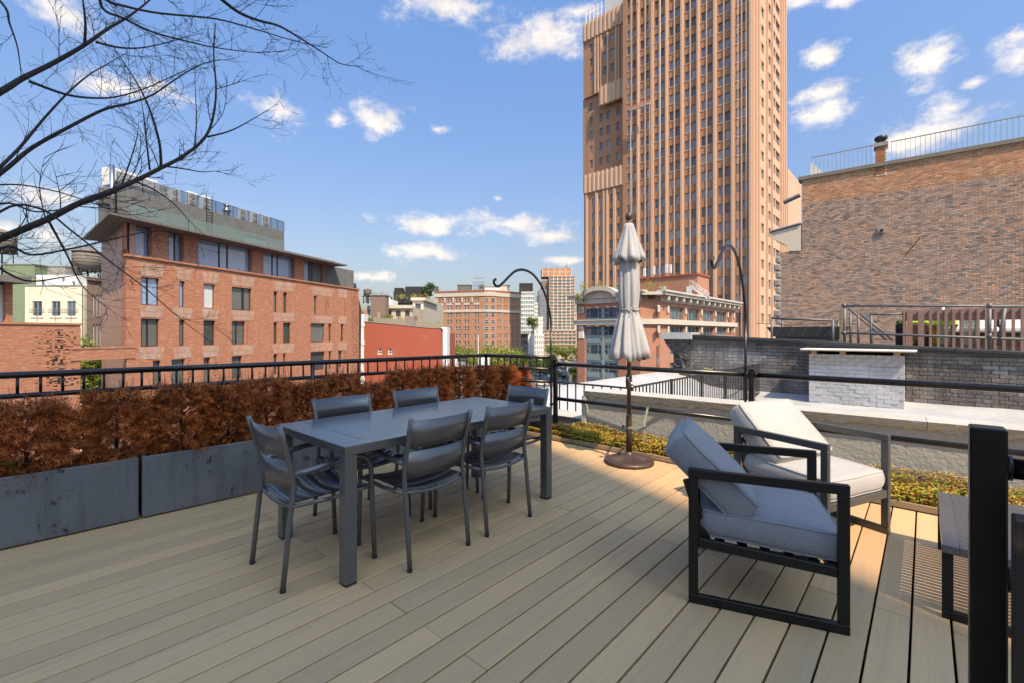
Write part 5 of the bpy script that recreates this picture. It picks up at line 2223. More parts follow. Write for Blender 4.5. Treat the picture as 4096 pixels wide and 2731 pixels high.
# ---- corner building with the arched pediment
DA = 72.0
CA = ray(2562) * DA
PX = Plane(CA, (-1, 0))                                # arch front runs to the left of the corner
PX = Plane((CA.x, CA.y), (1, 0))
T3 = lambda x, y: (2310 + x * .5838, 1000 + y * .5838)
bX = bthing('arched_corner_building', 'red brick building with an arched white pediment, cornice and teal window bays', PX)
brick_mat('salmon_brick', (.49, .215, .135), (.43, .18, .11), (.46, .26, .19), bw=.23, bh=.08, bump=.25)
zrow = [(PX.uz(*T3(180, a))[1], PX.uz(*T3(180, b))[1]) for a, b in ((470, 395), (590, 523), (715, 645), (840, 765), (962, 885), (1085, 1007))]
xa, xb, xc, xd = [PX.uz(*T3(x, 560))[0] for x in (53, 163, 178, 292)]
xl = PX.uz(*T3(-6, 560))[0]
xr_ = PX.uz(*T3(430, 560))[0]
hs = [(xa, xd, zrow[-1][0] - 2, zrow[1][1] + .1), (xa, xd, zrow[0][0] - .3, zrow[0][1] + .1)]
zco = PX.uz(*T3(180, 330))[1]                          # cornice base
facade(bX, 'arch_front', MAT['salmon_brick'], xl, xr_, ZS, zco, hs, .35)
for zi, (z0_, z1_) in enumerate(zrow):
    for a, b in ((xa + .02, xb), (xc, xd - .02)):
        add_window(bX, (a, b, z0_, z1_), .30, 1, 1, 'frame_teal', 'win_dark', .12, .08, .12, (.24, .76))
        for f in (0, 1):
            x_ = a if f == 0 else b - (b - a) * .24
            part_box(bX, 'transom', 'frame_teal', x_ + .05, x_ + (b - a) * .24 - .02, .2, .275, (z0_ + z1_) / 2 - .05, (z0_ + z1_) / 2 + .05)
    part_box(bX, 'mullion', 'frame_teal', xb + .001, xc - .001, .05, .33, z0_ - .4, z1_ + .1)
    if zi > 0:
        zn = zrow[zi + 1][1] if zi + 1 < len(zrow) else z0_ - 1.6
        for a, b in ((xa + .01, xb), (xc, xd - .01)):
            part_box(bX, 'spandrel', 'frame_teal', a, b, .2, .34, zn + .001, z0_ - .001)
            part_box(bX, 'spandrel_panel', 'frame_teal', a + .2, b - .2, .15, .199, zn + .25, z0_ - .35)
    else:
        part_box(bX, 'spandrel', 'frame_teal', xa + .01, xd - .01, .1, .34, z0_ - .31, z0_ - .001)
zb_ = PX.uz(*T3(180, 500))[1]
part_box(bX, 'belt_course', 'stone_pale', xl - .4, xr_ + .3, -.45, .0, zb_ - .35, zb_ + .35)
part_box(bX, 'belt_lip', 'stone_pale', xl - .55, xr_ + .45, -.6, -.02, zb_ + .351, zb_ + .55)
for k, x in enumerate((PX.uz(*T3(28, 560))[0], PX.uz(*T3(308, 560))[0])):
    for zz in (zrow[0][1] - .3, zrow[1][1] - .35):
        MB().cbox((x, -.12, zz), (.52, .12, .55), .05).build('rosette_block', MAT['stone_pale'], bX)
        MB().lathe([(.34, 0), (.36, .06), (.2, .12), (.12, .06), (.05, .1)], 12, (0, 0, 0)).build('rosette', MAT['concrete'], bX, (x, -.25, zz)).rotation_euler = (pi / 2, 0, 0)
    MB().cbox((x, -.10, zrow[1][1] - 1.5), (.55, .14, .62), .05).build('pier_cap', MAT['stone_white'], bX)
    MB().box(x - .75, x + .75, -.14, .02, ZS, zrow[1][1] - 2.15).build('brick_pier', MAT['salmon_brick'], bX)
# cornice with arched pediment
zc1 = PX.uz(*T3(350, 300))[1]
part_box(bX, 'frieze', 'stone_pale', xl - .2, xr_ + .2, -.25, .0, zco - .9, zc1 - .4)
for a, b in ((xl - 1.1, PX.uz(*T3(40, 330))[0]), (PX.uz(*T3(300, 330))[0], xr_ + 1.0)):
    part_box(bX, 'cornice', 'stone_pale', a, b, -1.3, .0, zc1 - .401, zc1 + .05)
    part_box(bX, 'cornice_lip', 'stone_pale', a - .2, b + .2, -1.55, .0, zc1 + .051, zc1 + .35)
ac = (PX.uz(*T3(165, 330))[0], zc1 - .5)
ra = PX.uz(*T3(300, 330))[0] - ac[0]
rh = PX.uz(*T3(165, 253))[1] - ac[1]
m = MB()
pts = [(ac[0] + ra * cos(a), ac[1] + rh * sin(a)) for a in [pi * k / 24 for k in range(25)]]
ins = [(ac[0] + (ra - .75) * cos(a), ac[1] + (rh - .75) * sin(a)) for a in [pi * k / 24 for k in range(25)]]
for k in range(24):
    m.prism([pts[k], pts[k + 1], ins[k + 1], ins[k]], -1.3, 0.2, 'y')
m.build('pediment_arch', MAT['stone_pale'], bX)
MB().prism(ins, -.5, -.1, 'y').build('pediment_field', MAT['stone_pale'], bX)
for x in (20, 38, 296, 314):
    s = PX.uz(*T3(x, 345))[0]
    MB().cbox((s, -.6, zc1 - .85), (.22, .5, .42), .06).build('console', MAT['stone_pale'], bX)
# long side running away, with corner chamfer
PY = Plane((CA.x + 2.3, CA.y + 2.0), (0, 1))
ch_ = MB()
ch_.prism([(xr_, .001), (xr_ + 2.3 + (CA.x - PX.p.x), 2.0), (xr_ + 2.3, 6), (xr_ - 1, 6)], ZS, zco, 'z')
ch_.build('chamfer_wall', MAT['salmon_brick'], bX)
syE = PY.uz(*T3(1080, 420))[0]
xo = PY.p.x - PX.p.x
yo = PY.p.y - PX.p.y
hs = []
wb = [(558, 600), (626, 728), (750, 836), (856, 932), (950, 1018), (1032, 1055)]
for zi in range(6):
    z0_, z1_ = zrow[zi]
    for a, b in wb:
        s0, s1 = PY.uz(*T3(a, 450))[0], PY.uz(*T3(b, 450))[0]
        hs.append((s0, s1, z0_ - .5 if zi == 0 else z0_, z1_))
f = facade(bX, 'long_front', MAT['salmon_brick'], 0, syE, ZS, zco, hs, .4)
f.location = (xo, yo, 0)
f.rotation_euler.z = pi / 2
for h in hs:
    n = 1 if h[1] - h[0] < 2.5 else 4
    ob('window', win_mesh(h[1] - h[0], h[3] - h[2], n, 1, 'frame_teal', 'win_dark', .12, .09, .2 if n == 1 else .16, (.25, .5, .75) if n == 4 else None), bX, (xo - .35, yo + h[0], h[2]), pi / 2)
    if h[3] < zrow[1][1] - .5:
        MB().box(xo - .3, xo - .1, yo + h[0] + .01, yo + h[1] - .01, h[2] - 1.3, h[2] - .001).build('spandrel', MAT['frame_teal'], bX)
part_box(bX, 'frieze', 'stone_pale', xo + .0, xo + .25, yo + .2, yo + syE + .2, zco - .9, zc1 - .4)
part_box(bX, 'cornice', 'stone_pale', xo + .0, xo + 1.3, yo - 1.0, yo + syE + .8, zc1 - .401, zc1 + .05)
part_box(bX, 'cornice_lip', 'stone_pale', xo + .0, xo + 1.55, yo - 1.2, yo + syE + 1.0, zc1 + .051, zc1 + .35)
part_box(bX, 'belt_course', 'stone_pale', xo + .0, xo + .5, yo - .1, yo + syE + .2, zb_ - .35, zb_ + .5)
n = 13
for k in range(n):
    s = 1.0 + (syE - 2.0) * k / (n - 1)
    MB().cbox((xo + .65, yo + s, zc1 - .8), (.5, .25, .4), .06).build('console', MAT['stone_pale'], bX)
for x in (550, 615, 738, 846, 941, 1026, 1068):
    s = PY.uz(*T3(x, 420))[0]
    for zz in (zrow[0][1] - .5, zrow[1][1] - .6):
        MB().cbox((xo + .15, yo + s, zz), (.12, .32, .55), .05).build('pilaster_block', MAT['stone_pale'], bX)
# chamfer trim
MB().prism([(xr_ + .1, -1.3), (xo + 1.4, yo - .8), (xo - 1, yo), (xr_ - 1, 0)], zc1 - .399, zc1 + .048, 'z').build('corner_cornice', MAT['stone_pale'], bX)
MB().prism([(xr_ + .1, -.4), (xo + .5, yo - .1), (xo - 1, yo), (xr_ - 1, 0)], zb_ - .349, zb_ + .49, 'z').build('corner_belt', MAT['stone_pale'], bX)
part_box(bX, 'roof', 'tar_roof', xl + .4, xo - .6, .8, yo + syE - .2, zco - .5, zco + .2)
# things on its roof
rp = PX.uz(*T3(620, 250))
q = at(2310 + 625 * .5838, 1000 + 290 * .5838, 88)
t = thing('roof_bulkhead', 'salmon brick bulkhead with a white door on the arched building roof', 'bulkhead', (q.x, q.y, zco + .2))
zz = at(2600, 1000 + 195 * .5838, 88).z - zco
MB().box(-6, 5.5, 0, 6, 0, zz).build('walls', MAT['salmon_brick'], t)
MB().box(-6.2, 5.7, -.2, 6.2, zz, zz + .3).build('coping', MAT['red_paint_brick'], t)
MB().box(3.4, 4.4, -.06, 0, .1, 2.6).build('door', MAT['white_paint'], t)
for k in (0, 1):
    MB().box(-1.6, -.6, -.3, -.001, 1.0 + k * 1.2, 1.7 + k * 1.2).build('air_conditioner', MAT['ac_white'], t)
st = thing('roof_stair', 'white steel stair and rail on the arched building roof', 'stair', (q.x + 4.8, q.y - 1.4, zco + .2))
for k in range(7):
    MB().box(k * .45, k * .45 + .5, -.6, .6, 2.6 - k * .36, 2.66 - k * .36).build('tread', MAT['white_paint'], st)
for y in (-.62, .58):
    MB().bar((0, y, 3.6), (3.2, y, 1.0), .06, .06).build('handrail', MAT['white_paint'], st)
    MB().bar((0, y, 2.5), (3.2, y, .0), .06, .25).build('stringer', MAT['white_paint'], st)
    for k in range(5):
        MB().box(k * .75, k * .75 + .05, y - .02, y + .02, 2.4 - k * .6, 3.55 - k * .6).build('baluster', MAT['white_paint'], st)
an = thing('antenna_cluster', 'white panel antennas on a frame over the salmon bulkhead', 'antenna', (q.x - 3.5, q.y + 1, zco + .2 + zz + .3))
for i, (x, z) in enumerate(((-2.0, 1.2), (0, 1.4), (2.6, 1.5), (3.4, 1.4))):
    MB().cbox((x, 0, z), (.25, .15, .85), .04).build('panel', MAT['ac_white'], an)
    MB().tube([(x, .2, 0), (x, .2, z + .7)], .06, 6).build('mast', MAT['metal_grey'], an)
MB().box(-2.2, 3.6, .15, .25, .6, .7).build('crossbar', MAT['metal_grey'], an)
q2 = at(2310 + 830 * .5838, 1000 + 312 * .5838, 100)
dsh = thing('satellite_dish', 'white satellite dish on the far end of the arched building roof', 'satellite dish', q2)
o = MB().lathe([(.02, 0), (.5, .08), (.85, .25), (1.0, .4)], 20, caps=False).build('dish', MAT['white_paint'], dsh)
o.rotation_euler = (rad(70), 0, rad(20))
MB().tube([(0, .2, -3), (0, .2, 0)], .1, 8).build('mast', MAT['metal_grey'], dsh)
m = MB()
for k in range(40):
    m.box(k * .3, k * .3 + .24, 0, .06, 0, 1.5)
for i, (u, v, s) in enumerate([(2335, 1150, 1.1), (2400, 1145, 1.0), (2475, 1150, 1.5), (2600, 1150, 1.8), (2645, 1160, 1.4), (2312, 1185, .7)]):
    D_ = 77
    q = at(u, v, D_)
    m = MB()
    m.c = []
    leaf_cloud(m, (0, 0, 0), s * .75, s * .75, s * 1.1, 170, .13, YGREENS, fr, 0)
    m2 = MB()
    b = thing('roof_shrub', 'yellow-green wispy shrub on the roof of the arched building', 'shrub', q, 0, 'roof shrubs of the arched building')
    m.build('foliage', MAT['leaf'], b)
    MB().tube([(0, 0, -2.5), (0, 0, .2)], .05, 5).build('stem', MAT['bark'], b)

# ---- brown apartment block
T4 = lambda x, y: (1720 + x * .4375, 1100 + y * .4375)
CB = ray(1935) * 205
PB1 = Plane(CB, vdir(-4000))
PB2 = Plane(ray(1985) * 207, vdir(4100))
brick_mat('apt_brick', (.48, .24, .145), (.42, .20, .12), (.44, .26, .18), bw=.8, bh=.25, bump=.2)
bB = bthing('apartment_block', 'brown brick apartment block with a rounded corner and pale stone top floors', PB1)
PB1b = Plane(CB, -PB1.d)
bB.rotation_euler.z = PB1b.rz                          # local X now runs towards the corner
ztp = PB1.uz(*T4(250, 150))[1]
rowv = [235, 297, 366, 430, 493, 560, 625, 690]
zr_ = [PB1.uz(*T4(420, v))[1] for v in rowv]


def lx_(u):
    return -PB1.uz(u, 1250)[0]


cols = [(80, 122), (155, 200), (234, 279), (313, 357), (405, 447)]
hs = []
wh = 2.0
for z in zr_:
    for a, b in cols:
        s0, s1 = lx_(T4(a, 0)[0]), lx_(T4(b, 0)[0])
        w = (s1 - s0) * .36
        hs += [(s0, s0 + w, z - wh / 2, z + wh / 2), (s1 - w, s1, z - wh / 2, z + wh / 2)]
x0_ = lx_(1741)
facade(bB, 'west_front', MAT['apt_brick'], x0_, 0, ZS, ztp, hs, .3)
for h in hs:
    add_window(bB, h, .25, 1, 2, 'frame_white', 'win_dark', .08, .08)
zst = (zr_[1] + zr_[2]) / 2
for a, b in ((zst - .5, zst + .6), (ztp - 6.8, ztp - 1.0)):
    if b - a < 2:
        part_box(bB, 'stone_band', 'stone_pale', x0_ - .1, .1, -.25, -.001, a, b)
part_box(bB, 'parapet', 'stone_pale', x0_ - .2, .2, -.3, -.002, (zr_[0] + wh / 2) + .9, ztp - .6)
part_box(bB, 'coping', 'red_paint_brick', x0_ - .3, .3, -.45, .3, ztp - .6, ztp + .1)
for a, b in cols:
    s0, s1 = lx_(T4(a, 0)[0]), lx_(T4(b, 0)[0])
    part_box(bB, 'stone_panel', 'stone_pale', s0 - .3, s1 + .3, -.08, -.001, zr_[1] + wh / 2 + .1, zr_[0] - wh / 2 - .1)
    part_box(bB, 'stone_panel', 'stone_pale', s0 - .3, s1 + .3, -.08, -.001, zst + .7, zr_[1] - wh / 2 - .1)
    MB().cbox(((s0 + s1) / 2 - (s1 - s0) * .95, -.2, zr_[0] + .2), (.35, .2, 1.2), .1).build('ornament', MAT['stone_pale'], bB)
# rounded corner and east front, in world space under the same thing
c0 = PB1.p
c1 = PB2.p
inv = bB.matrix_basis.inverted() if False else None
bpy.context.view_layer.update()
Mi = bB.matrix_world.inverted()
prof = []
a0 = Mi @ Vector((c0.x, c0.y, 0))
a1 = Mi @ Vector((c1.x, c1.y, 0))
d2 = Mi.to_3x3() @ PB2.d
ctrl = Vector(((a0.x + a1.x) / 2, min(a0.y, a1.y) - 1.2, 0))
arc = []
for k in range(9):
    f = k / 8
    arc.append(a0 * (1 - f) ** 2 + (a0 + Vector((2.6, 0, 0))) * 2 * f * (1 - f) + a1 * f * f)
m = MB()
for z0_, z1_, o_, mi in ((ZS, ztp - .001, 0, 0),):
    for p, q in zip(arc, arc[1:]):
        m.poly([(p.x, p.y, z0_), (q.x, q.y, z0_), (q.x, q.y, z1_), (p.x, p.y, z1_)], 0)
m.build('round_corner', MAT['apt_brick'], bB)
for za, zb2, mt in ((zst - .5, zst + .6, 'stone_pale'), ((zr_[0] + wh / 2) + .9, ztp - .6, 'stone_pale'), (ztp - .6, ztp + .1, 'red_paint_brick')):
    m = MB()
    for p, q in zip(arc, arc[1:]):
        n1 = Vector((q.y - p.y, p.x - q.x, 0)).normalized() * .3
        m.poly([(p.x + n1.x, p.y + n1.y, za), (q.x + n1.x, q.y + n1.y, za), (q.x + n1.x, q.y + n1.y, zb2), (p.x + n1.x, p.y + n1.y, zb2)], 0)
        m.poly([(p.x, p.y, zb2), (p.x + n1.x, p.y + n1.y, zb2), (q.x + n1.x, q.y + n1.y, zb2), (q.x, q.y, zb2)], 0)
    m.build('corner_band', MAT[mt], bB)
for z in zr_:
    for k in (1, 5):
        p, q = arc[k], arc[k + 2] if k + 2 < len(arc) else arc[-1]
        cc = (p + q) / 2
        n1 = Vector((q.y - p.y, p.x - q.x, 0)).normalized()
        an_ = math.atan2(q.y - p.y, q.x - p.x)
        w = 1.9
        p0 = cc - (q - p).normalized() * w / 2 + n1 * .08
        ob('window', win_mesh(w, wh, 1, 2, 'frame_white', 'win_dark', .1, .08), bB, (p0.x, p0.y, z - wh / 2), an_)
e_len = PB2.uz(2083, 1250)[0]
cols2 = [(617, 650), (680, 710), (732, 762), (782, 811)]
hs = []
for z in zr_:
    for a, b in cols2:
        s0, s1 = PB2.uz(*T4(a, 350))[0], PB2.uz(*T4(b, 350))[0]
        w = (s1 - s0) * .36
        hs += [(s0, s0 + w, z - wh / 2, z + wh / 2), (s1 - w, s1, z - wh / 2, z + wh / 2)]
e_rz = math.atan2(d2.y, d2.x)
f = facade(bB, 'east_front', MAT['apt_brick'], 0, e_len, ZS, ztp, hs, .3)
f.location = a1
f.rotation_euler.z = e_rz
for h in hs:
    ob('window', win_mesh(h[1] - h[0], h[3] - h[2], 1, 2, 'frame_white', 'win_dark', .08, .08), f, (h[0], .23, h[2]))
for za, zb2, y0_, mt in ((zst - .5, zst + .6, -.25, 'stone_pale'), ((zr_[0] + wh / 2) + .9, ztp - .6, -.3, 'stone_pale'), (ztp - .6, ztp + .1, -.45, 'red_paint_brick')):
    MB().box(-.1, e_len + .1, y0_, -.001, za, zb2).build('stone_band', MAT[mt], f)
a2 = a1 + d2 * e_len
MB().prism([(x0_, .35), (a0.x, a0.y + .35), (a1.x, a1.y + .3), (a2.x, a2.y + .5), (x0_, 40)], ztp - 2.5, ztp - 1.2, 'z').build('roof', MAT['tar_roof'], bB)
part_box(bB, 'rear_wall', 'apt_brick', x0_ + .01, x0_ + .4, .2, 30, ZS, ztp - .3)
for i, (a, b, v0, v1, mt, lb) in enumerate([(250, 372, 95, 136, 'concrete_dark', 'dark box-shaped bulkhead on the apartment block roof'), (395, 492, 68, 132, 'metal_grey', 'open steel plant rack on the apartment block roof'),
                                            (500, 640, 112, 135, 'white_paint', 'long low white penthouse on the apartment block roof'), (640, 725, 100, 140, 'stone_cream', 'cream roof structure on the apartment block')]):
    q0, q1 = at(T4(a, 0)[0], T4(0, v1)[1], 214), at(T4(b, 0)[0], T4(0, v0)[1], 214)
    t = thing('roof_structure', lb, 'roof structure', (q0.x, q0.y, ztp - 1.5), YAW)
    L_ = (q1 - Vector((q0.x, q0.y, q1.z))).length
    if i == 1:
        for k in range(6):
            MB().box(L_ * k / 5 - .15, L_ * k / 5 + .15, 0, .3, 0, q1.z - ztp + 1.5).build('post', MAT[mt], t)
        for k in range(4):
            MB().box(0, L_, .31, .6, 2.5 + k * 1.8, 2.9 + k * 1.8).build('beam', MAT[mt], t)
        MB().box(L_ * .5, L_, .7, 5, 2, q1.z - ztp + .5).build('unit', MAT['concrete_dark'], t)
    else:
        MB().box(0, L_, 0, 6, 0, q1.z - ztp + 1.5).build('walls', MAT[mt], t)
        MB().box(-.2, L_ + .2, -.2, 6.2, q1.z - ztp + 1.5, q1.z - ztp + 1.8).build('coping', MAT['concrete'], t)


# ---- simpler far blocks: a gridded front and a return
def block(name, label, u0, u1, v0, D, vp, wallm, nx, zrows, winw, frame, glass, wv, side=None, depth=14, winh=None, base=ZS, cornice=None, group=None, par=1.2):
    """front between pixel columns u0..u1 with its top at pixel row v0"""
    P_ = Plane(ray(u0) * D, vdir(vp) if abs(vp) < 1e6 else RV)
    if P_.d.dot(RV) < 0:
        P_.d = -P_.d
        P_.rz = math.atan2(P_.d.y, P_.d.x)
    t = bthing(name, label, P_, 'building', group)
    Wd = P_.uz(u1, 1300)[0]
    zt_ = P_.uz((u0 + u1) / 2, v0)[1]
    hs = []
    for z0_, z1_ in [(P_.uz((u0 + u1) / 2, b)[1], P_.uz((u0 + u1) / 2, a)[1]) for a, b in zrows]:
        for k in range(nx):
            c = Wd * (k + .5) / nx
            hs.append((c - Wd / nx * winw / 2, c + Wd / nx * winw / 2, z0_, z1_))
    facade(t, 'front_wall', MAT[wallm], 0, Wd, base, zt_, hs, .3)
    for h in hs:
        add_window(t, h, .25, wv[0], wv[1], frame, glass, .1, .09)
    if cornice:
        MB().box(-.4, Wd + .4, -.6, .3, zt_ - .8, zt_).build('cornice', MAT[cornice], t)
    dn = depth
    MB().box(.01, Wd - .01, .5, dn, base, zt_ - .4).build('body', MAT[wallm], t)
    if side:
        m_, ny, sw = side
        hs2 = []
        for z0_, z1_ in sorted({(h[2], h[3]) for h in hs}):
            for k in range(ny):
                c = dn * (k + .5) / ny
                hs2.append((c - dn / ny * sw / 2, c + dn / ny * sw / 2, z0_, z1_))
        f = facade(t, 'side_wall', MAT[m_], 0, dn, base, zt_, hs2, .3)
        f.location = (Wd, 0, 0)
        f.rotation_euler.z = pi / 2
        for h in hs2:
            ob('window', win_mesh(h[1] - h[0], h[3] - h[2], wv[0], wv[1], frame, glass, .1, .09), f, (h[0], .25, h[2]))
    return t, P_, Wd, zt_


brick_mat('tan_brick', (.60, .50, .38), (.54, .44, .33), (.56, .48, .38), bump=.15)
INF = 1e9
t, P_, Wd, zt_ = block('beige_loft', 'beige brick house with three dark windows beyond the red wall', 1538, 1648, 1222, 112, INF, 'tan_brick', 3, [(1243, 1268), (1285, 1312)], .52, 'frame_dark', 'win_dark', (2, 1), None, 16, cornice='stone_pale')
t2, P2, W2, z2 = block('stone_corner_house', 'pale stone corner house with tall dark bay windows and deep cornice', 1650, 1694, 1192, 128, INF, 'stone_pale', 1, [(1216, 1260), (1272, 1292), (1305, 1325)], .5, 'frame_dark', 'win_dark', (3, 2), ('stone_pale', 3, .4), 22, cornice='stone_pale')
MB().box(W2, W2 + .6, -.4, 22, z2 - .8, z2).build('side_cornice', MAT['stone_pale'], t2)
q = at(1510, 1280, 108)
t = thing('brick_chimney_stack', 'broad dark brown brick chimney stack beyond the red wall', 'chimney', (q.x, q.y, ZS), YAW)
zz = at(1510, 1183, 108).z - ZS
MB().box(-1.6, 1.9, 0, 3, 0, zz).build('stack', MAT['brown_brick'], t)
MB().tube([(.3, -.25, 0), (.3, -.25, zz - 4)], .45, 10).build('flue_pipe', MAT['brown_brick'], t)
MB().box(-1.8, 2.1, -.2, 3.2, zz, zz + .25).build('cap', MAT['concrete'], t)
block('white_gabled_house', 'white roof house beside the brown chimney stack', 1520, 1562, 1192, 122, INF, 'white_paint', 1, [(1225, 1240)], .3, 'frame_white', 'win_dark', (1, 1), None, 8)
block('dark_house', 'narrow grey house under the small water tower', 1468, 1500, 1225, 120, INF, 'concrete', 2, [(1240, 1262), (1272, 1290)], .4, 'frame_dark', 'win_dark', (1, 2), None, 8)
q = at(1470, 1215, 118)
water_tower('small wooden water tower with a conical roof beyond the red wall', q.x, q.y, q.z, 1.0, 1.55, 1.9)
t = thing('antenna_rack', 'dark rack of panel antennas beside the small water tower', 'antenna', at(1515, 1200, 118), YAW)
for k in range(9):
    MB().cbox((k * .5 - 2, .3 * (k % 3), .8 + .3 * ((k * 7) % 4)), (.12, .08, .5), .02).build('panel', MAT['metal_grey'], t)
    MB().tube([(k * .5 - 2, .3 * (k % 3) + .15, -1), (k * .5 - 2, .3 * (k % 3) + .15, 1.9)], .04, 5).build('mast', MAT['steel_dark'], t)
MB().box(-2.4, 2.4, .1, .3, -.2, .0).build('frame', MAT['steel_dark'], t)
brick_mat('black_metal', (.035, .035, .038), (.03, .03, .032), (.02, .02, .02), bw=2.0, bh=3, ms=.05, bump=.3)
t, P_, Wd, zt_ = block('black_penthouse', 'black roof pavilion with a row of windows above garden shrubs', 1574, 1684, 1166, 145, INF, 'black_metal', 5, [(1184, 1196)], .5, 'frame_grey', 'win_dark', (2, 1), None, 12, base=at(1600, 1215, 145).z)
MB().box(Wd * .42, Wd, .3, 9, zt_, zt_ + 1.5).build('upper_box', MAT['black_metal'], t)
MB().box(.2, 2.6, .3, 4, zt_, zt_ + 1.1).build('tank', MAT['black_metal'], t)
block('garden_block', 'pale block carrying the black pavilion and its roof garden', 1545, 1745, 1205, 150, INF, 'stone_pale', 8, [(1222, 1240)], .4, 'frame_dark', 'win_dark', (2, 1), None, 16)
for i, (u, v, s, c) in enumerate([(1585, 1190, 1.2, GREENS), (1610, 1186, 1.3, YGREENS), (1655, 1186, 1.3, YGREENS), (1680, 1187, 1.2, [(.4, .2, .05), (.35, .26, .06)]), (1703, 1185, 1.4, [(.42, .16, .05), (.3, .3, .06)]), (1560, 1195, 1.2, DGREENS)]):
    q = at(u, v, 143)
    m = MB()
    m.c = []
    leaf_cloud(m, (0, 0, 0), s, s, s * .9, 110, .22, c, fr, 0)
    tag(m.build('terrace_bush', MAT['leaf'], None, q), ['round green bush at the left end of the black pavilion', 'yellow-green bush before the black pavilion', 'yellow-green bush before the black pavilion', 'orange-brown autumn bush beside the black pavilion', 'red-orange autumn bush under the roof tree', 'dark green bush beside the white gabled house'][i], 'bush', 'roof terrace bushes' if i in (1, 2) else None)
q = at(1718, 1205, 150)
tree('dark green tree standing on the roof beside the black pavilion', q.x, q.y, q.z, 6.2, 3.0, DGREENS, 51, 1500, .26, trunk=.12, crown_base=.12, name='roof_tree')

# glass office block, white block and small brick block
t, P_, Wd, zt_ = block('glass_office', 'pale green glass office block beyond the brown apartment block', 2084, 2138, 1168, 300, INF, 'stone_white', 6, [(1172 + k * 17, 1184 + k * 17) for k in range(10)], .88, 'frame_white', 'win_green', (2, 1), ('stone_white', 5, .8), 26)
MB().box(-1, 8, 3, 12, zt_, zt_ + 6).build('plant_room', MAT['black_metal'], t)
block('glass_office_annex', 'lower stepped glass annex beside the pale glass block', 2130, 2152, 1212, 310, INF, 'stone_white', 3, [(1216 + k * 16, 1226 + k * 16) for k in range(7)], .8, 'frame_white', 'win_green', (1, 1), None, 16)
t, P_, Wd, zt_ = block('blue_glass_slab', 'slim blue-grey glass slab far down the avenue', 2155, 2186, 1160, 420, INF, 'metal_grey', 4, [(1166 + k * 11, 1174 + k * 11) for k in range(16)], .8, 'frame_grey', 'win_blue', (1, 1), None, 20)
block('dark_glass_slab', 'narrow dark glass slab beside the blue-grey one', 2150, 2160, 1182, 410, INF, 'concrete_dark', 2, [(1188 + k * 11, 1196 + k * 11) for k in range(12)], .7, 'frame_dark', 'win_blue', (1, 1), None, 12)
block('white_warehouse', 'white painted warehouse with rows of narrow windows at the avenue', 2138, 2176, 1337, 268, INF, 'white_paint', 5, [(1345 + k * 19, 1356 + k * 19) for k in range(5)], .36, 'frame_grey', 'win_dark', (1, 2), None, 30)
block('white_loft_tower', 'narrow white house stepped above the white warehouse', 2150, 2172, 1268, 285, INF, 'stone_white', 3, [(1280 + k * 15, 1288 + k * 15) for k in range(4)], .3, 'frame_grey', 'win_dark', (1, 1), None, 12)
block('brick_warehouse', 'dark red brick warehouse with large multi-pane windows at the avenue', 2086, 2112, 1336, 240, INF, 'brown_brick', 2, [(1348 + k * 24, 1364 + k * 24) for k in range(4)], .7, 'frame_white', 'win_blue', (2, 2), ('apt_brick', 6, .6), 18, cornice='brown_brick')
for i, (u, v, s) in enumerate([(2128, 1320, 4.2)]):
    q = at(u, v, 262)
    tree('small green roof tree above the white warehouse', q.x, q.y, q.z, 7.5, 4.0, GREENS, 61, 700, .5, trunk=.2, crown_base=.1, name='roof_tree')
# striped high-rise
t, P_, Wd, zt_ = block('striped_highrise', 'tall tan high-rise with bands of windows at the end of the avenue', 2197, 2298, 1104, 430, INF, 'tan_brick', 6, [(1111 + k * 12.65, 1117.5 + k * 12.65) for k in range(17)], .80, 'frame_white', 'win_green', (2, 1), ('tan_brick', 5, .7), 24)
for k in range(17):
    z = P_.uz(2245, 1107 + k * 12.65)[1]
    MB().box(-.2, Wd + .2, -.35, -.001, z - .35, z + .5).build('brick_band', MAT['apt_brick'], t)
    for j in range(7):
        x = Wd * j / 6
        MB().box(x - .55, x + .55, -.5, -.351, z - .4, z + .55).build('pier_knot', MAT['stone_white'], t) if 0 < j < 6 else None
MB().box(-6, Wd - 2, 8, 30, zt_, zt_ + 8.5).build('plant_storey', MAT['apt_brick'], t)
for j in range(6):
    MB().box(-6 + (Wd + 4) * j / 5 - .4, -6 + (Wd + 4) * j / 5 + .4, 7.6, 7.999, zt_, zt_ + 8.4).build('plant_pier', MAT['tan_brick'], t)
MB().box(-6, Wd - 2, 7.7, 7.95, zt_ + 4, zt_ + 4.8).build('plant_band', MAT['tan_brick'], t)
MB().box(-6.5, .02, 6, 26, ZS, zt_ - 4).build('west_slab', MAT['brown_brick'], t)
MB().tube([(Wd * .75, 12, zt_ + 8), (Wd * .75, 12, zt_ + 18)], .35, 6).build('mast', MAT['metal_grey'], t)
MB().box(Wd * .70, Wd * .80, 10, 14, zt_ + 8.5, zt_ + 11).build('hatch', MAT['metal_grey'], t)
t, P_, Wd, zt_ = block('banded_podium', 'tan podium block with bands of windows below the high-rise', 2176, 2304, 1322, 345, INF, 'tan_brick', 8, [(1329 + k * 13.2, 1336 + k * 13.2) for k in range(6)], .74, 'frame_white', 'win_green', (2, 1), ('tan_brick', 4, .7), 14)
for k in range(6):
    z = P_.uz(2240, 1325 + k * 13.2)[1]
    MB().box(-.2, Wd + .2, -.35, -.001, z - .3, z + .4).build('brick_band', MAT['apt_brick'], t)
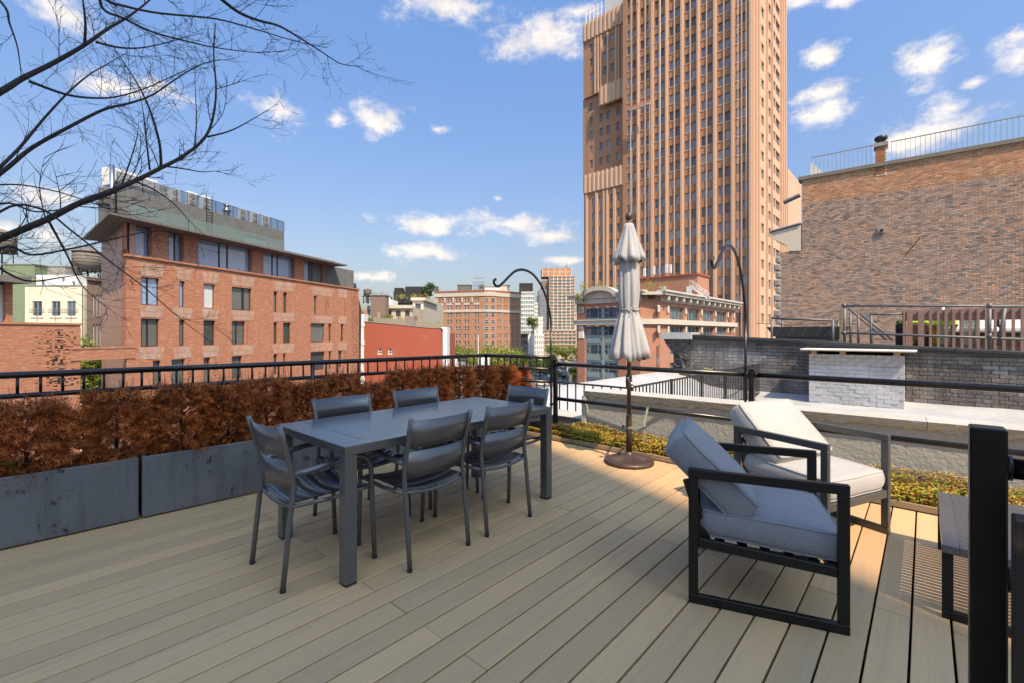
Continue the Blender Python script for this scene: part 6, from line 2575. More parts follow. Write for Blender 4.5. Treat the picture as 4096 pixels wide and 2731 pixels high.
# fill behind: low distant roofs along the horizon
for i, (u0, u1, v0, D) in enumerate([(1560, 1760, 1225, 260), (1420, 1560, 1240, 240), (2040, 2110, 1235, 520), (2290, 2345, 1250, 500), (-200, 120, 1180, 140), (100, 420, 1200, 150)]):
    block('distant_block', ['plain tan block behind the roof garden', 'plain brick block behind the small water tower', 'pale block far behind the glass office', 'tan block behind the arched pediment', 'grey block behind the glass pavilion', 'brown block behind the cream building'][i], u0, u1, v0, D, INF,
          ['tan_brick', 'apt_brick', 'stone_pale', 'tan_brick', 'concrete', 'brown_brick'][i], 7, [(v0 + 8, v0 + 18), (v0 + 30, v0 + 40)], .4, 'frame_grey', 'win_dark', (1, 2), None, 12)
# trees along the avenue and the park
for i, (u, v, D, h, r, c, sd_) in enumerate([(1785, 1445, 165, 11, 6.5, GREENS, 71), (1850, 1415, 170, 12, 6.5, GREENS, 72), (1905, 1420, 160, 12, 7, GREENS + YGREENS[2:3], 73), (1968, 1400, 150, 13, 7.5, YGREENS + GREENS, 74),
                                             (2020, 1425, 140, 12, 6.0, YGREENS + GREENS, 75), (2060, 1440, 150, 11, 6, DGREENS, 76), (2110, 1440, 170, 11, 6.5, DGREENS, 77), (2160, 1450, 180, 11, 6, DGREENS, 78), (1830, 1450, 150, 9, 5, DGREENS, 79), (1790, 1500, 120, 9, 4.5, GREENS, 80),
                                             (2212, 1390, 320, 16, 9, GREENS, 81), (2250, 1405, 330, 10, 7, GREENS, 82), (2290, 1402, 330, 10, 7, GREENS, 83), (2318, 1408, 310, 9, 5, GREENS, 84), (2208, 1440, 210, 6, 3.5, GREENS, 85), (2300, 1330 + 145, 150, 3, 2, DGREENS, 86)]):
    zt_ = at(u, v, D).z
    q = ray(u) * D
    lbs = {0: 'green street tree beside the red wall building', 1: 'green street tree before the brown apartment block, nearest the red wall', 2: 'green street tree before the middle of the apartment block', 3: 'tall yellow-green street tree before the rounded corner of the apartment block',
           4: 'yellow-green street tree seen through the angled railing', 5: 'dark green street tree right of the yellow-green ones', 6: 'dark green street tree below the brick warehouse', 7: 'dark green street tree below the white warehouse', 8: 'low dark tree below the apartment block',
           9: 'green tree beside the white corner of the red wall building', 10: 'tall green tree before the banded podium', 11: 'round green tree at the foot of the banded podium', 12: 'round green tree under the curved street lamp', 13: 'small green tree against the arched building',
           14: 'small bright green tree beside the hook pole', 15: 'low dark bush on the avenue median'}
    tree(lbs[i], q.x, q.y, ZS if zt_ - ZS > h * .6 else ZS, max(zt_ - ZS, 3) * 1.12 + 2.0, r * 1.15, c, sd_, 1500 if D < 200 else 900, .34 if D < 200 else .6, trunk=.25, crown_base=.28, name='street_tree')
# ================================================================== NEIGHBOUR ROOFS ON THE RIGHT
m_, t_, b_ = pmat('silver_paint')
setp(b_, .45, .0, .5)
o_ = coord(t_, 'World')
c_ = mixc(t_, noise_t(t_, o_, 1.4, 6, .6, .35, .7), (.48, .49, .50), (.38, .39, .40))
c_ = mixc(t_, noise_t(t_, o_, .5, 5, .6, .55, .75), c_, (.29, .29, .295))
t_.links.new(c_, b_.inputs['Base Color'])
add_bump(t_, b_, noise_t(t_, o_, 12, 5, .6, .2, .8), .6, .012)
# silver-coated roof, rising to the street kerb
nb = thing('silver_roof_building', 'low neighbouring building with a bright silver-coated roof behind the parapet', 'building', (-3, 9, 0))
m = MB()
nx, ny = 26, 24
for i in range(nx + 1):
    for j in range(ny + 1):
        x = -5.75 + (12.0) * (i / nx) ** 1.5
        y = 5.36 + 7.66 * j / ny
        z = -.22 + .03 * noise.noise(Vector((x * .6, y * .6, 0))) + .012 * noise.noise(Vector((x * 3, y * 3, 5)))
        k = max(0, min(1, (-4.1 - x) / 1.65))
        z += .44 * k * k * (3 - 2 * k)
        z += .10 * max(0, (y - 12.4) / .6)
        m.v.append((x + 3, y - 9, z))
for i in range(nx):
    for j in range(ny):
        a = i * (ny + 1) + j
        m.face((a, a + ny + 1, a + ny + 2, a + 1), 0, True)
m.build('roof_membrane', MAT['silver_paint'], nb)
MB().box(-5.85 + 3, -5.751 + 3, 5.36 - 9, 13.0 - 9, -.3, .23).build('street_kerb', MAT['silver_paint'], nb)
MB().box(-5.74 + 3, 6.2 + 3, 5.37 - 9, 13 - 9, ZS, -.4).build('storeys', MAT['brown_brick'], nb)

# iron fence on that roof
FY, FXK = 5.9, -3.12
fe = thing('iron_fence', 'dark iron bar fence with flat top rail on the silver roof', 'fence', (FXK, FY, 0))
bt = MB().box(-.008, .008, -.008, .008, -.22, .565).mesh('fence_bar', MAT['steel_dark'])
MB().cbox((-1.3, 0, .575), (1.32, .02, .012), .003).build('top_rail', MAT['steel_dark'], fe)
MB().cbox((-1.3, 0, -.16), (1.3, .012, .012), .003).build('bottom_rail', MAT['steel_dark'], fe)
MB().cbox((0, 3.45, .577), (.022, 3.47, .012), .003).build('top_rail', MAT['steel_dark'], fe)
MB().cbox((0, 3.45, -.16), (.012, 3.45, .012), .003).build('bottom_rail', MAT['steel_dark'], fe)
x = -.12
while x > -2.6:
    ob('fence_bar', bt, fe, (x, 0, 0))
    x -= .155
y = .11
k = 0
pm = MB().box(-.018, .018, -.018, .018, -.25, .60).mesh('fence_post', MAT['steel_dark'])
while y < 6.9:
    ob('fence_bar' if k % 12 else 'fence_post', bt if k % 12 else pm, fe, (0, y, 0))
    y += .115
    k += 1
for yy in (1.4, 2.8, 4.2, 5.6):
    MB().bar((0, yy, .05), (.28, yy, -.2), .012, .012).build('brace', MAT['steel_dark'], fe)
hr = MB()
hr.tube([at(1900, 1506, 7.4), at(2000, 1497, 7.2), at(2066, 1487, 7.1), at(2080, 1489, 7.1), at(2088, 1500, 7.1), at(2090, 1560, 7.1), at(2090, 1700, 7.1)], .028, 10)
tag(hr.build('ladder_handrail', MAT['metal_grey']), 'grey bent handrail of the fire ladder beyond the angled railing', 'handrail')

# ---- black painted party wall with sloping top
WY = 13.0
bkx0, bkx1 = -4.97, 5.0


def ztopw(x):
    return 1.335 - .0478 * (x + 4.97)


pwl = thing('party_wall', 'weathered black painted brick party wall with pale scuffs behind the silver roof', 'wall', (0, WY, 0))
MB().prism([(bkx0, -.6), (bkx1, -.6), (bkx1, ztopw(bkx1) - .10), (bkx0, ztopw(bkx0) - .10)], .012, .40, 'y').build('mortar_bed', M('mortar_sooty', (.24, .23, .225), .9, var=.5, vscale=2.5, vdet=7, col2=(.05, .045, .043), kind='World'), pwl)
# every brick a block: painted black, worn grey, a few bare
m_ = tint_mat('painted_brick', .55, .45)
t_ = m_.node_tree
b_ = t_.nodes['Principled BSDF']
o_ = coord(t_, 'World')
c_ = b_.inputs['Base Color'].links[0].from_socket
st_ = NN(t_, 'ShaderNodeMath', operation='MULTIPLY')
st_.inputs[1].default_value = .8
t_.links.new(noise_t(t_, o_, 1., 6, .7, .46, .66, (3.2, 3.2, .8)), st_.inputs[0])
c_ = mixc(t_, st_.outputs[0], c_, (.055, .048, .045))
st_ = NN(t_, 'ShaderNodeMath', operation='MULTIPLY')
st_.inputs[1].default_value = .7
t_.links.new(noise_t(t_, o_, 2.3, 7, .75, .56, .68), st_.inputs[0])
c_ = mixc(t_, st_.outputs[0], c_, (.36, .355, .35))
t_.links.new(c_, b_.inputs['Base Color'])
add_bump(t_, b_, noise_t(t_, o_, 18, 5, .65, .2, .8), .7, .02)
br = random.Random(6)
CH, BL = .076, .225
blocks = []
row = 0
z = -.45
while z < 1.45:
    x = bkx0 + (0 if row % 2 else -.11)
    while x < 2.6:
        zt_ = ztopw(x) - .115
        if z + CH < zt_:
            n1 = noise.noise(Vector((x * .5, z * .9, 2)))
            n2 = noise.noise(Vector((x * 2.6, z * .5, 7)))
            top = (zt_ - z) < .26
            pt = min(((x - 1.05) / .22) ** 2 + ((z - .72) / .22) ** 2, ((x + 3.6) / .5) ** 2 + ((z - .75) / .25) ** 2, ((x - 1.5) / .3) ** 2 + ((z - .1) / .08) ** 2)
            if top:
                c = (.15, .135, .125) if x < -.2 else (.20, .17, .15)
            elif pt < 1:
                c = (.30, .305, .31)
            else:
                f = max(0, min(1, .42 + .9 * n1 + .55 * n2))
                c = tuple(a_ + (b_ - a_) * f for a_, b_ in zip((.11, .098, .093), (.29, .28, .275)))
            k = br.uniform(.93, 1.07)
            blocks.append((x + BL / 2, z + CH / 2, tuple(q * k for q in c)))
        x += BL + .008
    z += CH + .008
    row += 1
blocks.sort(key=lambda b: (b[0] - 0) ** 2 + (b[1] - .9) ** 2 * 6)
sh = {}


def brick_obj(parent, mesh_key, c, loc, size, mat, rough_):
    q = tuple(round(v * 12) / 12 * 1 for v in (0,))
    return None


PALB = {}
near, far_ = blocks[:290], blocks[290:]


def brick_mesh(col, w, h, d, mat, cache, key):
    if key not in cache:
        mb = MB()
        mb.c = []
        mb.cbox((0, 0, 0), (w / 2, d / 2, h / 2), .006)
        mb.c = [col] * len(mb.v)
        cache[key] = mb.mesh('brick', MAT[mat])
    return cache[key]


for x, z, c in near:
    key = round(c[0] / .02)
    f_ = max(.01, key * .02) / c[0]
    col = tuple(v * f_ for v in c)
    o = ob('brick', brick_mesh(col, BL, CH, .05, 'painted_brick', PALB, key), pwl, (x, .017 - br.uniform(0, .006), z))
    o.rotation_euler = (br.uniform(-.02, .02), 0, br.uniform(-.01, .01))
mb = MB()
mb.c = []
for x, z, c in far_:
    n0 = len(mb.v)
    d = br.uniform(0, .006)
    mb.box(x - BL / 2, x + BL / 2, -.012 - d, .03, z - CH / 2, z + CH / 2, 0, 'k')
    mb.c += [c] * (len(mb.v) - n0)
tag(mb.build('more_bricks', MAT['painted_brick'], pwl), kind='stuff')
for a, b in ((bkx0 - .05, -2.3), (-2.29, .45), (.46, bkx1)):
    MB().bar((a, .15, ztopw(a) - .05), (b, .15, ztopw(b) - .05), .52, .06, b=.008).build('coping_flashing', M('flashing_black', (.035, .036, .038), .45, var=.3, vscale=2) if 'flashing_black' not in MAT else MAT['flashing_black'], pwl)
    MB().bar((a, -.04, ztopw(a) - .115), (b, -.04, ztopw(b) - .115), .04, .065, b=.004).build('drip_edge', MAT['flashing_black'], pwl)
# cornice end with scroll bracket
cb = thing('cornice_bracket', 'black carved scroll bracket with a silver cap at the end of the party wall', 'bracket', (-4.97, WY, 0))
M('cast_iron', (.05, .046, .045), .6, var=.5, vscale=9, col2=(.20, .19, .18), bump=.8, bscale=16, bdist=.03, lo=.5, hi=.75)
MB().prism([(0.02, .62), (-.22, .66), (-.30, .78), (-.48, .86), (-.62, 1.02), (-.72, 1.18), (.02, 1.18)], -.10, .35, 'y').build('console_block', MAT['cast_iron'], cb)
MB().cbox((-.06, .1, .25), (.10, .14, .55), .01).build('backing', MAT['cast_iron'], cb)
m = MB()
sp = []
for k in range(40):
    a = k / 39 * 2.6 * pi
    r = .145 * (1 - k / 39 * .78)
    sp.append((-.30 + r * cos(a + pi * .2), -.05, .50 + r * sin(a + pi * .2)))
m.tube(sp, [.04 * (1 - k / 39 * .45) for k in range(40)], 8)
m.tube([sp[0], (-.13, -.05, .35), (-.17, -.05, .15), (-.16, -.05, -.1)], [.045, .05, .05, .03], 8)
m.build('scroll', MAT['cast_iron'], cb)
for k in range(4):
    MB().tube([(-.17, -.08, .25 - k * .1), (-.23, -.10, .19 - k * .1), (-.26, -.10, .10 - k * .1)], [.03, .035, .008], 7).build('leaf_ornament', MAT['cast_iron'], cb)
m = MB()
m.prism([(.12, 1.181), (-.74, 1.181), (-.80, 1.25), (-.76, 1.33), (-.60, 1.365), (.12, 1.37)], -.2, .5, 'y')
m.build('silver_cap', MAT['silver_paint'], cb)

# ---- silver painted chimney with a plywood lid
PCm = Plane((0, 12.35), (1, 0))
cx0, cx1 = PCm.uz(3236, 1500)[0], PCm.uz(3618, 1500)[0]
zl = PCm.uz(3430, 1408)[1]
cm_ = thing('silver_chimney', 'broad silver painted brick chimney breast under a plywood lid', 'chimney', ((cx0 + cx1) / 2, 12.66, 0))
hw = (cx1 - cx0) / 2
MB().box(-hw + .010, hw - .010, -.312, .30, -.3, zl - .06).build('core', MAT['silver_paint'], cm_)
z = -.28
row = 0
PALC = {}
while z < zl - .12:
    x = -hw + (0 if row % 2 else -.12)
    worn = z > zl - .33
    while x < hw:
        a, b = max(x, -hw), min(x + .2405, hw)
        if b - a > .05:
            key = (round(b - a, 2), worn)
            me = PALC.get(key)
            if me is None:
                me = MB().cbox((0, 0, 0), ((b - a) / 2, .03, .0415), .006).mesh('brick', MAT['silver_paint'] if not worn else M('silver_worn', (.50, .49, .47), .6, var=.45, vscale=5, col2=(.26, .23, .20), bump=.5, bscale=20, bdist=.01) if 'silver_worn' not in MAT else MAT['silver_worn'])
                PALC[key] = me
            o = ob('brick', me, cm_, ((a + b) / 2, -.288 + br.uniform(-.010, .006) - (0.004 if z < .6 else 0), z + .04))
            o.rotation_euler = (br.uniform(-.05, .05), 0, br.uniform(-.025, .025))
        x += .243
    z += .084
    row += 1
ly = thing('plywood_lid', 'white-topped warped plywood lid on battens over the silver chimney', 'lid', ((cx0 + cx1) / 2, 12.60, zl))
M('plywood_edge', (.42, .26, .13), .8, var=.35, vscale=6, stretch=(2, 2, 20))
MB().cbox((.02, 0, .055), (hw + .17, .42, .012), .003).build('top_sheet', MAT['white_paint'], ly)
MB().cbox((.02, -.01, .034), (hw + .155, .41, .008), .003).build('ply_sheet', MAT['plywood_edge'], ly)
for x in (-hw + .1, -.2, hw - .12):
    MB().cbox((x, -.02, -.014), (.05, .3, .038), .004).build('batten', MAT['plywood_edge'], ly)
cn = MB()
for k in range(4):
    cn.tube([(.11 * cos(a) + .01 * k, .05 * sin(a), .02 * k + .02 * sin(3 * a)) for a in [2 * pi * i / 16 for i in range(17)]], .008, 5, caps=False)
tag(cn.build('rope_coil', MAT['dry_straw'], None, (-4.45, 12.93, .33)), 'pale coil of rope hung on the black party wall beside the scroll', 'rope')
# ---- roof beyond the party wall
rf = MB()
rf.box(-5.6, 9, WY + .41, 27, ZS, .92)
tag(rf.build('rear_roof_building', MAT['tar_roof']), 'building behind the party wall with a flat tar roof', 'building')
M('pipe_grey', (.17, .17, .175), .5, .2, var=.3, vscale=6)
DP = 15.2
# pipe railing along the roof edge
PP = Plane((0, 14.2), (1, 0))


def ppt(u, v, y=14.2):
    P_ = Plane((0, y), (1, 0))
    s, z = P_.uz(u, v)
    return Vector((s, y, z))


pr = thing('pipe_railing', 'grey scaffold pipe railing with a sloping brace pair on the rear roof', 'railing', (0, 14.2, 0))
O = Vector((0, 14.2, 0))
for a, b in (((3365, 1224), (4200, 1227)), ((3365, 1332), (4200, 1362))):
    p, q = ppt(*a), ppt(*b)
    MB().tube([p - O, q - O], .028, 10).build('rail', MAT['pipe_grey'], pr)
for u in (3378, 3958):
    p = ppt(u, 1290)
    MB().tube([(p.x, 0, .92), (p.x, 0, ppt(u, 1218).z)], .034, 10).build('post', MAT['pipe_grey'], pr)
    for zz in (ppt(u, 1224).z, ppt(u, 1345 if u > 3900 else 1333).z):
        MB().tube([(p.x, 0, zz - .05), (p.x, 0, zz + .05)], .043, 10).build('coupler', MAT['pipe_grey'], pr)
MB().tube([ppt(4020, 1235) - O, ppt(3993, 1380) - O], .032, 10).build('leaning_post', MAT['pipe_grey'], pr)
sr = thing('stair_rail', 'grey pipe stair rail with two slanting tubes behind the pipe railing', 'stair rail', (0, 14.9, 0))
O2 = Vector((0, 14.9, 0))
for (a, b) in (((3395, 1235), (3545, 1360)), ((3440, 1255), (3570, 1360))):
    MB().tube([ppt(*a, 14.9) - O2, ppt(*b, 14.9) - O2], .028, 8).build('slant', MAT['pipe_grey'], sr)
for u, v in ((3402, 1250), (3434, 1260), (3485, 1262)):
    p = ppt(u, v, 14.9)
    MB().tube([(p.x, 0, .92), (p.x, 0, p.z)], .03, 8).build('post', MAT['pipe_grey'], sr)
MB().tube([ppt(3480, 1258, 14.9) - O2, ppt(3620, 1258, 14.9) - O2], .022, 8).build('back_rail', MAT['pipe_grey'], sr)
MB().box(ppt(3368, 1300, 14.9).x - .03, ppt(3368, 1300, 14.9).x + .03, -.2, -.14, .92, ppt(3368, 1235, 14.9).z).build('timber_post', MAT['edging_wood'], sr)
# skylight tray with guard rail
sk = thing('guard_frame', 'grey pipe guard frame standing round the tarred roof hatch', 'guard rail', (0, 15.6, 0))
O3 = Vector((0, 15.6, 0))
g = [ppt(3087, 1273, 15.6), ppt(3130, 1277, 16.6), ppt(3332, 1283, 15.6), ppt(3352, 1283, 16.6)]
MB().tube([g[0] - O3, g[2] - O3], .03, 8).build('rail', MAT['pipe_grey'], sk)
MB().tube([g[1] - O3, g[3] - O3], .03, 8).build('rail', MAT['pipe_grey'], sk)
MB().tube([g[0] - O3, g[1] - O3], .03, 8).build('rail', MAT['pipe_grey'], sk)
MB().tube([g[2] - O3, g[3] - O3], .03, 8).build('rail', MAT['pipe_grey'], sk)
for p in g:
    MB().tube([(p.x, p.y - 15.6, .92), (p.x, p.y - 15.6, p.z)], .03, 8).build('post', MAT['pipe_grey'], sk)
ht = thing('roof_hatch', 'low black tarred roof hatch inside the guard frame', 'hatch', (ppt(3225, 1310, 16).x, 16.2, 1.24))
MB().box(-.8, .8, -.25, .3, -.32, -.001).build('kerb', MAT['tar_roof'], ht)
MB().prism([(-.85, 0), (.85, 0), (1.0, .30), (-1.05, .30)], -.3, .35, 'y').build('tray', MAT['flashing_black'], ht)
for k in range(5):
    MB().bar((-.8 + k * .35, -.31, .02), (-.65 + k * .35, -.32, .29), .02, .02).build('rib', MAT['tar_roof'], ht)
m = MB()
m.tube([(-1.4, 0, .42), (-.4, -.1, .36), (.6, -.05, .42), (1.3, 0, .34)], .012, 6)
m.build('rusty_rod', M('rust', (.25, .10, .05), .8, var=.4, vscale=20), ht)

# ---- brown timber balustrade and terrace furniture
PB = Plane((0, 14.9), (1, 0))
bf = thing('timber_balustrade', 'reddish brown timber balustrade round the furnished roof deck', 'balustrade', (0, 14.95, 0))
M('brown_timber', (.36, .215, .175), .75, var=.25, vscale=4, stretch=(8, 8, .8), bump=.2, bscale=10, bdist=.004)


def bpt(u, v):
    s, z = Plane((0, 14.95), (1, 0)).uz(u, v)
    return s, z


z_lo, z_hi = bpt(3650, 1365)[1], bpt(3650, 1243)[1]
z_lo = .95
xa_, xe_ = bpt(3612, 1300)[0], 4.5
MB().box(xa_, xe_, -.03, .06, z_hi - .10, z_hi).build('top_rail', MAT['brown_timber'], bf)
MB().box(xa_, xe_, -.02, .05, z_hi - .26, z_hi - .101).build('header', MAT['brown_timber'], bf)
MB().box(xa_, xe_, -.02, .05, z_lo, z_lo + .10).build('bottom_rail', MAT['brown_timber'], bf)
for u0, u1 in ((3613, 3622), (3628, 3641), (3672, 3697)):
    a, b = bpt(u0, 1300)[0], bpt(u1, 1300)[0]
    MB().box(a, b, -.09, -.021, z_lo - .02, z_hi - .02).build('post', MAT['brown_timber'], bf)
k = 0
for u in (3645, 3722, 3753, 3784, 3815, 3848, 3880, 3912, 3945, 3980, 4015, 4052, 4088, 4125, 4165):
    x = bpt(u, 1300)[0]
    MB().box(x - .026, x + .026, -.062, -.022, z_lo, z_hi - .001).build('picket', MAT['brown_timber'], bf)
MB().box(xa_ - .01, xa_ + .05, -.02, 3.2, z_lo, z_hi - .003).build('return_side', MAT['brown_timber'], bf)
M('wicker', (.075, .05, .035), .8, var=.5, vscale=40, bump=1., bscale=60, bdist=.01)
M('lime_cushion', (.42, .62, .04), .8, var=.12)
M('cushion_white', (.82, .82, .80), .8, var=.06)
M('stool_yellow', (.75, .55, .05), .6, var=.2)
sf = thing('wicker_sofa', 'dark wicker sofa with white and lime cushions on the furnished roof deck', 'sofa', (1.35, 16.4, .93))
MB().cbox((0, 0, .22), (1.1, .42, .20), .03).build('seat_base', MAT['wicker'], sf)
MB().cbox((0, .40, .45), (1.1, .08, .42), .03).build('back', MAT['wicker'], sf)
for s in (-1, 1):
    MB().cbox((s * 1.16, 0, .33), (.08, .46, .32), .03).build('arm', MAT['wicker'], sf)
for k in range(2):
    MB().cbox((-.54 + 1.08 * k, -.05, .50), (.52, .40, .075), .04).build('seat_cushion', MAT['cushion_white'], sf)
    MB().cbox((-.54 + 1.08 * k, .25, .76), (.50, .08, .20), .05).build('back_cushion', MAT['cushion_white'], sf)
MB().cbox((-.95, -.02, .74), (.22, .08, .19), .05).build('lime_pillow', MAT['lime_cushion'], sf)
ac_ = thing('wicker_armchair', 'dark wicker armchair with a lime cushion behind the balustrade corner', 'armchair', (-.22, 16.2, .93))
MB().cbox((0, 0, .34), (.36, .36, .32), .03).build('tub', MAT['wicker'], ac_)
MB().cbox((0, .3, .62), (.36, .07, .15), .03).build('back', MAT['wicker'], ac_)
MB().cbox((0, -.02, .70), (.3, .28, .05), .03).build('cushion', MAT['lime_cushion'], ac_)
sy = thing('yellow_stool', 'yellow slatted hourglass stool behind the timber balustrade', 'stool', (.33, 15.55, .93))
for k in range(18):
    a = 2 * pi * k / 18
    MB().tube([(.26 * cos(a), .26 * sin(a), 0), (.15 * cos(a + .25), .15 * sin(a + .25), .3), (.26 * cos(a + .5), .26 * sin(a + .5), .60)], .014, 5).build('rod', MAT['stool_yellow'], sy)
MB().lathe([(.28, .60), (.28, .63)], 20).build('seat', MAT['stool_yellow'], sy)
clear_glass('lantern_glass', (.85, .88, .88), .25)
for i, u in enumerate((3782, 3872)):
    p = ppt(u, 1300, 15.35)
    ln_ = thing('lantern', ['tall steel and glass lantern next to the yellow stool', 'tall steel and glass lantern beside the wicker sofa'][i], 'lantern', (p.x, 15.35, .93), 0, 'lanterns on the furnished deck')
    for sx in (-1, 1):
        for sy_ in (-1, 1):
            MB().box(sx * .13 - .012, sx * .13 + .012, sy_ * .13 - .012, sy_ * .13 + .012, .04, .78).build('corner_post', MAT['metal_grey'], ln_)
    MB().box(-.16, .16, -.16, .16, 0, .04).build('base', MAT['metal_grey'], ln_)
    m = MB()
    m.prism([(-.17, .78), (.17, .78), (.05, .93), (-.05, .93)], -.17, .17, 'y')
    m.build('hood', MAT['metal_grey'], ln_)
    for sx in (-1, 1):
        MB().box(sx * .128 - .003, sx * .128 + .003, -.115, .115, .05, .77).build('pane', MAT['lantern_glass'], ln_)
        MB().box(-.115, .115, sx * .128 - .003, sx * .128 + .003, .05, .77).build('pane', MAT['lantern_glass'], ln_)
aw = thing('sun_awning', 'white shade canopy over the furnished roof deck', 'awning', (1.9, 18.4, .93))
MB().box(-1.5, 2.6, -.02, .02, .42, 1.10).build('cloth', MAT['cushion_white'], aw)
for x in (-1.5, 2.6):
    MB().tube([(x, 0, 0), (x, 0, 1.2)], .03, 8).build('pole', MAT['white_paint'], aw)

# ---- big old brick wall
PO = Plane(ray(3208) * 22, -vdir(-304))
ow = thing('old_brick_building', 'tall old brick building with an orange new brick band, chimney and roof rail', 'building', (PO.p.x, PO.p.y, 0), PO.rz)
CQ = lambda x, y: (3000 + x * .466, 400 + y * .466)
ztop_ = PO.uz(3208, 714)[1]
zband = PO.uz(*CQ(450, 900))[1]
zband = (zband + PO.uz(*CQ(2300, 640))[1]) / 2
x_end = PO.uz(4300, 700)[0]
xq = PO.uz(*CQ(375, 1500))[0]
M('mortar_pale', (.72, .65, .56), .9, var=.2, vscale=3)
M('mortar_lime', (.82, .70, .54), .9, var=.15, vscale=3)
MB().box(0, x_end, .012, .6, ZS, zband).build('mortar_bed', MAT['mortar_pale'], ow)
MB().box(.0, x_end, .010, .5, zband + .001, ztop_ - .1).build('upper_bed', MAT['mortar_lime'], ow)
MB().box(.02, x_end, .61, 12, ZS, ztop_ - .3).build('body', MAT['brown_brick'], ow)
tint_mat('old_brick', .9, .2, bump=.35, bscale=18)
wb = []
z = .85
row = 0
zcr = PO.uz(*CQ(400, 1300))[1]
ob_r = random.Random(12)
CHo, BLo = .0685, .215
while z < ztop_ - .16:
    new = z > zband
    g = .019 if not new else .019
    hd = (row % 6 == 5) and not new
    bl = BLo * (.5 if hd else 1)
    xs0 = 0 if z > zcr else -.92
    x = xs0 if row % 2 else xs0 - bl / 2
    while x < x_end:
        a, b = max(xs0, x), min(x + bl, x_end)
        if b - a > .06:
            if new:
                k = ob_r.uniform(.75, 1.2)
                c = ob_r.choice([(.64, .32, .175), (.58, .27, .15), (.68, .37, .21), (.58, .30, .18)])
            else:
                n1 = noise.noise(Vector((x * .35, z * .6, 4)))
                r_ = ob_r.random()
                if r_ < .17 + .14 * n1:
                    c = (.27, .215, .19)
                elif r_ < .5:
                    c = (.44, .31, .25)
                elif r_ < .9:
                    c = (.54, .345, .255)
                else:
                    c = (.62, .36, .235)
                k = ob_r.uniform(.75, 1.25)
            wb.append((a + .002, b - g, z, z + CHo - g, tuple(q * k for q in c)))
        x += bl
    z += CHo
    row += 1
cpt = (PO.uz(4096, 1150)[0], 3.0)
wb.sort(key=lambda w: abs(w[0] - cpt[0]) + abs(w[2] - 2.2) * .6)
PALO = {}
for a, b, z0_, z1_, c in wb[:290]:
    key = (round(b - a, 2), round(c[0] / .04), round(c[0] / c[2] / .3))
    col = c
    if key not in PALO:
        q = MB()
        q.cbox((0, 0, 0), ((b - a) / 2, .02, (z1_ - z0_) / 2), .004)
        q.c = [col] * len(q.v)
        PALO[key] = q.mesh('brick', MAT['old_brick'])
    ob('brick', PALO[key], ow, ((a + b) / 2, .012 - ob_r.uniform(0, .006), (z0_ + z1_) / 2))
mb = MB()
mb.c = []
for a, b, z0_, z1_, c in wb[290:]:
    n0 = len(mb.v)
    d = ob_r.uniform(.002, .010)
    mb.box(a, b, -d, .02, z0_, z1_, 0, 'k')
    mb.c += [c] * (len(mb.v) - n0)
tag(mb.build('more_bricks', MAT['old_brick'], ow), kind='stuff')
MB().box(-.15, x_end, -.1, .62, ztop_ - .10, ztop_ + .06).build('coping', M('coping_brown', (.22, .19, .15), .7, var=.2), ow)
# chimney on the parapet
ca, cb2 = PO.uz(*CQ(1078, 450))[0], PO.uz(*CQ(1172, 450))[0]
zch = PO.uz(*CQ(1125, 400))[1]
mb = MB()
mb.c = []
z = ztop_ - .45
row = 0
while z < zch - .02:
    x = ca if row % 2 else ca - .1
    while x < cb2:
        a, b = max(ca, x), min(cb2, x + .215)
        if b - a > .05:
            n0 = len(mb.v)
            mb.box(a, b - .012, -.03, .5, z, z + CHo - .012)
            c = ob_r.choice([(.42, .17, .085), (.36, .13, .07), (.46, .20, .10)])
            mb.c += [c] * (len(mb.v) - n0)
        x += .215
    z += CHo
    row += 1
chm = MB().box(ca + .01, cb2 - .01, -.02, .49, ztop_ - .5, zch).build('chimney', MAT['mortar_lime'], ow)
tag(mb.build('chimney_bricks', MAT['old_brick'], chm), kind='stuff')
MB().box(ca - .06, cb2 + .06, -.09, .56, zch, zch + .16).build('chimney_cap', MAT['concrete'], ow)
MB().lathe([(.16, 0), (.16, .16), (.21, .17), (.24, .24), (.23, .33), (.15, .37)], 12).build('chimney_pot', MAT['steel_dark'], ow, ((ca + cb2) / 2, .24, zch + .16))
# roof rail with fine balusters
zr1 = PO.uz(*CQ(1500, 350))[1]
zr1 = ztop_ + 1.0
for a, b in ((.35, ca - .08), (cb2 + .15, x_end)):
    MB().box(a, b, .28, .32, ztop_ + .98, ztop_ + 1.02).build('rail', MAT['metal_grey'], ow)
    MB().box(a, b, .285, .315, ztop_ + .14, ztop_ + .165).build('rail', MAT['metal_grey'], ow)
    x = a + .02
    while x < b:
        MB().box(x, x + .014, .293, .307, ztop_ + .166, ztop_ + .979).build('baluster', MAT['metal_grey'], ow)
        x += .16
MB().prism([(.3, ztop_ + .061), (.95, ztop_ + .061), (.3, ztop_ + .85)], .34, .40, 'y').build('white_panel', MAT['white_paint'], ow)
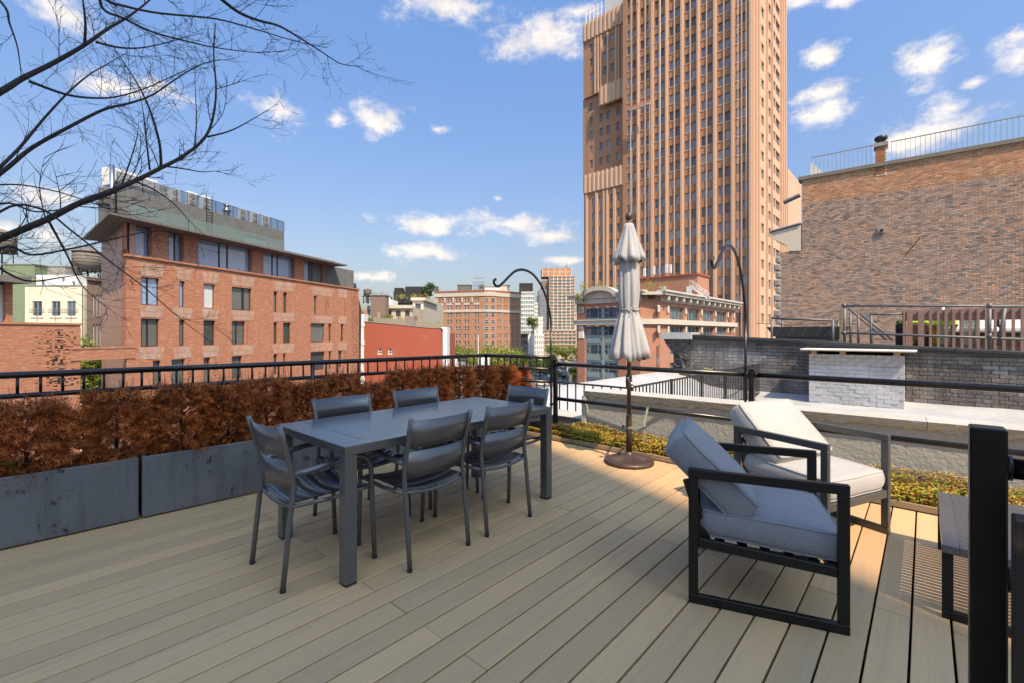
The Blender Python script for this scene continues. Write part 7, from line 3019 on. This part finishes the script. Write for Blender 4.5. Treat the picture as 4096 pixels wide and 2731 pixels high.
# cornice return and rough left edge
ce = [PO.uz(*CQ(x, y)) for x, y in [(438, 1075), (175, 1145), (190, 1165), (235, 1215), (320, 1255), (330, 1300), (438, 1298)]]
MB().prism([(p[0], p[1]) for p in reversed(ce)], -.05, .5, 'y').build('cornice_return', MAT['stone_cream'], ow)
MB().bar((ce[1][0] - .05, .22, ce[1][1] + .06), (ce[0][0], .22, ce[0][1] + .08), .7, .07, b=.01).build('cornice_flashing', MAT['metal_grey'], ow)
MB().box(-.95, -.001, .012, .4, ZS, PO.uz(*CQ(400, 1300))[1]).build('brick_edge', MAT['mortar_pale'], ow)
qz = PO.uz(*CQ(350, 1330))[1]
for k in range(13):
    MB().cbox((-1.0 - .05 * (k % 2), .15, qz - .2 - k * .38), (.12 + .03 * (k % 2), .2, .165), .05).build('quoin_stone', MAT['concrete'], ow)
MB().bar((-.1, .2, ztop_ - .75), (-.8, .2, ztop_ - 1.0), .5, .08).build('gutter', MAT['metal_grey'], ow)
vp_ = PO.uz(*CQ(1125, 1125))
MB().box(vp_[0] - .12, vp_[0] + .12, -.10, -.005, vp_[1] - .11, vp_[1] + .11).build('vent_block', MAT['concrete'], ow)
MB().tube([(vp_[0] + .02, -.13, vp_[1]), (vp_[0] + .02, -.09, vp_[1])], .065, 10).build('vent_hole', MAT['steel_dark'], ow)
p0, p1 = PO.uz(*CQ(1330, 1340)), PO.uz(*CQ(1460, 1185))
MB().bar((p0[0], -.03, p0[1]), (p1[0], -.03, p1[1]), .03, .03).build('iron_tie', MAT['steel_dark'], ow)
# ================================================================== BARE TREE IN THE PLANTER
bt_ = thing('bare_tree', 'leafless dark tree reaching over the terrace from the planter end', 'tree', (-4.55, -1.08, .36))
TO = Vector((-4.55, -1.08, .36))
K8 = .6378
tr_r = random.Random(21)
trk = MB()
hub = Vector((-4.5, -1.0, 1.75))
trk.tube([Vector((0, 0, 0)), Vector((.02, .03, .6)), hub - TO, Vector((-4.48, -.95, 2.7)) - TO, Vector((-4.3, -.8, 3.9)) - TO], [.055, .05, .045, .035, .018], 10)
trk.build('trunk', MAT['bark'], bt_)


def smooth(pts, n=5):
    P4 = [pts[0]] + list(pts) + [pts[-1]]
    out = []
    for i in range(1, len(P4) - 2):
        p0, p1, p2, p3 = P4[i - 1], P4[i], P4[i + 1], P4[i + 2]
        for k in range(n):
            f = k / n
            out.append(.5 * ((2 * p1) + (p2 - p0) * f + (2 * p0 - 5 * p1 + 4 * p2 - p3) * f * f + (3 * p1 - p0 - 3 * p2 + p3) * f ** 3))
    out.append(P4[-2])
    return out


tw_ = MB()


def twig(p, d, ln, r, lvl):
    """a whip-like shoot that sags, wanders and forks"""
    n = 7 if lvl < 2 else 5
    pts = [p]
    q = p.copy()
    d = d.normalized()
    bend = Vector((tr_r.uniform(-1, 1), tr_r.uniform(-1, 1), tr_r.uniform(-.4, .7))) * .10
    for i in range(n):
        d = (d + bend + Vector((tr_r.uniform(-1, 1), tr_r.uniform(-1, 1), tr_r.uniform(-1, 1))) * .075).normalized()
        q = q + d * ln / n
        pts.append(q.copy())
        if lvl < 3 and i > 0 and tr_r.random() < (.72 if lvl == 1 else .46):
            s = Vector((tr_r.uniform(-1, 1), tr_r.uniform(-1, 1), tr_r.uniform(-.6, .8))).normalized()
            twig(q.copy(), d * .9 + s * .75, ln * tr_r.uniform(.32, .6), r * .62, lvl + 1)
    rs_ = [max(r * (1 - .75 * i / n), .0009) for i in range(n + 1)]
    tw_.tube([v - TO for v in pts], rs_, 5 if r > .003 else 4, caps=False)


limbs = [
    # crop pixels of the photographed limbs, with distance at start and end
    ([(-420, 1680), (0, 1500), (290, 1380), (500, 1275), (700, 1200), (860, 1130), (1000, 1060), (1150, 980), (1280, 870), (1335, 740), (1355, 560), (1340, 340), (1350, 150)], 2.5, 3.5, .019),
    ([(-420, 800), (0, 580), (140, 495), (330, 400), (530, 285), (680, 180), (800, 110), (930, 10), (1010, -80)], 2.5, 3.3, .018),
    ([(-420, 1380), (0, 1090), (200, 930), (450, 790), (650, 690), (810, 650), (950, 600), (1100, 500), (1250, 410), (1380, 375)], 2.6, 3.7, .013),
    ([(-300, 1330), (0, 1050), (130, 920), (280, 740), (430, 580), (560, 470), (680, 400), (800, 330)], 2.9, 3.9, .012),
    ([(330, -260), (650, -10), (780, 40), (1000, 85), (1350, 120), (1600, 185), (1850, 260), (2050, 302)], 2.7, 3.6, .010),
    ([(1000, -320), (1380, -10), (1500, 80), (1620, 130), (1750, 165), (1880, 240), (2000, 315), (2140, 402), (2280, 418)], 2.6, 3.4, .011),
    ([(500, -200), (640, 50), (760, 110), (950, 200), (1150, 255), (1350, 300), (1600, 330), (1790, 322)], 2.2, 2.6, .007),
    ([(-300, -240), (10, 20), (60, 150), (110, 300), (135, 490)], 2.6, 2.65, .009),
    ([(-420, 1900), (0, 1560), (200, 1600), (450, 1560), (800, 1480), (1000, 1450), (1300, 1490)], 2.6, 3.2, .009),
    ([(-420, 1500), (0, 1280), (230, 1330), (500, 1290), (760, 1200), (950, 1150)], 2.7, 3.5, .008),
    ([(-420, 1250), (0, 1160), (300, 1190), (600, 1280), (800, 1350), (1100, 1300)], 2.9, 3.8, .007),
    ([(-420, 1750), (0, 1330), (250, 1310), (450, 1450), (700, 1650), (900, 1800), (1130, 2000), (1330, 2150)], 2.3, 2.7, .007),
    ([(180, 510), (400, 590), (560, 615), (720, 610), (900, 560), (1080, 480), (1230, 410)], 2.65, 3.3, .007),
    ([(600, 265), (750, 300), (900, 300), (1080, 260), (1265, 210)], 2.8, 3.2, .006),
    ([(1010, 1045), (1000, 900), (950, 720), (880, 560), (780, 400), (700, 280)], 3.3, 3.1, .008),
    ([(940, 1070), (920, 900), (900, 720), (870, 560)], 3.25, 3.1, .0055),
    ([(1040, 1045), (1150, 1060), (1270, 1080), (1360, 1075), (1420, 1095)], 3.3, 3.6, .005),
    ([(850, 1140), (980, 1200), (1100, 1290), (1200, 1400), (1300, 1490)], 3.2, 3.6, .005),
    ([(1220, 920), (1232, 750), (1225, 560), (1220, 400)], 3.4, 3.3, .004),
    ([(1300, 860), (1450, 820), (1600, 740), (1740, 655)], 3.45, 3.8, .006),
    ([(530, 290), (535, 150), (520, 0), (510, -100)], 2.7, 2.6, .007),
    ([(760, 1170), (820, 1000), (860, 860), (870, 760)], 3.2, 3.3, .005),
    ([(300, 1380), (420, 1600), (520, 1800), (700, 1950)], 2.7, 3.0, .006),
    ([(-100, 1620), (150, 1760), (400, 1740), (640, 1700)], 2.5, 2.8, .006),
]
for i, (px, d0, d1, r) in enumerate(limbs):
    n = len(px)
    P = [at(x * K8, y * K8, d0 + (d1 - d0) * k / (n - 1)) for k, (x, y) in enumerate(px)]
    if i < 12:
        st_ = Vector((-4.48, -.95, 1.6 + 1.8 * max(0, min(1, (P[0].z - 1.2) / 2.2))))
        P = [st_, (st_ * .45 + P[0] * .55) + Vector((0, 0, .03))] + P
    S = smooth(P, 5)
    m = MB()
    N = len(S)
    m.tube([p - TO for p in S], [max(r * (1.25 - 1.05 * k / (N - 1)), .0016) for k in range(N)], 7, caps=True)
    m.build('branch', MAT['bark'], bt_)
    k0 = N // 5 if i < 12 else 2
    for k in range(k0, N - 1, 2):
        if tr_r.random() < .62:
            d = (S[k + 1] - S[k]).normalized()
            s = Vector((tr_r.uniform(-1, 1), tr_r.uniform(-1, 1), tr_r.uniform(-.75, .9))).normalized()
            twig(S[k], d * .9 + s * .9, tr_r.uniform(.15, .48) * (1.2 - .6 * k / N), max(.0016, r * .20), 1)
tag(tw_.build('twigs', MAT['twig'], bt_), kind='stuff')

# ================================================================== AVENUE FAR BELOW
def gs(u, v):
    return gnd(u, v, ZS)


M('road_grey', (.14, .14, .142), .85, var=.25, vscale=.05, kind='World')
M('line_white', (.75, .75, .72), .7, var=.15)
m = MB()
q = [gs(2196, 1640), gs(2400, 1640), gs(2300, 1402), gs(2205, 1402)]
m.poly([(p.x, p.y, ZS + .02) for p in q])
tag(m.build('road', MAT['road_grey']), kind='structure')
m = MB()
q = [gs(1900, 1600), gs(2196, 1600), gs(2215, 1500), gs(2040, 1490)]
m.poly([(p.x, p.y, ZS + .024) for p in q])
tag(m.build('side_road', MAT['road_grey']), kind='structure')
ad = (gs(2262, 1420) - gs(2290, 1560)).normalized()
for i in range(5):
    for k in range(14):
        p = gs(2232 + i * 16, 1560) + ad * (k * 14)
        n_ = Vector((-ad.y, ad.x, 0)) * .12
        e = ad * 4
        m = MB()
        m.poly([tuple(p - n_ + Vector((0, 0, .03))), tuple(p - n_ + e + Vector((0, 0, .03))), tuple(p + n_ + e + Vector((0, 0, .03))), tuple(p + n_ + Vector((0, 0, .03)))][::-1])
        tag(m.build('lane_marking', MAT['line_white']), kind='structure')
glass_mat('car_glass', (.02, .022, .025), .04, 1.6)
M('tyre', (.02, .02, .02), .8, var=.2)
M('rim', (.35, .35, .36), .4, .6, var=.2)
M('lamp_red', (.45, .03, .02), .3, var=.1)
M('lamp_clear', (.75, .74, .70), .2, var=.1)
for nm, c in (('white', (.72, .72, .72)), ('silver', (.42, .43, .45)), ('black', (.018, .018, .02)), ('red', (.42, .03, .03)), ('yellow', (.78, .48, .03)), ('grey', (.15, .155, .16)), ('blue', (.05, .09, .2)), ('green', (.03, .16, .08))):
    M('paint_' + nm, c, .25, .1, .6, var=.08)


def car_meshes(paint, kind):
    b = MB()
    if kind == 'van':
        prof = [(-2.3, .35), (2.3, .35), (2.3, .95), (1.75, 1.15), (1.3, 2.05), (-2.25, 2.15), (-2.3, .9)]
    elif kind == 'suv':
        prof = [(-2.2, .38), (2.2, .38), (2.25, .95), (1.25, 1.10), (.65, 1.68), (-1.85, 1.72), (-2.2, 1.1)]
    else:
        prof = [(-2.2, .32), (2.2, .32), (2.25, .78), (1.2, .92), (.55, 1.42), (-1.05, 1.45), (-1.7, 1.0), (-2.2, .92)]
    b.prism(prof, -.88, .88, 'y')
    g = MB()
    top = max(p[1] for p in prof)
    if kind == 'sedan':
        g.prism([(1.02, .96), (.52, 1.36), (-1.02, 1.39), (-1.5, 1.0)], -.895, .895, 'y')
        w = MB()
        g.poly([(1.16, -.74, .965), (1.16, .74, .965), (.60, .66, 1.385), (.60, -.66, 1.385)])
        g.poly([(-1.70, .74, 1.03), (-1.70, -.74, 1.03), (-1.12, -.66, 1.41), (-1.12, .66, 1.41)])
    else:
        g.prism([(1.0, 1.12), (.55, top - .14), (-1.7, top - .12), (-1.9, 1.12)] if kind == 'suv' else [(1.5, 1.2), (1.2, 1.9), (.5, 1.92), (.5, 1.2)], -.895, .895, 'y')
        x1, z1, x0, z0 = (1.27, 1.12, .68, 1.64) if kind == 'suv' else (1.78, 1.18, 1.34, 1.98)
        g.poly([(x1 + .01, -.74, z1), (x1 + .01, .74, z1), (x0 + .02, .66, z0), (x0 + .02, -.66, z0)])
        xb = -2.06 if kind == 'suv' else -2.305
        g.poly([(xb - .13, .7, 1.18), (xb - .13, -.7, 1.18), (xb + .10, -.66, top - .18), (xb + .10, .66, top - .18)])
    return b.mesh('body', MAT['paint_' + paint]), g.mesh('windows', MAT['car_glass'])


wm = MB().tube([(0, -.1, 0), (0, .1, 0)], .32, 14).mesh('wheel', MAT['tyre'])
rm = MB().tube([(0, -.105, 0), (0, .105, 0)], .19, 12).mesh('rim', MAT['rim'])
hl = MB().box(-.03, .03, -.18, .18, -.09, .09).mesh('tail_lamp', MAT['lamp_red'])
hc = MB().box(-.03, .03, -.18, .18, -.09, .09).mesh('headlamp', MAT['lamp_clear'])
_cc = {}


def car(u, v, paint, kind, toward, label, group='cars on the avenue', rz=None):
    p = gs(u, v)
    a = math.atan2(ad.y, ad.x) + (pi if toward else 0)
    if rz is not None:
        a = rz
    t = thing('van' if kind == 'van' else 'car', label, 'van' if kind == 'van' else 'car', (p.x, p.y, ZS + .02), a, group)
    if (paint, kind) not in _cc:
        _cc[paint, kind] = car_meshes(paint, kind)
    b, g = _cc[paint, kind]
    ob('body', b, t)
    ob('windows', g, t)
    for x in (-1.35, 1.38):
        for y in (-.82, .82):
            w = ob('wheel', wm, t, (x, y, .32))
            ob('rim', rm, w)
    for y in (-.66, .66):
        ob('tail_lamp', hl, t, (-2.22 if kind != 'van' else -2.29, y, .85))
        ob('headlamp', hc, t, (2.23 if kind != 'van' else 2.29, y, .7))


cars = [
    (2222, 1490, 'white', 'van', 0, 'white van in the traffic beside the railing post'), (2233, 1472, 'silver', 'sedan', 0, None), (2236, 1487, 'white', 'sedan', 0, None), (2258, 1487, 'silver', 'sedan', 0, None),
    (2226, 1509, 'red', 'suv', 0, 'red car waiting near the green truck on the avenue'), (2257, 1508, 'black', 'suv', 0, 'black car beside the green truck'), (2240, 1470, 'red', 'sedan', 0, None), (2262, 1475, 'red', 'sedan', 0, None), (2246, 1463, 'white', 'suv', 0, None),
    (2268, 1466, 'silver', 'suv', 0, None), (2288, 1474, 'white', 'suv', 0, None), (2284, 1465, 'grey', 'sedan', 0, None), (2233, 1445, 'silver', 'suv', 0, None), (2252, 1446, 'black', 'suv', 0, None), (2265, 1448, 'yellow', 'sedan', 0, 'yellow cab in the middle of the avenue'),
    (2256, 1429, 'yellow', 'sedan', 0, 'yellow cab at the far end of the avenue'), (2264, 1434, 'black', 'suv', 0, None), (2222, 1452, 'white', 'suv', 0, None), (2228, 1460, 'yellow', 'sedan', 0, 'yellow cab on the kerb side of the avenue'), (2272, 1482, 'silver', 'sedan', 0, None), (2238, 1523, 'silver', 'sedan', 0, 'silver car nearest to the arched building foot'),
    (2250, 1478, 'grey', 'sedan', 0, None), (2276, 1458, 'white', 'sedan', 0, None), (2244, 1455, 'grey', 'suv', 0, None), (2224, 1478, 'yellow', 'sedan', 0, 'yellow cab behind the white van')]
for u, v, pnt, kd, tw2, lb in cars:
    car(u, v, pnt, kd, tw2, lb or '%s %s in the dense traffic of the avenue' % (pnt, 'car' if kd == 'sedan' else 'tall car'))
rzs = math.atan2(RV.y, RV.x)
for u, v, pnt, kd, lb in [(2100, 1492, 'silver', 'sedan', 'silver car under the trees at the side road corner'), (2150, 1500, 'white', 'suv', 'white car crossing at the side road'), (2165, 1540, 'white', 'sedan', 'white car on the side road behind the dining chair'), (2060, 1478, 'white', 'van', 'white van parked under the dark trees')]:
    car(u, v, pnt, kd, 0, lb, 'cars on the side road', rzs + .3)
# green tank truck and school-bus yellow trucks
p = gs(2238, 1511)
t = thing('truck', 'dark green truck with a rounded tank on the avenue', 'truck', (p.x, p.y, ZS + .02), math.atan2(ad.y, ad.x))
MB().prism([(-1.15, .9), (1.15, .9), (1.25, 1.8), (.9, 2.7), (.3, 3.0), (-.3, 3.0), (-.9, 2.7), (-1.25, 1.8)], -3.2, 1.8, 'x').build('tank', MAT['paint_green'], t)
MB().cbox((3.0, 0, 1.5), (.9, 1.1, 1.1), .1).build('cab', MAT['paint_green'], t)
MB().box(-3.3, 3.8, -1.0, 1.0, .5, .89).build('chassis', MAT['tyre'], t)
for x in (-2.4, -1.2, 2.9):
    for y in (-1.0, 1.0):
        MB().tube([(x, y - .14, .5), (x, y + .14, .5)], .48, 14).build('wheel', MAT['tyre'], t)
for i, (u, v) in enumerate([(2283, 1440), (2300, 1442)]):
    p = gs(u, v)
    t = thing('box_truck', ['yellow box truck in the avenue traffic', 'yellow box truck next to the arched building'][i], 'truck', (p.x, p.y, ZS + .02), math.atan2(ad.y, ad.x), 'yellow box trucks')
    MB().cbox((-.8, 0, 2.0), (3.2, 1.2, 1.35), .06).build('box', MAT['paint_yellow'], t)
    MB().cbox((3.3, 0, 1.5), (.85, 1.1, 1.0), .15).build('cab', MAT['paint_white' if i else 'paint_yellow'], t)
    MB().box(-4.05, -4.01, -.9, .9, 1.6, 2.8).build('rear_window', MAT['car_glass'], t)
    MB().box(-4, 4, -1, 1, .5, .64).build('chassis', MAT['tyre'], t)
    for x in (-2.6, 2.9):
        for y in (-1.0, 1.0):
            MB().tube([(x, y - .14, .5), (x, y + .14, .5)], .48, 14).build('wheel', MAT['tyre'], t)


def lamp(u, v, vt, label, arm, name='street_lamp'):
    p = gs(u, v)
    D = FOC * (H - ZS) / (v - V0)
    h = (v - vt) / FOC * D
    t = thing(name, label, 'street lamp', (p.x, p.y, ZS), YAW, 'street lamps of the avenue')
    MB().tube([(0, 0, 0), (0, 0, h * .85)], [.16, .11], 8).build('pole', MAT['metal_grey'], t)
    pts = [(0, 0, h * .85)] + [(arm * (1 - cos(a)), 0, h * .85 + h * .15 * sin(a)) for a in [pi / 2 * k / 6 for k in range(1, 7)]] + [(arm * 1.6, 0, h * .985)]
    MB().tube(pts, .09, 6).build('arm', MAT['metal_grey'], t)
    MB().cbox((arm * 1.75, 0, h * .975), (.45, .18, .1), .05).build('lamp_head', MAT['metal_grey'], t)


lamp(2204, 1440, 1400, 'curved street lamp on the tree side of the avenue', 2.6)
lamp(2288, 1460, 1400, 'curved street lamp beside the arched building', -2.2)
lamp(2299, 1470, 1412, 'second curved street lamp beside the arched building', -2.2)
p = gs(2269, 1555)
t = thing('sign_gantry', 'grey traffic mast with a long arm and a green street sign', 'traffic mast', (p.x, p.y, ZS), YAW)
MB().tube([(0, 0, 0), (0, 0, 7.6)], [.16, .12], 8).build('mast', MAT['metal_grey'], t)
MB().tube([(0, 0, 5.6), (-3, 0, 6.6), (-8.5, 0, 6.9)], [.1, .09, .06], 6).build('arm', MAT['metal_grey'], t)
M('sign_green', (.02, .22, .12), .5, var=.1)
MB().box(-6.6, -4.4, -.05, -.0, 4.2, 5.0).build('sign_plate', MAT['sign_green'], t)
MB().box(-5.6, -5.4, -.02, .02, 5.0, 6.75).build('sign_hanger', MAT['metal_grey'], t)
p = gs(1913, 1600)
t = thing('flagpole', 'tall thin white pole in front of the apartment block', 'pole', at(1913, 1470, 120), 0)
MB().tube([(0, 0, -8), (0, 0, 0), (0, 0, at(1913, 1340, 120).z - t.location.z)], [.12, .1, .05], 8).build('mast', MAT['white_paint'], t)
MB().lathe([(.02, 0), (.1, .06), (.02, .14)], 8).build('finial', MAT['white_paint'], t, (0, 0, at(1913, 1340, 120).z - t.location.z))
# low flat building below the trees, with roof plant
q0 = at(1775, 1470, 95)
t = thing('low_garage', 'low flat-roofed garage with white roof boxes below the street trees', 'building', (q0.x, q0.y, ZS), YAW)
hh = at(1800, 1482, 95).z - ZS
MB().box(0, 9.5, 0, 12, 0, hh).build('walls', MAT['concrete'], t)
MB().box(-.2, 9.7, -.2, 12.2, hh, hh + .35).build('parapet', MAT['stone_pale'], t)
for i, (x, y, w, h_, mt) in enumerate([(1.2, 4, 1.1, 1.9, 'ac_white'), (4.2, 3, .6, 1.0, 'metal_grey'), (6.4, 2.5, 1.6, .7, 'concrete_dark'), (3.0, 6, .9, 1.2, 'metal_grey'), (8.3, 4.5, 1.0, 2.6, 'white_paint')]):
    MB().cbox((x, y, hh + h_ / 2 + .351), (w, .8, h_ / 2), .05).build('roof_unit', MAT[mt], t)
MB().box(.5, 9, -.06, -.001, hh - 1.6, hh - .9).build('fascia', MAT['white_paint'], t)
p = gs(2300, 1590)
t = thing('stone_ramp_wall', 'dark stone retaining wall beside the avenue at the arched building', 'wall', (gs(2282, 1560).x, gs(2282, 1560).y, ZS), math.atan2(ad.y, ad.x))
MB().prism([(0, 0), (60, 0), (60, 1.0), (40, 3.2), (0, 5.0)], -.5, .5, 'y').build('wall', MAT['concrete_dark'], t)
MB().bar((0, 0, 5.08), (40, 0, 3.28), 1.2, .15).build('coping', MAT['concrete'], t)
for k in range(12):
    MB().box(k * 2.5, k * 2.5 + .06, -.03, .03, 5.1 - k * .112, 6.2 - k * .112).build('rail_post', MAT['steel_dark'], t)
MB().bar((0, 0, 6.2), (30, 0, 4.85), .05, .05).build('rail', MAT['steel_dark'], t)
W.cycles.sampling_method = 'MANUAL'
W.cycles.sample_map_resolution = 1024
